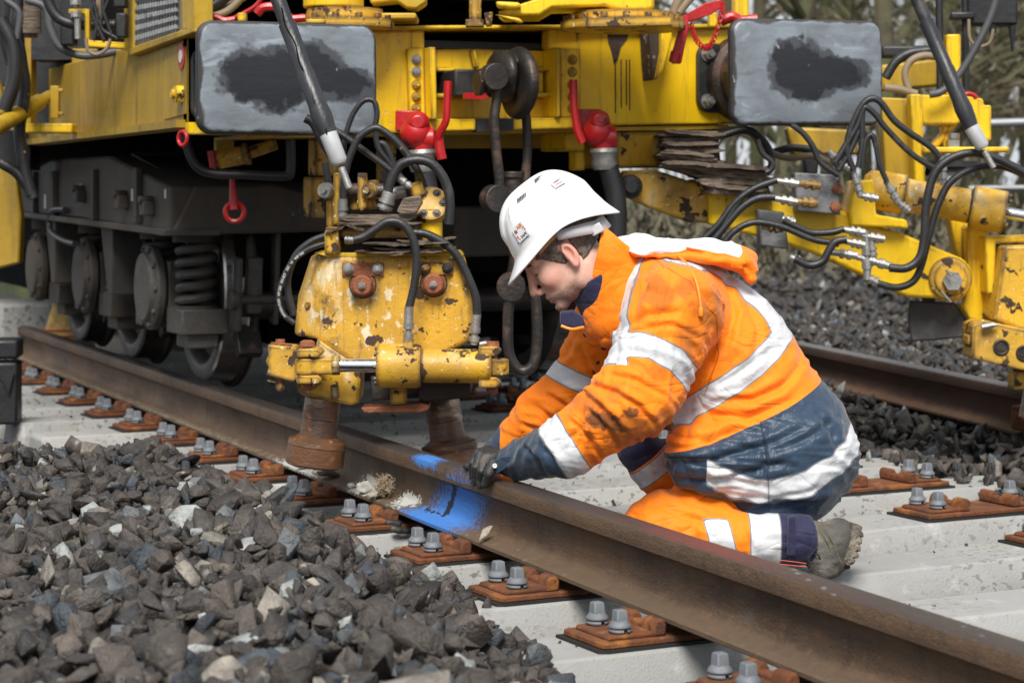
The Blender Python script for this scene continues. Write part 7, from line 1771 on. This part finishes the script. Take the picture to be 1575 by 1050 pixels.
# undershirt collar
pmesh('undershirt', lambda P: smax(np.abs(scap(P, J(950, 480, 5.235), J(915, 415, 5.21), .082, .074)) - .003, np.maximum(-((UVp(P)[1] - 430) * .0011 + (UVp(P)[0] - 905) * .0007), (UVp(P)[1] - 500) * .0016), .003), J(860, 520, 5.2) - [0, .12, 0], J(990, 380, 5.2) + [0, .12, 0], .0036, 'workwear',
      lambda V: {'dirt': np.zeros(len(V)), 'navydark': np.ones(len(V)), 'silver': -np.ones(len(V)), 'silver_edge': -np.ones(len(V)), 'navy': -np.ones(len(V))}, it=1)
# hood
def hood(P):
    d = scapf(P, J(990, 378, 5.22), J(1110, 392, 5.24), .080, .085, (.12, 0, 1), .36)
    d = smin(d, scapf(P, J(1105, 396, 5.16), J(1150, 412, 5.20), .040, .026, (.3, 0, 1), .5), .02)
    d = smin(d, scap(P, J(1140, 405, 5.17), J(1156, 428, 5.17), .018, .012), .015)
    d = smin(d, scap(P, J(975, 388, 5.14), J(1050, 391, 5.12), .012, .012), .012)
    d = smin(d, scap(P, J(1050, 391, 5.12), J(1140, 408, 5.13), .012, .012), .010)
    return d
def hood_at(V):
    u, v = UVp(V); ln = np.interp(u, [950, 985, 1010, 1055, 1100, 1135, 1145], [380, 392, 389, 381, 388, 394, 380])
    w = np.minimum((ln - v) / 2.5, (1141 - (v - 380) * .2 - u) / 2.5)
    return {'white': np.clip(w, -1, 1), 'dirt': np.full(len(V), .12), 'silver': -np.ones(len(V)), 'silver_edge': -np.ones(len(V)), 'navy': -np.ones(len(V)), 'navydark': -np.ones(len(V))}
pmesh('hood', hood, J(940, 450, 5.2) - [0, .16, 0], J(1185, 330, 5.2) + [0, .17, 0], .004, 'workwear', hood_at, lambda V: vnoise(V * [.5, 1, 1.6], 26, 51) * .004 + (.3 - np.abs(vnoise(V * [1, .5, 1.2], 34, 53))) * .007 + sum(crease(*UVp(V), pts, w, am) for pts, w, am in (([(975, 372), (1030, 362), (1090, 374)], 5, .008), ([(1050, 376), (1100, 380), (1138, 390)], 4, .006), ([(985, 392), (1055, 384), (1135, 396), (1150, 402)], 3.5, .010), ([(1130, 405), (1148, 412), (1158, 425)], 4, .006), ([(965, 360), (975, 375), (985, 388)], 4, .005))), it=2)

def onj(u, v, lift=.003, f=None):
    ds = np.arange(4.75, 5.6, .002); P = np.stack([(u - U0) / FPX * ds, ds, HC + (VH - v) / FPX * ds], 1); F_ = (f or jacket)(P); k = np.argmax(F_ < 0) if (F_ < 0).any() else 150
    return (u, v, ds[k] - lift)
def lt(pts, r, name, mt, parent=None, n=8):
    q = MB(); q.tube([Vector(local(J(*p))) for p in pts], r, n=n, res=6); return q.build(name, M[mt], parent or pe, world=False)
lt([(1042, 392, onj(1042, 400)[2] - .01), onj(1056, 406, .008), onj(1068, 426, .009), onj(1075, 450, .010), onj(1078, 474, .010)], .0030, 'hood_cord', 'cord_orange')
q = MB(); q.lathe(Vector(local(J(*onj(1078, 472, .011)))), (0, 0, -1), [(0, .003), (.004, .005), (.018, .0058), (.022, .004)], n=14); q.build('cord_end', M['cord_orange'], pe, world=False)
# front placket: snaps, lining corner, zip
for (u_, v_) in ((901, 514), (928, 534), (918, 556)):
    q = MB(); q.lathe(Vector(local(J(*onj(u_, v_, .003)))), (-.35, -1, 0), [(-.02, .0075), (0, .0075), (.002, .006)], n=16); q.build('snap', M['ink_black'], pe, world=False)
q = MB(); q.prism([Vector(local(J(u_, v_, 5.12))) for u_, v_ in ((862, 480), (882, 478), (897, 488), (901, 500), (889, 506), (862, 500))], (0, .05, 0)); o = q.build('lining_flap', M['workwear'], pe, world=False, bevel=.004)
def setattrs(o, **kw):
    me = o.data; kw.update(seam_a=99, seam_b=99, seam_c=99)
    for k, val in kw.items(): a = me.attributes.new(k, 'FLOAT', 'POINT'); a.data.foreach_set('value', [float(val)] * len(me.vertices))
setattrs(o, navydark=1, navy=-1, silver=-1, silver_edge=-1, white=-1)
o = lt([(863, 501, 5.115), (880, 506, 5.11), (898, 503, 5.10)], .0035, 'zip_edge', 'cord_orange')
lt([onj(896, 506, .0), onj(903, 524, .0), onj(910, 545, .0), onj(914, 580, .0)], .0022, 'zip', 'ink_black')
# cuff tab with snap
q = MB(); q.prism([Vector(local(J(u_, v_, d_))) for u_, v_, d_ in ((747, 717, 5.185), (770, 703, 5.155), (789, 700, 5.125), (793, 712, 5.12), (775, 722, 5.15), (762, 729, 5.18))], (0, .005, -.001)); o = q.build('cuff_tab', M['workwear'], pe, world=False, bevel=.0015); setattrs(o, navy=1, navydark=-1, silver=-1, silver_edge=-1, white=-1)
q = MB(); q.lathe(Vector(local(J(761, 716, 5.168))), (0, -1, .1), [(0, .0062), (.002, .0056), (.0022, .003), (.001, .0028)], n=18); q.build('snap', M['white_mark'], pe, world=False)

# ---------------------------------------------------------------- trousers
def trousers(P):
    d = smin(scap(P, J(1180, 755, 5.24), J(1018, 814, 5.15), .095, .082), scap(P, J(1012, 816, 5.12), J(1140, 828, 5.08), .082, .062), .03)
    d = smin(d, scap(P, J(1140, 828, 5.08), J(1240, 829, 5.05), .060, .058), .015)
    far = smin(scap(P, J(1150, 720, 5.42), J(1000, 712, 5.44), .11, .060), scap(P, J(985, 690, 5.40), J(1065, 792, 5.42), .058, .064), .02)
    d = smin(d, far, .012)
    return np.maximum(d, (UVp(P, 5.06)[0] - 1249) * .00153)
def tr_at(V):
    u, v = UVp(V, 5.08); uf, vf = UVp(V, 5.40); far = (V[:, 1] > 5.28)
    sm = (5.28 - V[:, 1]) / .004
    s1 = np.minimum((18 - np.abs(u - 1105 - (v - 820) * .25)) / 2.5, (v - 795) / 2); s2 = (22 - np.abs(u - 1173)) / 2.5
    t = (uf - 960) * .62 + (vf - 690) * .78
    sf = (13 - np.abs(t - 50)) / 2.5
    g = lambda e: np.maximum(np.minimum(np.maximum(s1 + e, s2 + e), sm), np.minimum(sf + e, -sm))
    nd = np.maximum(np.minimum((u - 1196) / 2.5, sm), np.minimum((33 - t) / 2.5, -sm))
    return {'silver': np.clip(g(0), -1, 1), 'silver_edge': np.clip(g(.8), -1, 1), 'navydark': np.clip(nd, -1, 1), 'navy': -np.ones(len(V)), 'white': -np.ones(len(V)), 'dirt': np.full(len(V), .1)}
pmesh('trousers', trousers, (J(930, 0, 5.1)[0], 4.9, -.005), (J(1330, 0, 5.1)[0], 5.62, J(0, 600, 5.2)[2]), .006, 'workwear', tr_at,
      lambda V: sum(crease(*UVp(V, 5.08), pts, w, am) for pts, w, am in (([(1008, 748), (1060, 772), (1130, 790)], 5, .008), ([(998, 772), (1050, 790), (1092, 800)], 5, .008), ([(1135, 800), (1148, 828), (1140, 855)], 5, .007), ([(1202, 800), (1208, 830), (1204, 862)], 4, .005), ([(1060, 800), (1068, 820), (1060, 845)], 5, .006), ([(1232, 800), (1236, 830), (1232, 862)], 4, .005))) * (V[:, 1] < 5.2) + (1 - np.abs(vnoise(V * [30, 10, 45] + vnoise(V, 10, 60)[:, None] * .6, 1, 61)) * 2) * .003 + vnoise(V, 18, 62) * .003, it=2)
lt([(1198, 861, 4.995), (1218, 863, 4.992), (1240, 866, 4.992)], .0009, 'red_stitching', 'ink_red'); lt([(1198, 867, 4.995), (1218, 869, 4.992), (1240, 871, 4.992)], .0009, 'red_stitching', 'ink_red')
q = MB(); q.prism([Vector(local(J(u_, v_, 4.988))) for u_, v_ in ((1213, 795), (1225, 793), (1224, 855), (1212, 855))], (0, .02, 0)); o = q.build('velcro_strap', M['workwear'], pe, world=False, bevel=.003); setattrs(o, navydark=1, silver=-1, silver_edge=-1, navy=-1, white=-1)

# ---------------------------------------------------------------- boot
def boot(P):
    d = scap(P, J(1238, 832, 5.05), J(1272, 838, 5.05), .052, .050)
    d = smin(d, sell(P, J(1290, 830, 5.055), (.042, .048, .052)), .02)
    d = smin(d, scapf(P, J(1285, 850, 5.05), J(1268, 872, 5.03), .046, .044, (1, 0, .2), .8), .02)
    d = np.maximum(d, -(P[:, 2] - .002))
    return d
br_ = empty('boot', (0, 0, 0)); br_.parent = pe
pmesh('upper', boot, J(1215, 900, 5.05) - [0, .09, .01], J(1345, 780, 5.05) + [0, .09, .0], .0035, 'boot_leather', None, lambda V: vnoise(V, 70, 71) * .0012 + (np.abs(vnoise(V * [40, 20, 90], 1, 72)) - .3) * .002, parent=br_)
def sole(P):
    a, b = J(1318, 806, 5.055), J(1296, 872, 5.045); t = (b - a); L_ = np.linalg.norm(t); t = t / L_; n = np.array([t[2], 0, -t[0]]); n = -n if n[0] < 0 else n
    w = P - a; s = w @ t; k = w @ n; y = w[:, 1]
    wd = .043 + .008 * np.cos((s / L_ - .75) * 3.0)
    d = np.maximum(np.maximum(np.abs(k - .004 - .010 * ((s / L_ - .5) * 2) ** 2 * -1) - .015, np.abs(s - L_ / 2) - L_ / 2 - .006), np.abs(y) - wd)
    r = np.hypot(np.maximum(np.abs(s - L_ / 2) - L_ / 2 + .02, 0), np.maximum(np.abs(y) - wd + .02, 0)) - .02
    d = smax(d, r, .004)
    lug = np.maximum(np.abs(((s * 60) % 1) - .5) - .26, -(k - .012)) ; gr_ = np.where((k > .008) & ((np.abs(((s * 58) % 1) - .5) < .16)), .005, 0)
    d = d + gr_ * (np.abs(y) > .008)
    return np.maximum(d, -(P[:, 2] - .001))
pmesh('sole', sole, J(1255, 905, 5.05) - [0, .09, .01], J(1360, 785, 5.05) + [0, .09, .0], .003, 'boot_sole', None, lambda V: vnoise(V, 90, 75) * .0016 + vnoise(V, 200, 76) * .0008, it=1, parent=br_)
for pts in (((1262, 797, 5.0), (1272, 815, 4.997), (1284, 840, 4.998), (1294, 866, 5.0)), ((1257, 800, 5.0), (1266, 820, 4.996), (1278, 845, 4.997), (1288, 870, 5.0))): lt(pts, .0012, 'boot_seam', 'lace', br_, 5)
for pts in (((1248, 835, 5.0), (1256, 842, 4.99), (1250, 850, 4.99), (1243, 858, 4.99)), ((1246, 850, 4.995), (1258, 853, 4.99), (1262, 860, 4.995)), ((1243, 862, 4.995), (1252, 868, 4.99), (1246, 876, 4.99))): lt(pts, .0018, 'boot_lace', 'ink_black', br_, 5)

# ---------------------------------------------------------------- gloves with five fingers
def chain(P, pts, rr, k=.002):
    d = None
    for i in range(len(pts) - 1):
        e = scap(P, pts[i], pts[i + 1], rr[i], rr[i + 1]); d = e if d is None else smin(d, e, .003)
    return d
WR = J(800, 711, 5.19); 
PALM = [(J(786, 710, 5.205), J(757, 706, 5.245))]
FN = [  # knuckle, first joint, second joint, tip  (index nearest the viewer)
    ([J(768, 705, 5.215), J(758, 712, 5.185), J(752, 728, 5.175), J(747, 744, 5.185)], [.0145, .0132, .0122, .0105]),
    ([J(760, 698, 5.245), J(747, 705, 5.215), J(741, 724, 5.200), J(739, 745, 5.215)], [.0145, .0132, .0122, .0105]),
    ([J(752, 694, 5.275), J(739, 700, 5.250), J(732, 719, 5.235), J(731, 742, 5.250)], [.0142, .0130, .0118, .0102]),
    ([J(748, 693, 5.310), J(735, 697, 5.290), J(728, 712, 5.275), J(727, 733, 5.290)], [.0132, .0118, .0108, .0095])]
TH_ = ([J(772, 706, 5.30), J(752, 706, 5.35), J(733, 711, 5.365), J(719, 717, 5.37)], [.016, .0145, .013, .0115])
def glove(P):
    d = scapf(P, J(785, 711, 5.20), J(764, 706, 5.235), .034, .037, (.1, .25, 1), .62)
    d = smin(d, scapf(P, J(768, 706, 5.225), J(757, 700, 5.29), .027, .025, (.2, 0, 1), .7), .015)
    d = smin(d, scap(P, J(815, 712, 5.17), J(785, 713, 5.20), .036, .033), .012)
    for pts, rr in FN: d = smin(d, chain(P, pts, rr), .0045)
    return smin(d, chain(P, *TH_), .008)
pmesh('glove', glove, J(690, 780, 5.2) - [0, .12, 0], J(835, 655, 5.2) + [0, .24, 0], .0026, 'glove_black', None, lambda V: vnoise(V, 120, 81) * .0007 + (np.abs(vnoise(V, 60, 82)) - .3) * .0012, it=1)
# far hand, reaching under the foot of the rail
FF = [([J(668, 818, 5.86), J(645, 822, 5.72), J(622, 817, 5.66), J(606, 813, 5.64)], [.013, .012, .011, .0095]),
      ([J(660, 812, 5.88), J(635, 812, 5.76), J(612, 806, 5.70), J(597, 803, 5.69)], [.013, .012, .011, .0095]),
      ([J(676, 824, 5.84), J(655, 829, 5.69), J(634, 828, 5.62), J(618, 825, 5.60)], [.013, .012, .011, .0095]),
      ([J(652, 806, 5.90), J(628, 802, 5.80), J(610, 797, 5.76), J(600, 796, 5.75)], [.012, .011, .010, .009])]
def glove2(P):
    d = scapf(P, J(700, 800, 5.80), J(668, 815, 5.87), .036, .038, (0, .15, 1), .42)
    d = smin(d, scap(P, J(735, 752, 5.64), J(700, 800, 5.80), .040, .030), .015)
    for pts, rr in FF: d = smin(d, chain(P, pts, rr), .004)
    d = smin(d, chain(P, [J(700, 806, 5.82), J(682, 800, 5.90), J(664, 790, 5.96), J(652, 782, 6.0)], [.015, .014, .012, .011]), .008)
    return np.maximum(d, -(P[:, 2] - .001))
lo = J(585, 870, 5.6); pmesh('glove', glove2, (lo[0], 5.50, -.005), (J(760, 0, 5.6)[0], 6.08, .20), .003, 'glove_black', None, lambda V: vnoise(V, 120, 83) * .0007, it=1)
